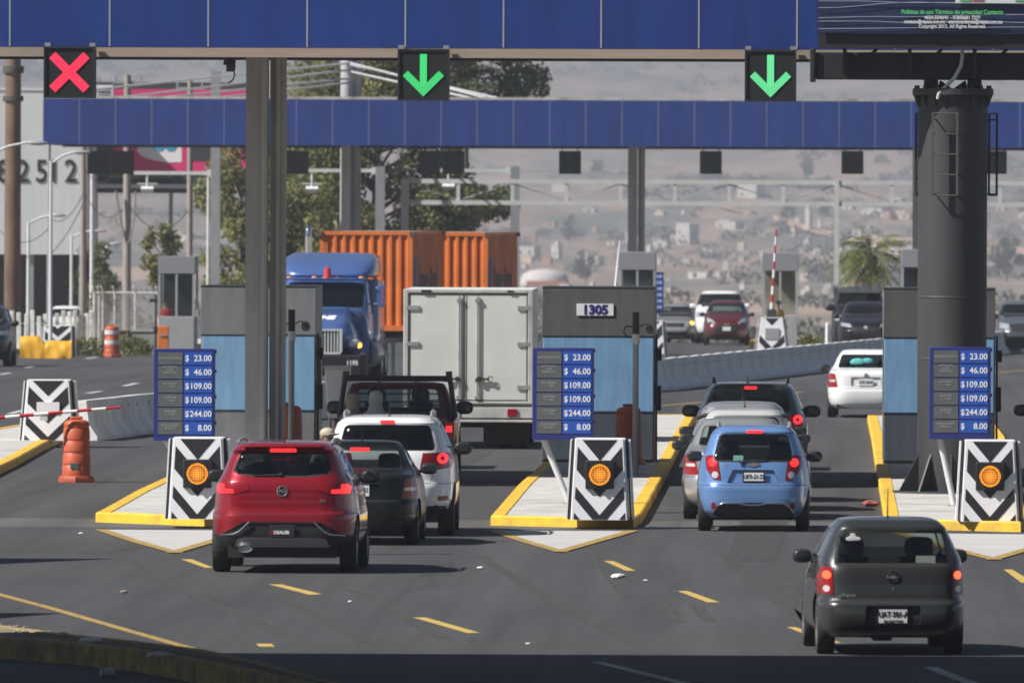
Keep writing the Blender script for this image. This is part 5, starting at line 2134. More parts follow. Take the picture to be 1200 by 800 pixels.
BUMPY = mat('door_sheet', (.62, .63, .60), .45, var=.05, scale=1.5, bump=.25, dirt=(.52, .52, .49))
for s in (-1, 1):
    x0, x1 = (-hw + .10, -.11) if s < 0 else (.015, hw - .10)
    x0, x1 = (-hw + .10, -.075) if s < 0 else (-.055, hw - .10)
    b = MB()
    b.box2((x0, -.006, zb_ + .06), (x1, .04, zt_ - .08))
    d = b.build('cargo_door', BUMPY, k, bevel=.01)
    b = MB()
    for a0, a1, z0, z1 in ((x0 + .01, x1 - .01, zt_ - .105, zt_ - .09), (x0 + .01, x1 - .01, zb_ + .065, zb_ + .08), (x0 + .012, x0 + .024, zb_ + .08, zt_ - .105), (x1 - .024, x1 - .012, zb_ + .08, zt_ - .105)):
        b.box2((a0, -.012, z0), (a1, -.004, z1))
    b.build('seal', M_['black'], d, 0)
    xr = -.17 if s < 0 else .17
    b = MB()
    b.cyl((xr, -.035, zb_ + .1), (xr, -.035, zt_ - .12), .018, n=8)
    for z in (zb_ + .12, zt_ - .2, 1.28): b.box((xr, -.03, z), (.09, .05, .06))
    b.build('lock_rod', M_['steel'], d)
    b = MB()
    b.box((xr + s * .1, -.05, 1.30), (.26, .03, .035))
    b.box((xr + s * .03, -.05, 1.30), (.07, .05, .09))
    b.tube([(xr + s * (.24 + .05 * math.cos(a)), -.055, 1.30 + .05 * math.sin(a)) for a in [R(20 + 32 * i) for i in range(11)]], .011, 6)
    b.build('handle', M_['dark'], d)
    for z in (1.15, 1.95, 2.62):
        b = MB()
        b.box((s * (hw - .17), -.015, z), (.24, .035, .075))
        b.build('hinge', M_['steel'], d)
b = MB()
b.box((-hw + .42, -.035, zt_ - .035), (.18, .02, .045))
b.build('marker_lamp', M_['black'], k)
b = MB()
b.box((hw - .42, -.035, zt_ - .035), (.12, .02, .035))
b.build('marker_lamp', M_['black'], k)
b = MB()
b.box2((-hw, -.02, .58), (hw, .1, .78))
b.box2((-hw, -.05, .50), (hw, .12, .55))
b.box2((-hw + .02, .1, .70), (hw - .02, 5.3, .838))
b.build('sill', TWD, k, 0, bevel=.01)
for s in (-1, 1):
    b = MB()
    b.box((s * .82, -.035, .68), (.18, .03, .14))
    b.build('tail_light', M_['red'], k, bevel=.01)
b = MB()
b.box((-.32, -.03, .68), (.34, .015, .12))
b.build('number_plate', mat('plate_blue', (.22, .35, .45), .5, var=.2, scale=12), k)
random.seed(5)
for s in (-1, 1):
    b = MB()
    n = 14
    pts = [(s * (.28 + .84 * i / n), .35, .06 + .05 * random.random() + (.0 if i % 3 else .04)) for i in range(n + 1)]
    b.prism([(s * .28, .35, .50)] + [Vector(q) for q in pts] + [(s * 1.12, .35, .50)], (0, .015, 0))
    b.build('mud_flap', M_['tyre'], k, 0)
b = MB()
b.box2((-.45, .4, .40), (.45, 7.4, .66))
b.cyl((-.9, 1.1, .5), (.9, 1.1, .5), .09)
b.build('chassis', M_['under'], k)
for s in (-1, 1):
    wheel(k, s * .98, 1.1, .47, .26, s, 8, .6)
    wheel(k, s * .68, 1.1, .47, .24, s, 8, .6)
    wheel(k, s * .98, 6.4, .47, .26, s, 8, .6)
cabbm = loft([(.5, 1.0, 5.6, 7.3), (.9, 1.05, 5.55, 7.35), (1.4, 1.06, 5.55, 7.3), (1.8, 1.02, 5.55, 7.0), (2.2, .95, 5.6, 6.7), (2.3, .88, 5.7, 6.6)], nr=9, nf=7)
for nm, ax, sg, poly in (('windscreen', 'y', 1, rounded(-.85, .85, 1.45, 2.12, .06, 2, .1)), ('side_window', 'x', 1, [(5.9, 1.45), (6.8, 1.45), (6.5, 2.1), (5.9, 2.1)])):
    for s in ((1, -1) if ax == 'x' else (sg,)):
        q = carve(cabbm, poly, ax, s)
        rim(q, ax, s, -.004, .015)
        finish(q, nm, M_['g_mid'], k, 40)
finish(cabbm, 'cab', [TW, M_['under']], k, 38)

# ------------------------------------------------------------------ tractor unit, trailers, containers
TBLUE = paint('paint_truck_blue', (.065, .125, .32), .2, .3)
TBUMP = mat('truck_bumper', (.010, .011, .014), .6, spec=.25)
AMBL = lamp('amber_lit', (1, .45, .05), 2.2)
AMBP = mat('amber_plastic_dim', (.6, .22, .03), .3)
nose = GX(373, 345)
k = thing('tractor_unit', 'blue tractor unit with a sleeper cab facing the camera', 'truck', tuple(nose), R(-2.6))
hb_ = loft([(.80, .80, .45, 2.5), (.95, .92, .2, 2.5), (1.2, .90, .12, 2.5), (1.5, .80, .20, 2.5), (1.68, .72, .5, 2.5), (1.82, .68, 1.1, 2.5), (1.9, .62, 1.7, 2.5)], nr=5, nf=9, crown=.03)
finish(hb_, 'bonnet', [TBLUE, M_['under']], k, 45)
cb = loft([(.75, 1.05, 2.1, 3.6), (1.3, 1.14, 1.95, 3.7), (1.84, 1.13, 1.85, 3.7), (2.2, 1.08, 2.05, 3.7), (2.52, 1.03, 2.25, 3.7), (2.62, .98, 2.35, 3.7)], nr=8, nf=14)
for nm, ax, sg, poly in (('windscreen', 'y', -1, rounded(-1.0, 1.0, 1.9, 2.50, .08, 3, .04)), ('side_window', 'x', 1, [(2.35, 1.75), (3.3, 1.75), (3.3, 2.4), (2.55, 2.4)])):
    for s in ((1, -1) if ax == 'x' else (sg,)):
        q = carve(cb, poly, ax, s)
        rim(q, ax, s, -.006, .02, .02)
        finish(q, nm, [M_['g_mid'], M_['under']], k, 40)
finish(cb, 'cab', [TBLUE, M_['under']], k, 40)
sl = loft([(.8, 1.2, 3.72, 5.7), (1.2, 1.24, 3.71, 5.7), (2.55, 1.24, 3.71, 5.7), (2.6, 1.23, 3.71, 5.7)], nr=14, nf=14, crown=.02)
finish(sl, 'sleeper', [TBLUE, M_['under']], k, 40)
rf = loft([(2.66, 1.13, 2.3, 5.7), (2.72, 1.20, 2.25, 5.7), (2.9, 1.22, 2.45, 5.7), (3.08, 1.19, 2.9, 5.7), (3.2, 1.12, 3.5, 5.7), (3.25, 1.04, 3.9, 5.65)], nr=5, nf=14, crown=.04)
finish(rf, 'roof_fairing', [TBLUE, M_['under']], k, 45)
b = MB()
b.box((0, 2.12, 2.62), (2.1, .28, .05), rx=R(-8))
v = b.build('sun_visor', TBLUE, k, bevel=.015)
for x in (-.92, -.28, 0, .28, .92):
    b = MB()
    b.ball((x, 2.12, 2.665), .06, (1.2, .8, .6), 10, 6)
    b.build('roof_marker', AMBP, v)
b = MB()
b.cyl((.06, 2.06, 2.64), (.06, 2.06, 2.92), .095, .08, n=14)
b.build('beacon', mat('beacon_red', (.6, .04, .03), .25, coat=.5), k)
b = MB()
b.mi = 0
for x0, x1, z0, z1 in ((-.60, .60, 1.33, 1.38), (-.56, .56, .74, .79), (-.60, -.53, .79, 1.33), (.53, .60, .79, 1.33)): b.box2((x0, .0, z0), (x1, .12, z1))
for i in range(13): b.box((-.48 + .08 * i, .045, 1.06), (.034, .04, .54))
g = b.build('grille', mat('grille_bright', (.75, .75, .74), .35, .5), k, 0)
b = MB()
b.box2((-.53, .08, .78), (.53, .16, 1.34))
b.build('grille_back', M_['under'], g, 0)
b = MB()
b.prism([(-1.2, .2, .2), (-1.1, -.05, .2), (1.1, -.05, .2), (1.2, .2, .2), (1.2, .9, .2), (-1.2, .9, .2)], (0, 0, .52))
bp_ = b.build('bumper', TBUMP, k, 0, bevel=.04)
text('1195', .16, NUMW, bp_, (.86, -.058, .52), bold=.004, sx=.95)
b = MB()
for s in (-1, 1): b.box((s * .55, -.055, .30), (.22, .02, .08))
b.build('fog_lamp', M_['clear'], bp_)
text('LINE', .21, NUMW, k, (.10, .40, 1.66), rot=(R(35), 0, 0), bold=.012, sx=1.3, shear=.2, name='bonnet_lettering')
for s in (-1, 1):
    b = MB()
    b.ball((s * .86, .38, 1.0), .17, (1.1, .8, .8), 14, 8, .8)
    h_ = b.build('headlight', M_['head'], k)
    b = MB()
    b.ball((s * .99, .35, .97), .09, (1, .9, .9), 10, 6)
    b.build('turn_signal', AMBL, h_)
    b = MB()
    seg = [(.62 * math.cos(R(a)), .62 * math.sin(R(a))) for a in range(0, 181, 15)]
    for (y0, z0), (y1, z1) in zip(seg, seg[1:]): b.prism([(s * .80, 1.25 + y0, .5 + z0), (s * .80, 1.25 + y1, .5 + z1), (s * 1.22, 1.25 + y1, .48 + z1), (s * 1.22, 1.25 + y0, .48 + z0)], (0, 0, .04))
    b.build('fender', TBLUE, k, 40)
    b = MB()
    b.cyl((s * .98, 2.7, .72), (s * .98, 4.6, .72), .34, n=24)
    for yy in (2.95, 3.6, 4.3): b.cyl((s * .98, yy, .72), (s * .98, yy + .06, .72), .352, n=24)
    b.build('fuel_tank', mat('tank_aluminium', (.42, .43, .45), .3, .8, var=.2, scale=2), k)
    b = MB()
    b.box((s * 1.42, 2.2, 2.2), (.20, .12, .56))
    b.cyl((s * 1.1, 2.3, 2.4), (s * 1.4, 2.2, 2.4), .02)
    b.cyl((s * 1.1, 2.3, 2.0), (s * 1.4, 2.2, 2.0), .02)
    mo = b.build('wing_mirror', TBLUE, k, bevel=.03)
    b = MB()
    for i in range(5): b.box((s * 1.47, 2.135, 2.03 + i * .08), (.035, .012, .05))
    b.build('reflector', mat('reflector_red', (.6, .06, .04), .3), mo)
    if s < 0:
        b = MB()
        b.cyl((s * .75, 5.85, 1.2), (s * .75, 5.85, 3.7), .085, n=14)
        b.tube([(s * .75, 5.85, 3.7), (s * .75, 5.88, 3.85), (s * .75, 5.98, 3.93)], .075, 12)
        b.build('exhaust_stack', M_['chrome'], k)
    for y, n_ in ((1.25, 1), (6.4, 2), (7.7, 2)):
        for j in range(n_): wheel(k, s * (1.0 - .32 * j), y, .5, .28, s, 10, .56)
b = MB()
b.box2((-.45, 1.0, .55), (.45, 8.4, .85))
b.build('chassis', M_['under'], k)
seats(k, (3.0, .95), rear=None)

ORC = mat('container_orange', (.60, .155, .028), .5, var=.14, scale=1.2, dirt=(.42, .12, .04))
ORD = mat('container_roof', (.30, .28, .26), .6, var=.2, scale=2)
INK = mat('container_ink', (.025, .035, .06), .6)
INKB = mat('container_ink_blue', (.03, .07, .25), .6)


def corrugated(n, length, h, depth, flip):
    """zig-zag sheet profile along length: list of (u, out)"""
    pitch = length / n
    pts = []
    for i in range(n):
        u = i * pitch
        pts += [(u, 0), (u + pitch * .28, 0), (u + pitch * .42, -depth), (u + pitch * .86, -depth)]
    pts.append((length, 0))
    return pts


def container(label, p, rz):
    t = thing('shipping_container', label, 'container', tuple(p), rz, 'orange shipping containers')
    w2, L, H = 1.219, 6.06, 2.59
    b = MB()
    for x in (-w2, w2):
        for y in (0, L): b.box((x - math.copysign(.065, x), y + (.065 if y == 0 else -.065), H / 2), (.13, .13, H))
    for y in (0, L):
        for z, hh in ((.07, .14), (H - .05, .10)): b.box((0, y + (.05 if y == 0 else -.05), z), (w2 * 2 - .26, .1, hh))
    for x in (-w2, w2):
        for z, hh in ((.07, .14), (H - .04, .08)): b.box((x - math.copysign(.045, x), L / 2, z), (.09, L - .26, hh))
    b.mi = 1
    for x in (-w2, w2):
        for y in (0, L):
            for z in (.06, H - .06): b.box((x, y, z), (.15, .15, .115))
    b.build('frame', [ORC, mat('casting_dark', (.10, .06, .04), .6)], t, 0)
    b = MB()
    pr = corrugated(9, 2 * w2 - .26, H, .05, 1)
    q = [(-w2 + .13 + u, .012 - o) for u, o in pr]
    for (x0, y0), (x1, y1) in zip(q, q[1:]): b.poly([(x0, y0, .14), (x1, y1, .14), (x1, y1, H - .1), (x0, y0, H - .1)])
    b.build('end_wall', ORC, t, 0)
    b = MB()
    b.box2((-w2 + .13, L - .06, .14), (w2 - .13, L - .03, H - .1))
    b.build('rear_doors', ORC, t, 0)
    pr = corrugated(22, L - .26, H, .036, 1)
    for s in (-1, 1):
        b = MB()
        q = [(s * (w2 - .01 + o), .13 + u) for u, o in pr]
        for (x0, y0), (x1, y1) in zip(q, q[1:]): b.poly([(x0, y0, .14), (x1, y1, .14), (x1, y1, H - .08), (x0, y0, H - .08)])
        wl = b.build('side_wall', ORC, t, 0)
        if s > 0:
            text('Hapag-Lloyd', .78, INK, wl, (w2 + .004, 1.15, 1.35), rot=(R(90), 0, R(90)), ax='LEFT', bold=.012, sx=.92, space=1.08)
            b = MB()
            b.box((w2 + .002, .62, 1.45), (.006, .42, .9))
            b.box((w2 + .002, .62, .92), (.006, .75, .22))
            b.build('emblem', INKB, wl, 0)
    b = MB()
    b.box2((-w2 + .09, .1, H - .03), (w2 - .09, L - .1, H - .004))
    b.build('roof', ORD, t, 0)
    return t


def trailer(label, p, rz):
    t = thing('container_trailer', label, 'trailer', tuple(p), rz, 'skeletal container trailers')
    b = MB()
    for s in (-1, 1): b.box2((s * .45 - .07, 0, .95), (s * .45 + .07, 6.4, 1.22))
    for y in (.2, 2.2, 4.2, 6.1): b.box2((-1.2, y - .08, 1.1), (1.2, y + .08, 1.26))
    b.build('frame', M_['dark'], t, 0)
    for y in (4.6, 5.8):
        for s in (-1, 1):
            wheel(t, s * 1.0, y, .5, .28, s, 10, .56)
            wheel(t, s * .68, y, .5, .28, s, 10, .56)
    for s in (-1, 1):
        b = MB()
        b.box2((s * .6 - .05, .9, .1), (s * .6 + .05, 1.0, .95))
        b.build('landing_leg', M_['steel'], t, 0)
    return t


rz1, rz2 = R(-5.9), R(-6.2)
c1, c2 = GX(428.5, 355.5), GX(518, 364.5)
for c, rz, l1, l2 in ((c1, rz1, 'orange shipping container directly behind the blue tractor unit', 'trailer under the orange container behind the blue tractor unit'),
                      (c2, rz2, 'orange shipping container on the second trailer, above the white box truck', 'second trailer, hidden behind the white box truck')):
    container(l1, c + Vector((0, 0, 1.28)), rz)
    trailer(l2, c + Vector((0, 0, 0)), rz)

# ------------------------------------------------------------------ oncoming and parked cars farther off
PI = math.pi


def oncoming(px, y, sp, pm, label, rz=0.0, group=None):
    p = GX(px, y)
    p = Vector((p.x, y, gz(y)))
    rz = PI + rz
    return car('car', label, 'car', sp, pm, p - heading(rz) * sp['L'], rz, group)[0]


r1 = scaled(small_hatch(), 3.7, .87, 1.66)
k = oncoming(851.5, 503, r1, PMAROON2, 'wine red hatchback facing the camera beyond the barrier')
number_plate(k, r1, 0, .62, None, tail=False)
on_tail(k, r1, 'badge', 0, .78, lambda b: b.box((0, 0, 0), (.2, .02, .05)), M_['chrome'], .0, False)
r2 = scaled(family_utility(), 4.5, .97, 2.0, mirror_paint=True)
oncoming(843.5, 513, r2, PWHITE, 'white utility car facing the camera behind the wine red hatchback')
r3 = scaled(saloon(), 4.3, .85, 1.45)
k = oncoming(790, 518, r3, PSILV, 'silver four-door car facing the camera left of the white utility car')
b = MB()
b.ball((0, 0, 0), .1, (1, .5, .8), 10, 6)
o = b.build('turn_signal', AMBL, k, loc=(-.66, surf_y(r3['lv'], .66, .74, 5, 4.2, False) + .0, .74))
oncoming(803, 536, scaled(saloon(), 4.3, .85, 1.47), PNAVY, 'dark blue car half hidden behind the silver four-door car')
r4 = scaled(crossover(), 4.75, .96, 1.72)
k = oncoming(1014.5, 468, r4, PBLK, 'black utility car facing the camera beside the right booth')
on_tail(k, r4, 'badge', 0, .86, lambda b: b.lathe([(.05, -.02), (.07, -.02), (.07, 0)], axis='Y', n=18), M_['chrome'], .03, False)
r5 = scaled(family_utility(), 5.0, 1.02, 2.10, mirror_s=(.2, .1, .14))
k = oncoming(1008, 482, r5, PBLK, 'black van with a dark load on its roof behind the black utility car')
bm = bmesh.new()
NX, NY = 26, 18
gv = []
for a in range(NX + 1):
    row = []
    for c in range(NY + 1):
        u, v = a / NX * 2 - 1, c / NY * 2 - 1
        e_ = max(0, 1 - max(abs(u), abs(v)) ** 6)
        z = 2.02 + e_ ** .5 * (.16 + .12 * abs(mnoise.noise(Vector((u * 2.4, v * 1.5, 3.3)))) + .07 * (u < -.6) + .03 * mnoise.noise(Vector((u * 7, v * 7, 1))))
        row.append(bm.verts.new((u * .80, 2.4 + v * 1.1, z)))
    gv.append(row)
for a in range(NX):
    for c in range(NY): bm.faces.new((gv[a][c], gv[a + 1][c], gv[a + 1][c + 1], gv[a][c + 1]))
r_ = bmesh.ops.extrude_edge_only(bm, edges=[e for e in bm.edges if e.is_boundary])
for v in r_['geom']:
    if isinstance(v, bmesh.types.BMVert): v.co.z = 1.99
rl = finish(bm, 'roof_load', mat('tarpaulin_dark', (.03, .034, .04), .8, bump=.5, var=.3, scale=5), None, 30)
rl.location, rl.rotation_euler = k.location, k.rotation_euler
tag(rl, 'dark lumpy load tied on the roof of the black van', 'roof load')
r6 = scaled(family_utility(), 4.7, .92, 1.80)
oncoming(1200, 462, r6, paint('paint_mid_grey', (.15, .16, .18), .5, .33), 'grey utility car cut off at the right edge of the view')
oncoming(-27, 392, scaled(crossover(), 4.5, .93, 1.75), PBLK, 'dark car cut off at the left edge of the view')
oncoming(75, 565, scaled(small_hatch(), 3.9, .86, 1.62), PWHITE, 'white car parked behind the white post fence at the left')


# ------------------------------------------------------------------ concrete barriers between the carriageways
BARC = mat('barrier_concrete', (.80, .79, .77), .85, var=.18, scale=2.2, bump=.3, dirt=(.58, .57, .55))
BARW = mat('barrier_white_edge', (.70, .70, .68), .7, var=.15, scale=3, dirt=(.45, .44, .42))


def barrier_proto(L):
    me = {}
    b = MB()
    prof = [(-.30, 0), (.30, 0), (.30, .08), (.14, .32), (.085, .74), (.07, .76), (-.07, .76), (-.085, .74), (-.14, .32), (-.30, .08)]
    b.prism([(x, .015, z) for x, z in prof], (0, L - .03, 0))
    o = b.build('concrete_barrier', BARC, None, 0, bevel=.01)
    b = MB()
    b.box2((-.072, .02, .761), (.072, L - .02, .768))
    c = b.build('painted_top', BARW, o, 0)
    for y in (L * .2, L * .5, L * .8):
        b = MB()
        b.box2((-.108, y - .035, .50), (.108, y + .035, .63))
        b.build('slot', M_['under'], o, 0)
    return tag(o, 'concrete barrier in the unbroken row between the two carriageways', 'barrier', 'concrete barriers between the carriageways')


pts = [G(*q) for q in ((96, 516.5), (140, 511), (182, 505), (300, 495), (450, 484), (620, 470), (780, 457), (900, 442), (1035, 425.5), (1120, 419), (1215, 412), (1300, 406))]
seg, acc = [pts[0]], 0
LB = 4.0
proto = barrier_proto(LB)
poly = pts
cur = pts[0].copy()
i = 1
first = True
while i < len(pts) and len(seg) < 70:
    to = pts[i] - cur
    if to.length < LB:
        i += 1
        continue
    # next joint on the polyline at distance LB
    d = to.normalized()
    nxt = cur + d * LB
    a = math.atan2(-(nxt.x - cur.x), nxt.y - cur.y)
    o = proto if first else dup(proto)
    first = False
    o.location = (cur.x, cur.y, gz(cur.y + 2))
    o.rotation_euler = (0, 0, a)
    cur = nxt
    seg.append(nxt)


# ------------------------------------------------------------------ foliage
LEAFS = [leafmat('leaf_dark', (.075, .095, .036)), leafmat('leaf_olive', (.155, .175, .058)), leafmat('leaf_yellowish', (.24, .23, .08))]
BARK = mat('bark', (.12, .09, .065), .9, var=.3, scale=6)


def leaves(blobs, n, size, rng, mix=(.3, .5), hollow=.2, seedv=0.0):
    """leaf-sized faces spread through the volume of the blobs: (cx, cy, cz, rx, ry, rz)"""
    bm = bmesh.new()
    wts = [b[3] * b[4] * b[5] for b in blobs]
    made = 0
    tries = 0
    while made < n and tries < n * 12:
        tries += 1
        b = rng.choices(blobs, wts)[0]
        u = Vector((rng.gauss(0, 1), rng.gauss(0, 1), rng.gauss(0, 1))).normalized()
        r = rng.uniform(hollow, 1) ** .6
        p = Vector((b[0] + u.x * b[3] * r, b[1] + u.y * b[4] * r, b[2] + u.z * b[5] * r))
        nv = mnoise.noise(Vector((p.x * .9 + seedv, p.y * .9, p.z * .9)))
        if nv < -.26 - .25 * (1 - r): continue
        s = size * rng.uniform(.6, 1.3)
        q = Vector((rng.gauss(0, 1), rng.gauss(0, 1), rng.gauss(0, 1) + .7)).normalized().to_track_quat('Z', 'Y').to_matrix()
        a = rng.uniform(0, 6.28)
        vs = [bm.verts.new(p + q @ Vector((math.cos(a + t) * s * k, math.sin(a + t) * s * k, 0))) for t, k in ((0, 1), (1.3, .55), (3.14, .9), (4.9, .55))]
        f = bm.faces.new(vs)
        t = rng.random() + nv * .35
        f.material_index = 0 if t < mix[0] else (1 if t < mix[0] + mix[1] else 2)
        made += 1
    return bm


def tree(name, label, cat, loc, H, blobs, n, size, seed, mix=(.3, .5), trunk=.2, mats=None, group=None):
    rng = random.Random(seed)
    t = thing(name, label, cat, tuple(loc), 0, group)
    b = MB()
    zc = min(b_[2] for b_ in blobs)
    b.tube([(0, 0, -.3), (.03, 0, zc * .5), (-.05, 0, zc), (0.05, 0, H * .75)], trunk, 10, [trunk * 1.2, trunk, trunk * .8, trunk * .25])
    for bl in blobs:
        c = Vector(bl[:3])
        st = Vector((0, 0, max(.4, c.z - bl[5] * 1.2)))
        b.tube([st, st.lerp(c, .5) + Vector((rng.uniform(-.2, .2), 0, .15)), c], trunk * .35, 6, [trunk * .28, trunk * .18, trunk * .08])
    b.build('trunk', BARK, t, 60)
    finish(leaves(blobs, n, size, rng, mix, seedv=seed * 3.7), 'crown', mats or LEAFS, t, 0)
    return t


def blobset(cx, w, z0, z1, n, seed, dy=.9):
    rng = random.Random(seed)
    out = []
    for i in range(n):
        k = (i + .5) / n
        z = z0 + (z1 - z0) * k
        prof = math.sin(math.pi * (.15 + .75 * k)) ** .6
        r = w * .5 * prof
        for j in range(3):
            x = cx + rng.uniform(-1, 1) * r * .75
            out.append((x, rng.uniform(-1, 1) * r * dy, z + rng.uniform(-.3, .3), r * rng.uniform(.38, .6), r * rng.uniform(.38, .6), (z1 - z0) / n * rng.uniform(.55, .95)))
    return out


def base_at(px, d): return GX(px, d)


tree('tree', 'tall olive-green tree behind the stay mast of the farther canopy', 'tree', base_at(440, 572), 14.5, blobset(0, 8.2, 2.2, 14.5, 10, 11) + blobset(1.5, 5.5, 2.2, 7.5, 4, 31) + blobset(-1.8, 4.5, 2.0, 7.0, 4, 32) + blobset(1.6, 4.8, 6.5, 14.5, 5, 33) + blobset(-2.2, 4.0, 7.0, 14.0, 5, 34), 62000, .115, 1, (.2, .5), .3)
tree('tree', 'dark drooping tree right of the stay mast, above the orange containers', 'tree', base_at(545, 585), 15, blobset(0, 4.2, 3.6, 8.0, 4, 12) + blobset(.5, 5.2, 9.6, 15, 4, 13), 14000, .14, 2, (.75, .22), .26)
tree('tree', 'yellow-green tree left of the near column', 'tree', base_at(282, 572), 9.8, blobset(0.2, 4.2, 1.2, 9.8, 8, 14), 16000, .115, 3, (.15, .45), .18)
tree('tree', 'bushy yellow-green tree between the near column and the blue tractor unit', 'tree', base_at(362, 575), 10.5, blobset(0, 4.4, 1.2, 10.5, 8, 15), 16000, .115, 4, (.2, .45), .18)
tree('tree', 'small round olive tree behind the far left booth', 'tree', base_at(189, 600), 5.7, blobset(0, 2.0, 3.0, 5.5, 4, 16), 2200, .12, 5, (.3, .5), .1)
tree('tree', 'dark tree in the shade below the grey building', 'tree', base_at(108, 640), 5.2, blobset(0, 2.2, 2.0, 5.2, 4, 17), 2200, .14, 6, (.6, .35), .12)
tree('bush', 'low bush against the chain-link fence', 'bush', base_at(123, 585), 3.3, blobset(0, 1.6, 1.1, 3.3, 3, 18), 1200, .1, 7, (.4, .5), .06)
for i, (px, d, w_, lab) in enumerate(((100, 438, 1.6, 'weeds at the foot of the yellow covered barrier'), (156, 440, 1.4, 'weeds right of the distant orange barrel'), (948, 466, 1.5, 'bush beside the far booth with the raised arm'))):
    p = base_at(px, d)
    t = tag(finish(leaves([(0, 0, .25, w_ / 2, .5, .4)], 700, .07, random.Random(40 + i), (.2, .5)), 'weed_clump', LEAFS, None, 0), lab, 'plant')
    t.location = p

# palm
pp = base_at(1022, 556)
t = thing('palm_tree', 'short palm with a brown skirt of dead fronds left of the thick grey pole', 'palm', tuple(pp))
H = 3.75
b = MB()
b.tube([(0, 0, -.2), (.02, 0, 1.2), (0, 0, 2.7), (0, 0, H)], .26, 14, [.3, .26, .24, .2])
b.build('trunk', BARK, t, 60)
PALM = [leafmat('palm_green', (.075, .10, .03)), leafmat('palm_light', (.21, .235, .06)), mat('palm_dead', (.26, .17, .08), .7, var=.3, scale=3)]
rng = random.Random(9)
for i in range(74):
    az = rng.uniform(0, 2 * math.pi)
    up = rng.uniform(-.55, 1.35) if i % 8 else rng.uniform(-1.1, -.85)
    L = rng.uniform(1.6, 2.15) * (1 if up > -.84 else .6)
    bm = bmesh.new()
    pts = []
    for k in range(9):
        f_ = k / 8
        rr = L * f_ * math.cos(up * (1 - f_ * .2))
        zz = H + .0 + L * f_ * math.sin(up) - .55 * L * f_ * f_ * (1.0 if up > 0 else .6)
        pts.append(Vector((math.cos(az) * rr, math.sin(az) * rr, zz)))
    side = Vector((-math.sin(az), math.cos(az), 0))
    dead = up < -.84
    for k in range(3, 9):
        for sgn in (-1, 1):
            for m_ in range(2):
                p = pts[k - 1].lerp(pts[k], m_ * .5 + .25)
                d = (pts[k] - pts[k - 1]).normalized()
                q = p + side * sgn * rng.uniform(.28, .5) + d * rng.uniform(.2, .45) - Vector((0, 0, rng.uniform(.03, .22)))
                w_ = d * .035
                f = bm.faces.new([bm.verts.new(p - w_), bm.verts.new(p + w_), bm.verts.new(q)])
                f.material_index = 2 if dead else (1 if rng.random() < .45 else 0)
    for a, c in zip(pts, pts[1:]):
        f = bm.faces.new([bm.verts.new(a - side * .025), bm.verts.new(c - side * .018), bm.verts.new(c + side * .018), bm.verts.new(a + side * .025)])
        f.material_index = 2 if dead else 1
    finish(bm, 'frond', PALM, t, 0)

# ------------------------------------------------------------------ far booths of the other carriageway
FBG = mat('far_booth_grey', (.24, .245, .26), .5, var=.08, scale=2)
FBL = mat('far_booth_panel', (.34, .34, .345), .5, var=.08, scale=2)
TAN = mat('booth_inside_tan', (.34, .27, .20), .7, var=.1, scale=2)
ARMW = NUMW


def far_booth(px0, px1, ytop, d, label, kind=0):
    p = base_at((px0 + px1) / 2, d)
    k = d / F
    hw = (px1 - px0) * k / 2
    h = (W(px0, ytop, d).z - p.z) - .15
    t = thing('toll_booth', label, 'toll booth', (p.x, p.y, p.z + .14))
    b = MB()
    b.box2((-hw, 0, h * .82), (hw, 2.6, h))
    b.build('top_panel', FBG, t, 0, bevel=.01)
    b = MB()
    b.box2((-hw + .02, .02, 0), (hw - .02, 2.55, h * .37))
    b.build('lower_panel', FBL, t, 0, bevel=.01)
    b = MB()
    for x in (-hw + .04, 0, hw - .04):
        for y in (.05, 2.5): b.box((x, y, h * .6), (.07, .07, h * .45))
    b.build('frame', FBL, t, 0)
    b = MB()
    b.box2((-hw + .1, 1.7, h * .37), (hw - .1, 1.75, h * .82))
    b.build('back_wall', TAN if kind else M_['under'], t, 0)
    for x0, x1 in ((-hw + .08, -.035), (.035, hw - .08)):
        b = MB()
        b.box2((x0, .045, h * .38), (x1, .055, h * .815))
        b.build('window', M_['g_light'], t, 0)
    return t


far_booth(185, 228, 300, 436, 'far toll booth at the left with a person in red inside')
far_booth(725, 768, 295, 452, 'far toll booth rising behind booth 1305')
far_booth(893, 935, 296, 446, 'far toll booth with a raised red and white arm in front', 1)
far_booth(1056, 1100, 292, 470, 'far toll booth hidden behind the thick grey pole, beside the palm')

c = crash_cushion(0, 0, 'distant chevron crash cushion below the raised red and white arm', False, .50, .34, 1.30, .8, 0, ((.80, 2), (.06, .26)), loc=base_at(904.5, 441))
b = MB()
b.box((0, .05, .78), (.44, .05, .36))
b.build('blank_plate', FBL, c)
c = crash_cushion(0, 0, 'distant chevron crash cushion peeping out at the right of booth 1305', False, .44, .36, 1.16, .8, 0, loc=base_at(763, 446))
c = crash_cushion(0, 0, 'distant chevron crash cushion in front of the white post fence', False, .46, .42, 1.0, .8, 0, ((.64, .90), (.22, .48)), loc=base_at(67.5, 431) + Vector((0, 0, .12)))
p = W(761.5, 342, 457)
fb_ = far_board
fb_.location = tuple(p - Vector((0, 0, .7)))
fb_['label'] = ('distant blue price board showing only its edge right of booth 1305')
fb_post = MB()
fb_post.cyl((p.x, 457.1, gz(457)), (p.x, 457.1, p.z - .7), .04)
tag(fb_post.build('sign_post', POST, None), 'white post under the distant price board by booth 1305', 'post')

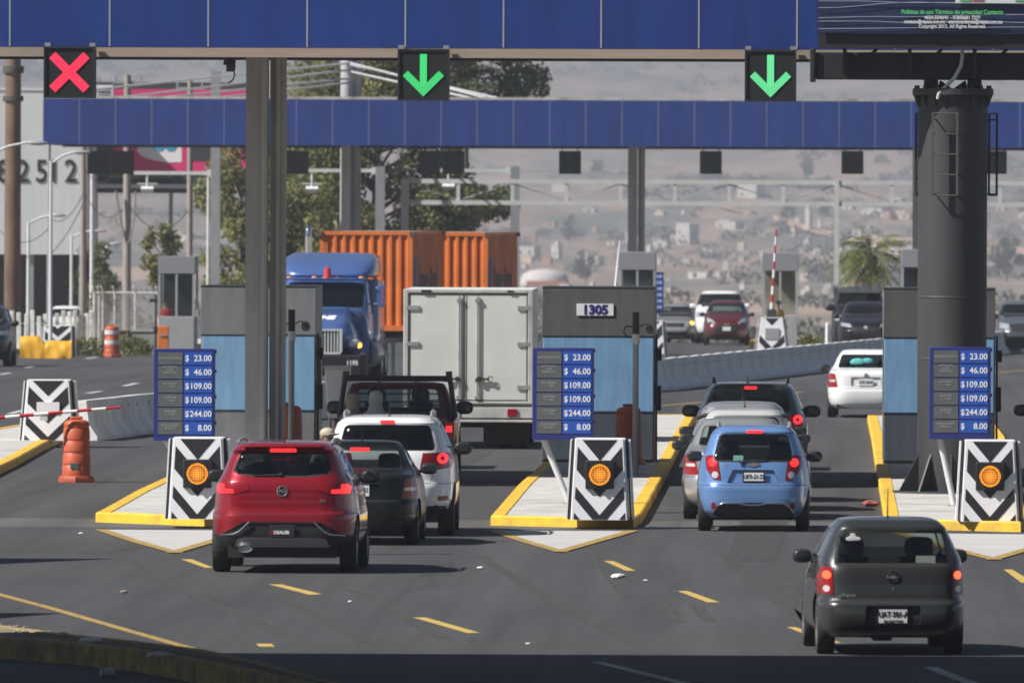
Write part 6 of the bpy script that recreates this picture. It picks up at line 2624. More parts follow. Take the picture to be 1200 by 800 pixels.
for px, y0, y1, d, lab, tilt in ((907, 268, 364, 442, 'raised red and white arm at the far booth', .012), (723.5, 283, 345, 450, 'raised white arm left of the far booth behind booth 1305', .004)):
    p0, p1 = W(px - 3, y1, d), W(px + 3, y0, d)
    g = base_at(px - 3, d)
    t = thing('barrier_arm', lab, 'barrier', tuple(g))
    b = MB()
    for i in range(10):
        a, c = p0.lerp(p1, i / 10), p0.lerp(p1, (i + 1) / 10)
        b.mi = i % 2 if px > 800 else 0
        b.cyl(a - g, c - g, .05 - .0025 * i, n=8)
    b.build('arm', [NUMW, ARMR], t)
    b = MB()
    b.box2((-.16, -.15, .14), (.16, .2, (p0.z - g.z) + .05))
    b.build('drive_cabinet', M_['dark'], t, bevel=.02)
g = base_at(969.5, 462)
b = MB()
b.cyl((0, 0, 0), (0, 0, 1.0), .07, .06, n=12)
b.ball((0, 0, 1.0), .062, (1, 1, .6), 12, 6)
tag(b.build('marker_post', NUMW, None, loc=g), 'white marker post left of the black van with the roof load', 'post')
# things beside the left far booth
g = base_at(191.5, 434)
b = MB()
b.box2((-.17, -.15, .14), (.17, .15, .98))
o = b.build('ticket_machine', mat('machine_orange', (.62, .17, .03), .45), None, bevel=.02, loc=g)
tag(o, 'orange ticket machine in front of the far left booth', 'machine')
b = MB()
b.box((0, -.16, .68), (.2, .03, .05))
b.build('slot', M_['steel'], o)
g = base_at(182.5, 433)
t = thing('device_post', 'thin dark post with a sensor head beside the orange ticket machine', 'post', tuple(g))
b = MB()
b.cyl((0, 0, .1), (0, 0, 2.0), .035)
b.build('post', M_['dark'], t)
b = MB()
b.box((-.08, 0, 1.8), (.26, .16, .12))
b.box((.0, 0, .9), (.14, .12, .2))
b.build('sensor_head', M_['dark'], t, bevel=.02)

p = base_at(131, 432)
barrel('traffic_barrel', 'distant orange barrel with two white bands', p, .98, .24, bands=True)

# yellow cover over a barrier
g = base_at(54, 424)
bm = bmesh.new()
rng = random.Random(4)
NX, NP = 30, 14
prof = [(-.34, .02), (-.33, .2), (-.3, .4), (-.24, .58), (-.1, .66), (.08, .66), (.22, .58), (.3, .4), (.33, .2), (.34, .02)]
rows = []
for i in range(NX + 1):
    u = -0.80 + 1.60 * i / NX
    k = (1.04 if u < -.1 else .84) + .02 * math.sin(u * 9)
    if abs(u + .06) < .10: k *= .90
    rows.append([bm.verts.new((u + .05 * mnoise.noise(Vector((u * 3, z * 3, 2))), y + .07 * mnoise.noise(Vector((u * 4, z * 4, y * 3))), z * k * (1.02 + .05 * mnoise.noise(Vector((u * 5, y * 6, 7)))))) for y, z in prof])
for a, b_ in zip(rows, rows[1:]):
    for j in range(len(prof) - 1): bm.faces.new((a[j], a[j + 1], b_[j + 1], b_[j]))
bm.faces.new(rows[0])
bm.faces.new(rows[-1][::-1])
o = finish(bm, 'covered_barrier', mat('tarpaulin_yellow', (.68, .36, .02), .5, var=.12, scale=4, bump=.3), None, 60)
o.location = g
tag(o, 'low barrier under a crumpled yellow cover at the left', 'barrier')

# white post fence
FW = mat('fence_white', (.62, .62, .60), .8, var=.15, scale=6, dirt=(.40, .39, .36))
g = base_at(50, 455)
t = thing('post_fence', 'fence of white concrete posts behind the yellow covered barrier', 'fence', tuple(g))
k = 455 / F
rng = random.Random(2)
for px in (6, 14, 22, 31, 38, 46, 53, 60, 67, 74, 81, 88, 94, 101, 107):
    x = (px - 50) * k
    b = MB()
    h = 1.30 + rng.uniform(-.12, .1)
    b.box((x, rng.uniform(-.1, .1), h / 2), (.145, .14, h), rz=rng.uniform(-.2, .2), ry=rng.uniform(-.02, .02))
    b.build('post', FW, t, 0, bevel=.02)
b = MB()
for z in (.45, .95): b.box((0, .1, z), (3.1, .05, .05))
b.build('rail', FW, t, 0)


def netting(name):
    m = bpy.data.materials.new(name)
    m.use_nodes = True
    n = m.node_tree
    b = n.nodes['Principled BSDF']
    b.inputs['Base Color'].default_value = (.42, .42, .42, 1)
    b.inputs['Metallic'].default_value = .5
    tr = n.nodes.new('ShaderNodeBsdfTransparent')
    mx = n.nodes.new('ShaderNodeMixShader')
    tc = n.nodes.new('ShaderNodeTexCoord')
    fac = []
    for a in (45, -45):
        mp = n.nodes.new('ShaderNodeMapping')
        mp.inputs['Rotation'].default_value = (0, R(a), 0)
        n.links.new(tc.outputs['Object'], mp.inputs[0])
        wv = n.nodes.new('ShaderNodeTexWave')
        wv.inputs['Scale'].default_value = 4.2
        n.links.new(mp.outputs[0], wv.inputs[0])
        th = n.nodes.new('ShaderNodeMath')
        th.operation = 'GREATER_THAN'
        th.inputs[1].default_value = .88
        n.links.new(wv.outputs['Fac'], th.inputs[0])
        fac.append(th)
    mxn = n.nodes.new('ShaderNodeMath')
    mxn.operation = 'MAXIMUM'
    n.links.new(fac[0].outputs[0], mxn.inputs[0])
    n.links.new(fac[1].outputs[0], mxn.inputs[1])
    n.links.new(mxn.outputs[0], mx.inputs[0])
    n.links.new(tr.outputs[0], mx.inputs[1])
    n.links.new(b.outputs[0], mx.inputs[2])
    n.links.new(mx.outputs[0], n.nodes['Material Output'].inputs[0])
    return m


g = base_at(147, 470)
k = 470 / F
t = thing('chain_link_fence', 'chain-link fence on white posts right of the white post fence', 'fence', tuple(g))
hw, hf = 37 * k, 1.95
b = MB()
b.poly([(-hw, 0, .1), (hw, 0, .1), (hw, 0, hf), (-hw, 0, hf)])
b.build('netting', netting('chain_link'), t, 0)
for x in (-hw, -hw + .17, -hw + .3, -hw * .35, hw * .3, hw):
    b = MB()
    b.cyl((x, .03, 0), (x, .03, hf + .05), .035, n=8)
    b.tube([(x, .03, hf), (x - .03, -.1, hf + .12), (x - .05, -.25, hf + .2)], .025, 6)
    b.build('post', FW, t)
b = MB()
b.cyl((-hw, .03, hf), (hw, .03, hf), .025, n=8)
b.build('top_rail', FW, t)
for px, w_, c_, lab in ((136, .42, (.16, .11, .07), 'brown boxed block left of the distant orange barrel'), (171, .56, (.28, .27, .25), 'pale concrete block left of the thin dark sensor post')):
    g = base_at(px, 441)
    b = MB()
    b.box2((-w_, 0, 0), (w_, .5, .75))
    b.box2((-w_ - .04, -.03, .75), (w_ + .04, .53, .81))
    for sx in (-1, 1): b.box2((sx * w_ - .05, -.03, 0), (sx * w_ + .05, .0, .75))
    o = b.build('concrete_block', mat('block_' + lab.split()[0], c_, .9, var=.2, scale=4), None, 0, bevel=.01, loc=g)
    tag(o, lab, 'block')

# ------------------------------------------------------------------ poles, gantries, lamps
PWH = mat('gantry_white', (.58, .60, .60), .5, var=.08, scale=3)
PGR = mat('pole_grey', (.30, .31, .33), .5, .2, var=.12, scale=2, stretch=(1, 1, .3))
PCN = mat('pole_concrete', (.27, .24, .225), .9, var=.15, scale=3, stretch=(1, 1, .3))
RUST = mat('pole_rust', (.15, .095, .065), .8, .2, var=.35, scale=1.6, stretch=(1, 1, .35), dirt=(.20, .18, .165))

d = 548.0
k = d / F
g = base_at(473, d)
t = thing('portal_gantry', 'white lattice gantry spanning the far carriageway behind the palm', 'gantry', tuple(g))
zt_, zl_ = W(700, 213, d).z - g.z, W(700, 238, d).z - g.z
x_r = (1290 - 473) * k
b = MB()
b.box2((0, -.09, zt_ - .09), (x_r, .09, zt_ + .09))
b.build('top_chord', PWH, t, 0)
b = MB()
b.box2((0, -.09, zl_ - .09), (x_r, .09, zl_ + .09))
b.build('bottom_chord', PWH, t, 0)
n = int((1290 - 473) / 63.5)
for i in range(1, n + 1):
    x = i * 63.5 * k
    b = MB()
    b.box2((x - .07, -.07, zl_ + .09), (x + .07, .07, zt_ - .09))
    b.build('upright', PWH, t, 0)
    b = MB()
    xa, xb_ = (x - 63.5 * k, x) if i % 2 else (x, x - 63.5 * k)
    b.cyl((xa, 0, zt_ - .09), (xb_, 0, zl_ + .09), .022, n=6)
    b.build('diagonal', PGR, t, 0)
for px, wd in ((474, .15), (980, .10), (1285, .15)):
    x = (px - 473) * k
    b = MB()
    b.box2((x - wd, -.13, 0), (x + wd, -.0915 if px == 980 else .13, zt_ + .09 + (.05 if px == 980 else 0)))
    b.build('post', PWH, t, 0)


def l_gantry(px, wpx, ytop, yarm, pxarm, pxdev, ydev, d, label):
    g = base_at(px, d)
    k = d / F
    t = thing('antenna_gantry', label, 'gantry', tuple(g))
    zt = W(px, ytop, d).z - g.z
    za = W(px, yarm, d).z - g.z
    b = MB()
    b.box2((-wpx * k / 2, -.15, 0), (wpx * k / 2, .15, zt))
    b.build('post', PGR, t, 0)
    b = MB()
    b.box2(((pxarm - px) * k, -.07, za - .07), (-wpx * k / 2 - .002, .07, za + .07))
    b.box((-.1, 0, za), (.5, .2, .28))
    b.build('arm', PWH, t, 0)
    x = (pxdev - px) * k
    zd = W(px, ydev, d).z - g.z
    b = MB()
    b.cyl((x, 0, za), (x, 0, zd), .05, n=8)
    b.box((x, 0, zd + .22), (.8, .05, .05))
    b.box((x, -.1, zd), (.5, .4, .16), rx=R(20))
    b.build('antenna', PWH, t, 0)


l_gantry(445, 11, 195, 200, 352, 365, 222, 551, 'grey gantry post whose arm passes behind the stay mast')
l_gantry(603, 10.5, 195, 200, 514, 525, 219, 551, 'grey gantry post at the right end of the orange containers')
l_gantry(252, 11, 84, 203, 156, 172, 222, 551, 'tall grey gantry post with an arm below the pink hoarding')

p0 = base_at(14.5, 490)
t = thing('steel_pole', 'thick rust-streaked steel pole at the left edge', 'pole', tuple(p0))
k = 490 / F
zz = [W(14, y, 490).z - p0.z for y in (0, 78, 86, 113, 119)]
b = MB()
b.cyl((0, 0, 0), (0, 0, zz[0]), 10 * k, 9 * k, n=26)
b.build('pole', RUST, t)
b = MB()
b.lathe([(12 * k, zz[2]), (12.6 * k, zz[2] + .02), (12.6 * k, zz[1]), (12 * k, zz[1] + .02)], n=22)
b.lathe([(11.5 * k, zz[4]), (12.2 * k, zz[4] + .02), (12.2 * k, zz[3]), (11.5 * k, zz[3] + .02)], n=22)
b.build('flange', mat('flange_dark', (.06, .055, .05), .7), t)
for px, wpx, ytop, d, m, lab in ((148.5, 9.5, 88, 552, PCN, 'concrete pole left of the far left booth'), (222, 7, 95, 556, PCN, 'slim concrete pole behind the far left booth'),
                                (97, 7.5, 150, 553, PCN, 'concrete pole at the right end of the white post fence'), (57, 4.5, 150, 552, PCN, 'thin concrete pole above the yellow covered barrier'),
                                (107.5, 5, 190, 600, PWH, 'pale pole at the left end of the pink hoarding'), (243.5, 3.5, 200, 551, PWH, 'thin pale pole beside the tall grey gantry post')):
    g = base_at(px, d)
    k = d / F
    zt = W(px, ytop, d).z - g.z
    t = thing('utility_pole', lab, 'pole', tuple(g))
    b = MB()
    b.cyl((0, 0, 0), (0, 0, zt), wpx * k / 2 * 1.1, wpx * k / 2 * .85, n=14)
    b.build('pole', m, t)
    if wpx > 6:
        b = MB()
        b.box((0, 0, zt - .3), (1.2, .1, .1))
        for x in (-.5, 0, .5): b.cyl((x, 0, zt - .25), (x, 0, zt - .05), .04, n=8)
        b.build('crossarm', PGR, t)
    if px == 148.5:
        b = MB()
        b.tube([(-.05, -.12, 4.1), (-.25, -.3, 5.0), (-.45, -.3, 6.2)], .05, 6)
        b.tube([(.1, -.12, 4.1), (.3, -.3, 5.0), (.35, -.3, 6.2)], .04, 6)
        b.build('conduit', PCN, t)
wire = mat('wire_black', (.03, .03, .03), .6)
for i, (a, c, sag) in enumerate((((97, 195, 553), (148, 180, 552), .9), ((148, 235, 552), (222, 245, 556), 1.0), ((57, 255, 552), (97, 228, 515), .5), ((0, 270, 552), (57, 268, 515), .5), ((57, 300, 552), (97, 240, 515), .2), ((97, 222, 553), (148, 240, 552), .8))):
    p, q = W(*a), W(*c)
    b = MB()
    b.tube([p.lerp(q, s / 8) - Vector((0, 0, sag * 4 * (s / 8) * (1 - s / 8))) for s in range(9)], .018, 5)
    tag(b.build('overhead_wire', wire, None), ('wire sagging from the concrete pole by the white post fence to its right neighbour', 'wire sagging between the concrete poles near the far left booth', 'short upper wire above the white post fence', 'wire from the left edge to the thin concrete pole', 'steep wire below the figures of the grey building', 'lower wire left of the chain-link fence')[i], 'wire')
for px, ytop, ex, ey, d, lab in ((33, 262, 74, 252, 545, 'street lamp above the left end of the white post fence'), (83.5, 278, 122, 270, 600, 'street lamp left of the concrete pole by the white post fence'),
                                 (121.5, 292, 143, 284, 680, 'smallest street lamp above the chain-link fence'), (59, 192, 100, 178, 430, 'street lamp reaching over the figures of the grey building'),
                                 (-14, 182, 52, 167, 400, 'large street lamp reaching in from the left edge')):
    g = base_at(px, d)
    k = d / F
    t = thing('street_lamp', lab, 'street lamp', tuple(g))
    z0, z1 = W(px, ytop, d).z - g.z, W(ex, ey, d).z - g.z
    x1 = (ex - px) * k
    r = .055 if d > 480 else .045
    b = MB()
    b.cyl((0, 0, 0), (0, 0, z0 + .1), r * 1.5, r, n=10)
    b.build('pole', PWH, t)
    b = MB()
    b.tube([(0, 0, z0), (x1 * .35, 0, z0 + (z1 - z0) * .7), (x1 * .7, 0, z1), (x1 * .8, 0, z1)], r * .8, 8)
    b.build('arm', PWH, t)
    b = MB()
    b.ball((x1 * .88, 0, z1 - .02), .3, (1, .4, .22), 12, 7)
    b.build('lamp_head', PGR, t)

# ------------------------------------------------------------------ grey building, pink hoarding
d = 640.0
k = d / F
GBL = mat('cladding_grey', (.56, .59, .60), .6, var=.05, scale=.6, stretch=(6, 1, .3))
g = base_at(20, d)
t = thing('warehouse', 'large pale grey building with big black figures at the left', 'building', tuple(g))
x0, x1 = (-120 - 20) * k, (101 - 20) * k
z0, z1 = W(20, 298, d).z - g.z, W(20, 106, d).z - g.z
b = MB()
b.box2((x0, 0, z0), (x1, 9, z1))
b.build('upper_cladding', GBL, t, 0)
b = MB()
for i in range(60):
    x = x0 + (x1 - x0) * (i + .5) / 60
    b.box2((x - .012, -.004, z0), (x + .012, .002, z1))
b.build('cladding_ribs', GBL, t, 0)
b = MB()
b.box2((x0, -.05, z1), (x1 + .05, 9, z1 + .12))
b.build('parapet', PWH, t, 0)
b = MB()
b.box2((x0, 2.2, 0), (x1 - .3, 8.8, z0 - .002))
b.build('lower_wall', M_['dark'], t, 0)
for i, x in enumerate((x1 - .25, x1 - 2.6, x1 - 4.6)):
    b = MB()
    b.box2((x - .12, .2, 0), (x + .12, .45, z0 - .002))
    b.build('post', PGR, t, 0)
for s_, px in (('8', 4), ('2', 27), ('5', 49), ('1', 63), ('2', 83)):
    p = W(px, 202, d)
    text(s_, 1.5, M_['under'], t, (p.x - g.x, -.04, p.z - g.z), bold=.018, sx=.85)
b = MB()
b.box2((x1 - 4.3, -1.0, 0), (x1 - 3.0, 2.0, 2.0))
b.box2((x1 - 3.0, -1.0, 0), (x1 - 2.6, 2.0, 1.2))
o = b.build('dark_shed', M_['dark'], None, 0, bevel=.05, loc=g)
tag(o, 'dark shed in the shade below the grey building', 'shed')

d = 650.0
k = d / F
PINK = mat('hoarding_pink', (.60, .03, .16), .5, var=.05, scale=1)
g = base_at(200, d)
t = thing('hoarding', 'bright pink hoarding with a white corner behind the left end of the farther canopy', 'hoarding', tuple(g))


def hbox(px0, py0, px1, py1, m, dy, nm, par=None, th=.02):
    a, c = W(px0, py1, d) - g, W(px1, py0, d) - g
    b = MB()
    b.box2((a.x, dy - th, a.z), (c.x, dy, c.z))
    return b.build(nm, m, par or t, 0)


HD = mat('hoarding_dark', (.03, .035, .04), .6)
hbox(112, 97, 292, 216, HD, .3, 'frame', th=.3)
face = hbox(133, 105, 291, 201, PINK, -.002, 'printed_face')
hbox(113, 100, 132.5, 116, NUMW, -.004, 'small_panel')
for y in (103, 107, 111): hbox(115, y, 130, y + 2, HD, -.026, 'panel_print')
b = MB()
pts2 = [(161, 178), (161, 150), (213, 150), (213, 190), (196, 190.5), (180, 188), (168, 184)]
b.prism([W(x, y, d) - g + Vector((0, -.03, 0)) for x, y in pts2], (0, .006, 0))
b.build('white_shape', NUMW, face, 0)
for px in (186, 200):
    b = MB()
    b.lathe([(.30, -.05), (.30, -.034)], (0, 0, 0), 'Y', 20)
    p = W(px, 170, d) - g
    b.build('cyan_dot', mat('print_cyan', (.03, .35, .55), .5), face, 40, loc=(p.x, 0, p.z))
hbox(220, 160, 247, 188, HD, -.03, 'dark_shape', face)
for j, s_ in enumerate(('MEJORES', 'PRECIOS', 'SIEMPRE')):
    p = W(263, 185 + j * 6, d) - g
    text(s_, .22, NUMW, face, (p.x, -.04, p.z))
p = W(165, 206.5, d) - g
text('www.construclive.com', .33, mat('print_lime', (.20, .42, .05), .5), t, (p.x, -.02, p.z), bold=.004)
p = W(262, 207, d) - g
text('FACIL', .42, NUMW, t, (p.x, -.02, p.z), bold=.01)
hbox(108, 216.3, 292, 220.5, PWH, -.2, 'catwalk', th=.5)
hbox(108, 221, 292, 226, HD, -.1, 'beam', th=.3)
for px in (112, 200, 288): hbox(px - 2.5, 226.3, px + 2.5, 372, PGR, .2, 'post', th=.25)

# ------------------------------------------------------------------ hillside: houses, trees, dirt road
def hill_at(px, py):
    """ground point of the hillside at a pixel"""
    r = ray(px, py)
    best = None
    dd = 760.0
    while dd < 10000:
        p = Vector((0, 0, CAMZ)) + r * (dd / r.y)
        if terr(p.x, dd) >= p.z: return Vector((p.x, dd, terr(p.x, dd)))
        dd += 8
    return Vector((p.x, dd, terr(p.x, dd)))


HC = [mat('wall_white', (.52, .49, .46), .8, var=.06, scale=.5), mat('wall_cream', (.58, .50, .38), .8, var=.06, scale=.5), mat('wall_brick', (.40, .25, .18), .9, var=.1, scale=.5), mat('wall_grey', (.42, .42, .41), .9, var=.08, scale=.5),
      mat('wall_blue', (.16, .28, .48), .8, var=.06, scale=.5)]
HWIN = mat('house_window', (.05, .055, .06), .3)
HOUSE_GROUP = 'pale houses on the hazy hillside'


def house(px, py, wpx, hpx, m, label, rng, parts=True, group=None):
    p = hill_at(px, py)
    k = p.y / F
    wd, h = wpx * k * .85, hpx * k
    dp = wd * .6
    t = thing('house', label, 'house', (p.x, p.y, p.z - .3), rng.uniform(-1.0, -.35), group)
    b = MB()
    b.box2((-wd / 2, 0, 0), (wd / 2, dp, h))
    if rng.random() < .6: b.box2((-wd * .5 * rng.uniform(.2, .9), .3, h + .002), (wd * .5 * rng.uniform(.2, .8), dp * .8, h * rng.uniform(1.15, 1.4)))
    b.build('wall', m, t, 0)
    b = MB()
    b.box2((-wd / 2 - .1, -.1, h * .985), (wd / 2 + .1, .15, h * 1.05))
    b.build('parapet', m, t, 0)
    n = max(1, int(wd / 3.2))
    for f in range(max(1, int(h / 3.0))):
        for i in range(n):
            if rng.random() < .7:
                x = -wd / 2 + wd * (i + .5) / n
                ws = min(.5, wd * .13)
                b = MB()
                z = (f + .5) * 3.0 if h > 3.4 else h * .5
                b.box2((x - ws, -.03, z - ws * 1.1), (x + ws, .0, z + ws * 1.1))
                b.build('window', HWIN, t, 0)
    return t


rng = random.Random(21)
for px, py, wp, hp, mi, lab in ((800, 287, 29, 25, 0, 'largest pale cube of a house on the hillside, right of the thin middle column'), (773, 292, 22, 10, 0, 'low white house left of the largest pale cube'),
                                (850, 270, 34, 10, 0, 'row-like white house above and right of the largest pale cube'), (615, 302, 30, 13, 0, 'white house just right of the orange containers'),
                                (650, 303, 14, 16, 0, 'taller white house left of the far booth behind booth 1305'), (690, 312, 30, 12, 0, 'white house above the grey top of booth 1305'),
                                (946, 270, 9, 25, 0, 'slim white tower-like house left of the gantry post by the palm'), (934, 264, 8, 9, 0, 'small white house left of the slim tower-like house'),
                                (960, 270, 5, 13, 0, 'narrow white house right of the slim tower-like house'), (990, 277, 13, 8, 4, 'small blue house between the gantry post and the palm'),
                                (1003, 277, 15, 8, 1, 'cream house touching the small blue house'), (1022, 254, 40, 9, 0, 'broad white house above the palm'), (1055, 258, 26, 8, 1, 'broad cream house left of the thick grey pole'),
                                (830, 326, 70, 8, 0, 'long low white building above the oncoming cars'), (948, 328, 26, 8, 0, 'low white house right of the far booth with the raised arm'),
                                (740, 360, 40, 12, 1, 'cream house low behind booth 1305'), (790, 372, 26, 10, 1, 'cream house behind the silver oncoming car'), (655, 225, 22, 10, 0, 'white house high on the slope behind the lattice gantry'),
                                (875, 232, 34, 16, 0, 'white terraced house inside the lattice gantry'), (690, 250, 18, 6, 3, 'grey hut on the slope left of the thin middle column'), (205, 285, 60, 10, 0, 'white shed behind the far left booth')):
    house(px, py, wp, hp, HC[mi], lab, rng)
n = 0
for i in range(110):
    px, py = rng.uniform(590, 1230), rng.choice((rng.uniform(238, 300), rng.uniform(290, 350), rng.uniform(290, 350)))
    house(px, py, rng.uniform(6, 17), rng.uniform(4, 10), rng.choice((HC[0], HC[0], HC[1], HC[1], HC[2], HC[3])), 'small hazy house on the hillside among trees', rng, group=HOUSE_GROUP)

# white domed roof
p = hill_at(638, 334)
k = p.y / F
t = thing('domed_hall', 'white domed hall beyond the orange containers', 'hall', tuple(p))
b = MB()
w_ = 29 * k
b.lathe([(w_, 0), (w_, 2 * k), (w_ * .97, 8 * k), (w_ * .85, 13 * k), (w_ * .6, 17 * k), (w_ * .3, 18.5 * k), (.05, 19 * k)], n=24)
b.build('dome', HC[0], t, 60)
b = MB()
b.box2((-w_ * .7, -w_ - .4, 0), (w_ * .9, -w_ * .6, 5 * k))
b.build('porch', mat('porch_red', (.45, .16, .10), .8), t, 0)

# trees of the slope: those one can tell apart, then the scrub as one mass
FARL = [mat('far_leaf_dark', (.07, .075, .058), .7), mat('far_leaf', (.10, .10, .075), .7), mat('far_leaf_light', (.14, .13, .09), .7)]
for i, (px, py, wp, hp, lab) in enumerate(((668, 290, 18, 38, 'tall dark cypress-like tree on the hillside left of the thin middle column'), (945, 212, 22, 26, 'round dark tree high on the hillside right of the bright green arrow'),
                                           (923, 262, 20, 26, 'round tree left of the slim tower-like house'), (966, 255, 18, 20, 'round tree just left of the gantry post by the palm'), (686, 335, 26, 40, 'leafy tree behind the booth numbered 1305'),
                                           (850, 392, 50, 40, 'wide hazy tree behind the wine red hatchback'), (700, 205, 20, 16, 'small tree high on the slope left of the thin middle column'), (1180, 330, 40, 50, 'tall hazy tree right of the thick grey pole'))):
    p = hill_at(px, py)
    k = p.y / F
    wd, h = wp * k, hp * k
    tree('tree', lab, 'tree', p, h, blobset(0, wd, h * .25, h, 4, 60 + i), 5000, wd * .028, 70 + i, (.4, .45), wd * .02, FARL)
bm = bmesh.new()
rng = random.Random(5)
clumps = 0
while clumps < 2600:
    px = rng.uniform(-200, 1400)
    d_ = 1100 + 7500 * rng.random()
    x = (px - 960) / F * d_
    nv = mnoise.fractal(Vector((x * .008, d_ * .0016, 4.4)), 1.0, 2.0, 3)
    if nv < -.02 + .10 * rng.random(): continue
    z = terr(x, d_)
    r = rng.uniform(1.5, 4.0) * (.55 + d_ / 9000)
    for _ in range(34):
        u = Vector((rng.gauss(0, 1), rng.gauss(0, 1), abs(rng.gauss(0, 1)))).normalized() * r * rng.uniform(.5, 1)
        p = Vector((x, d_, z)) + Vector((u.x * 1.1, u.y, u.z * .95 + .2))
        s = r * rng.uniform(.09, .2)
        q = Vector((rng.gauss(0, 1), rng.gauss(0, 1) - .8, rng.gauss(0, 1) + .5)).normalized().to_track_quat('Z', 'Y').to_matrix()
        f = bm.faces.new([bm.verts.new(p + q @ Vector((math.cos(a) * s, math.sin(a) * s, 0))) for a in (0, 1.2, 2.6, 3.9, 5.2)])
        f.material_index = rng.choice((0, 0, 1, 1, 2))
    clumps += 1
o = finish(bm, 'hillside_scrub', FARL, None, 0)
o['kind'] = 'stuff'

# dirt road on the slope
b = MB()
prev = None
for px, py, wp in ((840, 243, 3), (880, 252, 4), (910, 259, 5), (940, 268, 6), (965, 274, 7), (990, 281, 7), (1030, 284, 7), (1080, 284, 8), (1140, 290, 8), (1230, 300, 9)):
    a, c = hill_at(px, py - wp / 2), hill_at(px, py + wp / 2)
    a, c = a + Vector((0, 0, .5)), c + Vector((0, 0, .5))
    if prev: b.poly([prev[0], a, c, prev[1]])
    prev = (a, c)
o = b.build('dirt_road', mat('dirt_road', (.50, .34, .24), .95, var=.15, scale=.1), None, 0)
o['kind'] = 'structure'

# ------------------------------------------------------------------ people
SKIN = mat('skin', (.30, .17, .11), .6)
HAIR = mat('hair_black', (.015, .012, .01), .7)


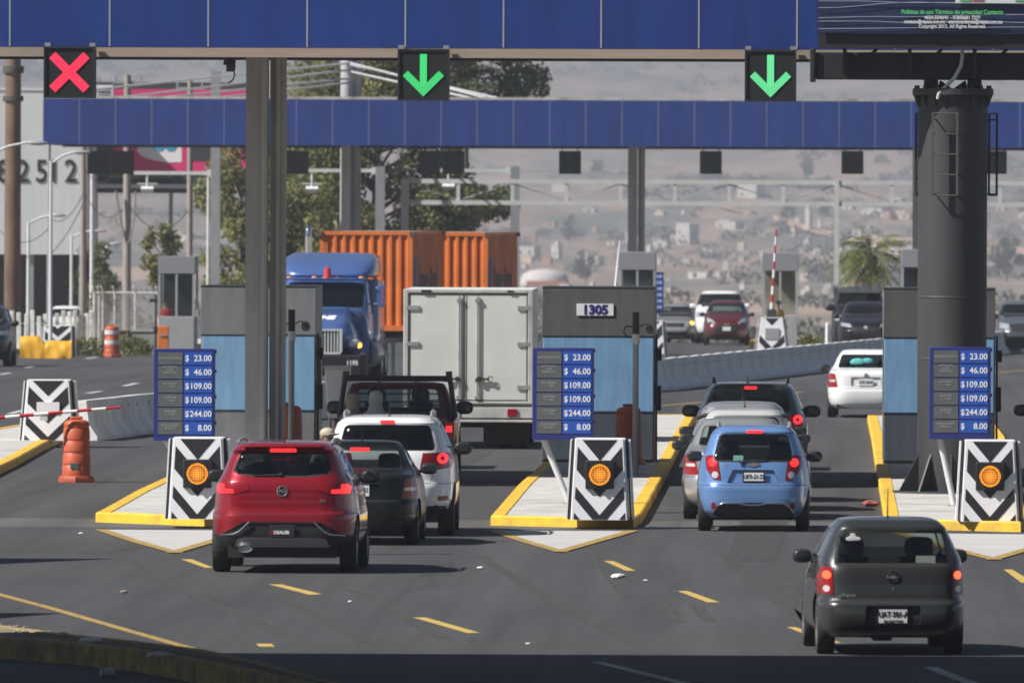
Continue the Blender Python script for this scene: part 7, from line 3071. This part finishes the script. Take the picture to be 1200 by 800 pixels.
def person(label, loc, rz, shirt, legs_m, pose='stand', hat=None, hatm=None, lean=0.0, H=1.0):
    """one continuous figure grown over a skeleton; faces -y"""
    t = thing('person', label, 'person', tuple(loc), rz)
    J, E, Rr, lab = [], [], [], []

    def j(x, y, z, r, par=None, m=0):
        J.append(Vector((x, y, z)))
        Rr.append(r)
        lab.append(m)
        if par is not None: E.append((par, len(J) - 1))
        return len(J) - 1
    hz = .92 if pose == 'stand' else .13
    pel = j(0, 0, hz, .125, None, 1)
    bel = j(0, -.01 - lean * .12, hz + .17, .115, pel, 0)
    che = j(0, -.01 - lean * .3, hz + .36, .135, bel, 0)
    nk = j(0, -lean * .42, hz + .52, .055, che, 2)
    hd = j(0, -.015 - lean * .5, hz + .60, .075, nk, 2)
    h2 = j(0, -.02 - lean * .54, hz + .68, .088, hd, 2)
    j(0, -.01 - lean * .56, hz + .75, .06, h2, 3)
    for s in (-1, 1):
        if pose == 'stand':
            hp = j(s * .095, 0, .86, .09, pel, 1)
            kn = j(s * .10, -.02, .47, .062, hp, 1)
            an = j(s * .10, .02, .09, .045, kn, 1)
            j(s * .11, -.14, .045, .04, an, 3)
        else:
            hp = j(s * .11, -.06, .11, .09, pel, 1)
            kn = j(s * .14, -.45, .36, .06, hp, 1)
            an = j(s * .13, -.62, .06, .045, kn, 1)
            j(s * .13, -.76, .04, .04, an, 3)
        sh = j(s * .175, -lean * .33, hz + .44, .06, che, 0)
        if pose == 'stand': el, wr = (s * .23, .02 - lean * .3, hz + .20), (s * .22, -.14 - lean * .3, hz + .02)
        else: el, wr = (s * .23, -.08, hz + .22), (s * .16, -.30, hz + .18)
        e = j(*el, .045, sh, 0)
        w_ = j(*wr, .033, e, 2)
        dv = (Vector(wr) - Vector(el)).normalized()
        pm_ = Vector(wr) + dv * .08
        pa = j(*pm_, .034, w_, 2)
        for f in range(4):
            q = pm_ + dv * (.07 + .02 * (1 - abs(f - 1.4))) + Vector((.018 * (f - 1.5), .0, -.01))
            q2 = q + dv * .03 + Vector((0, 0, -.02))
            a_ = j(*q, .010, pa, 2)
            j(*q2, .008, a_, 2)
        q = pm_ + dv * .02 + Vector((-s * .045, -.01, 0))
        a_ = j(*q, .011, w_, 2)
        j(*(q + dv * .035), .009, a_, 2)
    me = bpy.data.meshes.new('t')
    me.from_pydata([v * H for v in J], E, [])
    o = bpy.data.objects.new('t', me)
    COL.objects.link(o)
    sk = o.modifiers.new('skin', 'SKIN')
    sv = me.skin_vertices[0].data
    for i, v in enumerate(sv):
        v.radius = (Rr[i] * H, Rr[i] * H * (.8 if i in (bel, che) else 1))
        v.use_root = i == pel
    ss = o.modifiers.new('sub', 'SUBSURF')
    ss.levels = ss.render_levels = 1
    dg = bpy.context.evaluated_depsgraph_get()
    m2 = bpy.data.meshes.new_from_object(o.evaluated_get(dg))
    bpy.data.objects.remove(o)
    bm = bmesh.new()
    bm.from_mesh(m2)
    cols = [shirt, legs_m, SKIN, HAIR if True else SKIN]
    for f in bm.faces:
        c = f.calc_center_median()
        best = min(range(len(E)), key=lambda e_: ((J[E[e_][0]] * H).lerp(J[E[e_][1]] * H, .5) - c).length - Rr[E[e_][1]] * .4)
        f.material_index = lab[E[best][1]]
        f.smooth = True
    # nose, eyes, ears on the head
    hc = J[h2] * H
    for c, r, s, mi in ((Vector((0, -.085, -.02)), .017, (1, 1, 1.4), 2), (Vector((-.032, -.078, .01)), .010, (1, .6, .8), 3), (Vector((.032, -.078, .01)), .010, (1, .6, .8), 3),
                        (Vector((-.088, .01, -.01)), .024, (.4, .8, 1.2), 2), (Vector((.088, .01, -.01)), .024, (.4, .8, 1.2), 2), (Vector((0, -.078, -.055)), .018, (1.3, .5, .4), 2)):
        mb = MB()
        mb.ball(hc + c, r, s, 8, 5)
        tmp = bpy.data.meshes.new('t')
        mb.bm.to_mesh(tmp)
        mb.bm.free()
        n0 = len(bm.faces)
        bm.from_mesh(tmp)
        bm.faces.ensure_lookup_table()
        for f in bm.faces[n0:]: f.material_index = mi
        bpy.data.meshes.remove(tmp)
    finish(bm, 'body', cols, t, 60)
    bpy.data.meshes.remove(m2)
    if hat == 'cap':
        b = MB()
        b.ball(hc + Vector((0, 0, .045)), .10, (1, 1.08, .75), 14, 8)
        b.box(hc + Vector((0, -.13, .03)), (.15, .12, .015), rx=R(-10))
        b.build('cap', hatm, t, 60, bevel=.01)
    elif hat == 'hood':
        b = MB()
        b.lathe([(.165, -.25), (.135, -.19), (.112, -.12), (.116, -.05), (.118, .02), (.104, .08), (.07, .118), (.02, .132)], hc + Vector((0, .012, 0)), 'Z', 20)
        b.build('hood', hatm, t, 60)
    elif hat == 'hair':
        b = MB()
        b.ball(hc + Vector((0, .02, .02)), .1, (1, 1.05, 1.0), 14, 9)
        b.build('hair', HAIR, t, 60)
    return t


SHB = mat('shirt_pale_blue', (.30, .36, .42), .85, var=.1, scale=8)
TRD = mat('trousers_dark', (.03, .035, .05), .85)
HOODB = mat('cap_cloth_beige', (.30, .26, .20), .85, var=.1, scale=8)
HOODW = mat('cap_cloth_grey', (.42, .43, .42), .85, var=.1, scale=8)
pk = PICK.location
person('person with a beige hood over a pale blue shirt sitting in the pickup bed', (pk.x - .72, pk.y + 1.45, .52), PI + .25, SHB, TRD, 'sit', 'hood', HOODB)
person('person with a pale grey hood over a pale blue shirt sitting in the pickup bed', (pk.x - .34, pk.y + 1.2, .52), PI - .1, SHB, TRD, 'sit', 'hood', HOODW, H=1.06)
g = GX(381, 178.2)
person('person in a pale khaki cap standing in front of the red utility car, hardly visible', (g.x, 178.2, 0), .6, mat('shirt_white', (.6, .6, .58), .85), TRD, 'stand', 'cap', mat('cap_khaki', (.42, .38, .28), .8), lean=.05, H=.965)
g = base_at(194, 436.9)
person('person in red inside the far left booth', (g.x, 436.9, g.z + .14), 0, mat('shirt_red', (.45, .03, .04), .85), TRD, 'stand', 'hair', None)
g = base_at(911, 444)
person('worker in a yellow vest behind the distant chevron cushion', (g.x, 444, g.z + .14), .5, mat('vest_yellow', (.5, .34, .06), .8), TRD, 'stand', 'cap', HAIR, H=1.0)

# white crate-like bin between the booth and the pickup
g = GX(395, 229.2)
t = thing('white_bin', 'white flared bin standing left of the pickup truck', 'bin', (g.x, 229.2, 0))
b = MB()
k = 229.2 / F
b.prism([(-11 * k, 0, .95), (10 * k, 0, .95), (15 * k, 0, 1.78), (-15 * k, 0, 1.78)], (0, .5, 0))
b.build('tub', mat('bin_white', (.80, .80, .81), .5, var=.08, scale=4), t, 0, bevel=.02)
b = MB()
b.box2((-16 * k, -.03, 1.78), (16 * k, .53, 1.83))
b.build('lid', mat('bin_lid', (.6, .58, .52), .5), t, 0, bevel=.015)
b = MB()
for x in (-9, 8):
    for y in (.06, .44): b.cyl((x * k, y, .0), (x * k, y, .95), .025, n=8)
b.box2((-13 * k, -.02, .62), (13 * k, .5, .66))
b.build('stand', M_['steel'], t, 0)

# ------------------------------------------------------------------ litter
LIT = mat('litter_white', (.75, .75, .76), .5)
rng = random.Random(8)
for px, py, r, lab in ((725, 677, .055, 'crumpled white bag on the road below the middle island'), (757, 680.5, .022, 'scrap of paper right of the crumpled white bag'), (563, 666, .03, 'white scrap on the road right of the red utility car'),
                       (619, 755, .02, 'flat pale scrap near the shadow edge at the bottom'), (95, 625.5, .028, 'white cup on the road left of the left island'), (146, 694.5, .03, 'brown scrap on the road at the left'),
                       (1021, 593, .09, 'reddish rag on the road left of the right island'), (410, 705, .018, 'small pale scrap behind the red utility car')):
    p = G(px, py, .01)
    bm = bmesh.new()
    bmesh.ops.create_icosphere(bm, subdivisions=2, radius=r)
    for v in bm.verts:
        v.co *= 1 + .5 * mnoise.noise(v.co * 20 + Vector((px, py, 0)))
        v.co.z = v.co.z * .55 + r * .5
        v.co.x *= 1.5
    o = finish(bm, 'litter', mat('litter_red', (.25, .07, .05), .8) if 'red' in lab.split()[0] else (mat('litter_brown', (.3, .24, .2), .8) if 'brown' in lab else LIT), None, 0)
    o.location = p
    tag(o, lab, 'litter')
for px, py, r, lab in ((105, 753, .08, 'dull plastic bag on the soil of the verge'), (185, 769, .07, 'flattened packet farther right on the soil of the verge')):
    p = G(px, py, .21)
    bm = bmesh.new()
    bmesh.ops.create_icosphere(bm, subdivisions=2, radius=r)
    for v in bm.verts:
        v.co *= 1 + .6 * mnoise.noise(v.co * 18 + Vector((px, py, 0)))
        v.co.z = v.co.z * .4 + r * .3
        v.co.x *= 1.7
    o = finish(bm, 'litter', LIT, None, 0)
    o.location = p
    tag(o, lab, 'litter')
p = G(118, 793, 0)
t = thing('plastic_cup', 'clear plastic cup lying on its side against the foreground kerb', 'cup', (p.x, p.y, .05), R(25))
b = MB()
b.lathe([(.035, 0), (.047, .13), (.049, .132), (.045, .13), (.033, .004)], (0, 0, 0), 'X', 18)
b.build('cup', mat('cup_plastic', (.5, .52, .52), .2), t)
# pebbles and dry bits on the verge soil
bm = bmesh.new()
for i in range(420):
    u = rng.random()
    px = -20 + 420 * u
    a, c = G(px, 729 + .165 * px, .2), G(px, 741 + .15 * px, .2)
    p = a.lerp(c, rng.uniform(.15, .9))
    r = rng.uniform(.008, .03)
    m = Matrix.Translation((p.x, p.y, .208)) @ Matrix.Diagonal((r * rng.uniform(.7, 1.8), r, r * .7, 1))
    bmesh.ops.create_icosphere(bm, subdivisions=1, radius=1, matrix=m)
o = finish(bm, 'pebbles', mat('pebble', (.26, .23, .2), .9, var=.3, scale=30), None, 0)
o['kind'] = 'stuff'

# ------------------------------------------------------------------ haze
hz = bpy.data.materials.new('haze')
hz.use_nodes = True
n = hz.node_tree
n.nodes.remove(n.nodes['Principled BSDF'])
pv = n.nodes.new('ShaderNodeVolumePrincipled')
pv.inputs['Color'].default_value = (.56, .60, .68, 1)
pv.inputs['Density'].default_value = .00019
pv.inputs['Anisotropy'].default_value = .15
n.links.new(pv.outputs[0], n.nodes['Material Output'].inputs['Volume'])
b = MB()
b.box2((-1800, -130, -30), (1800, 11300, 330))
o = b.build('haze', hz, None, 0)
o['kind'] = 'stuff'
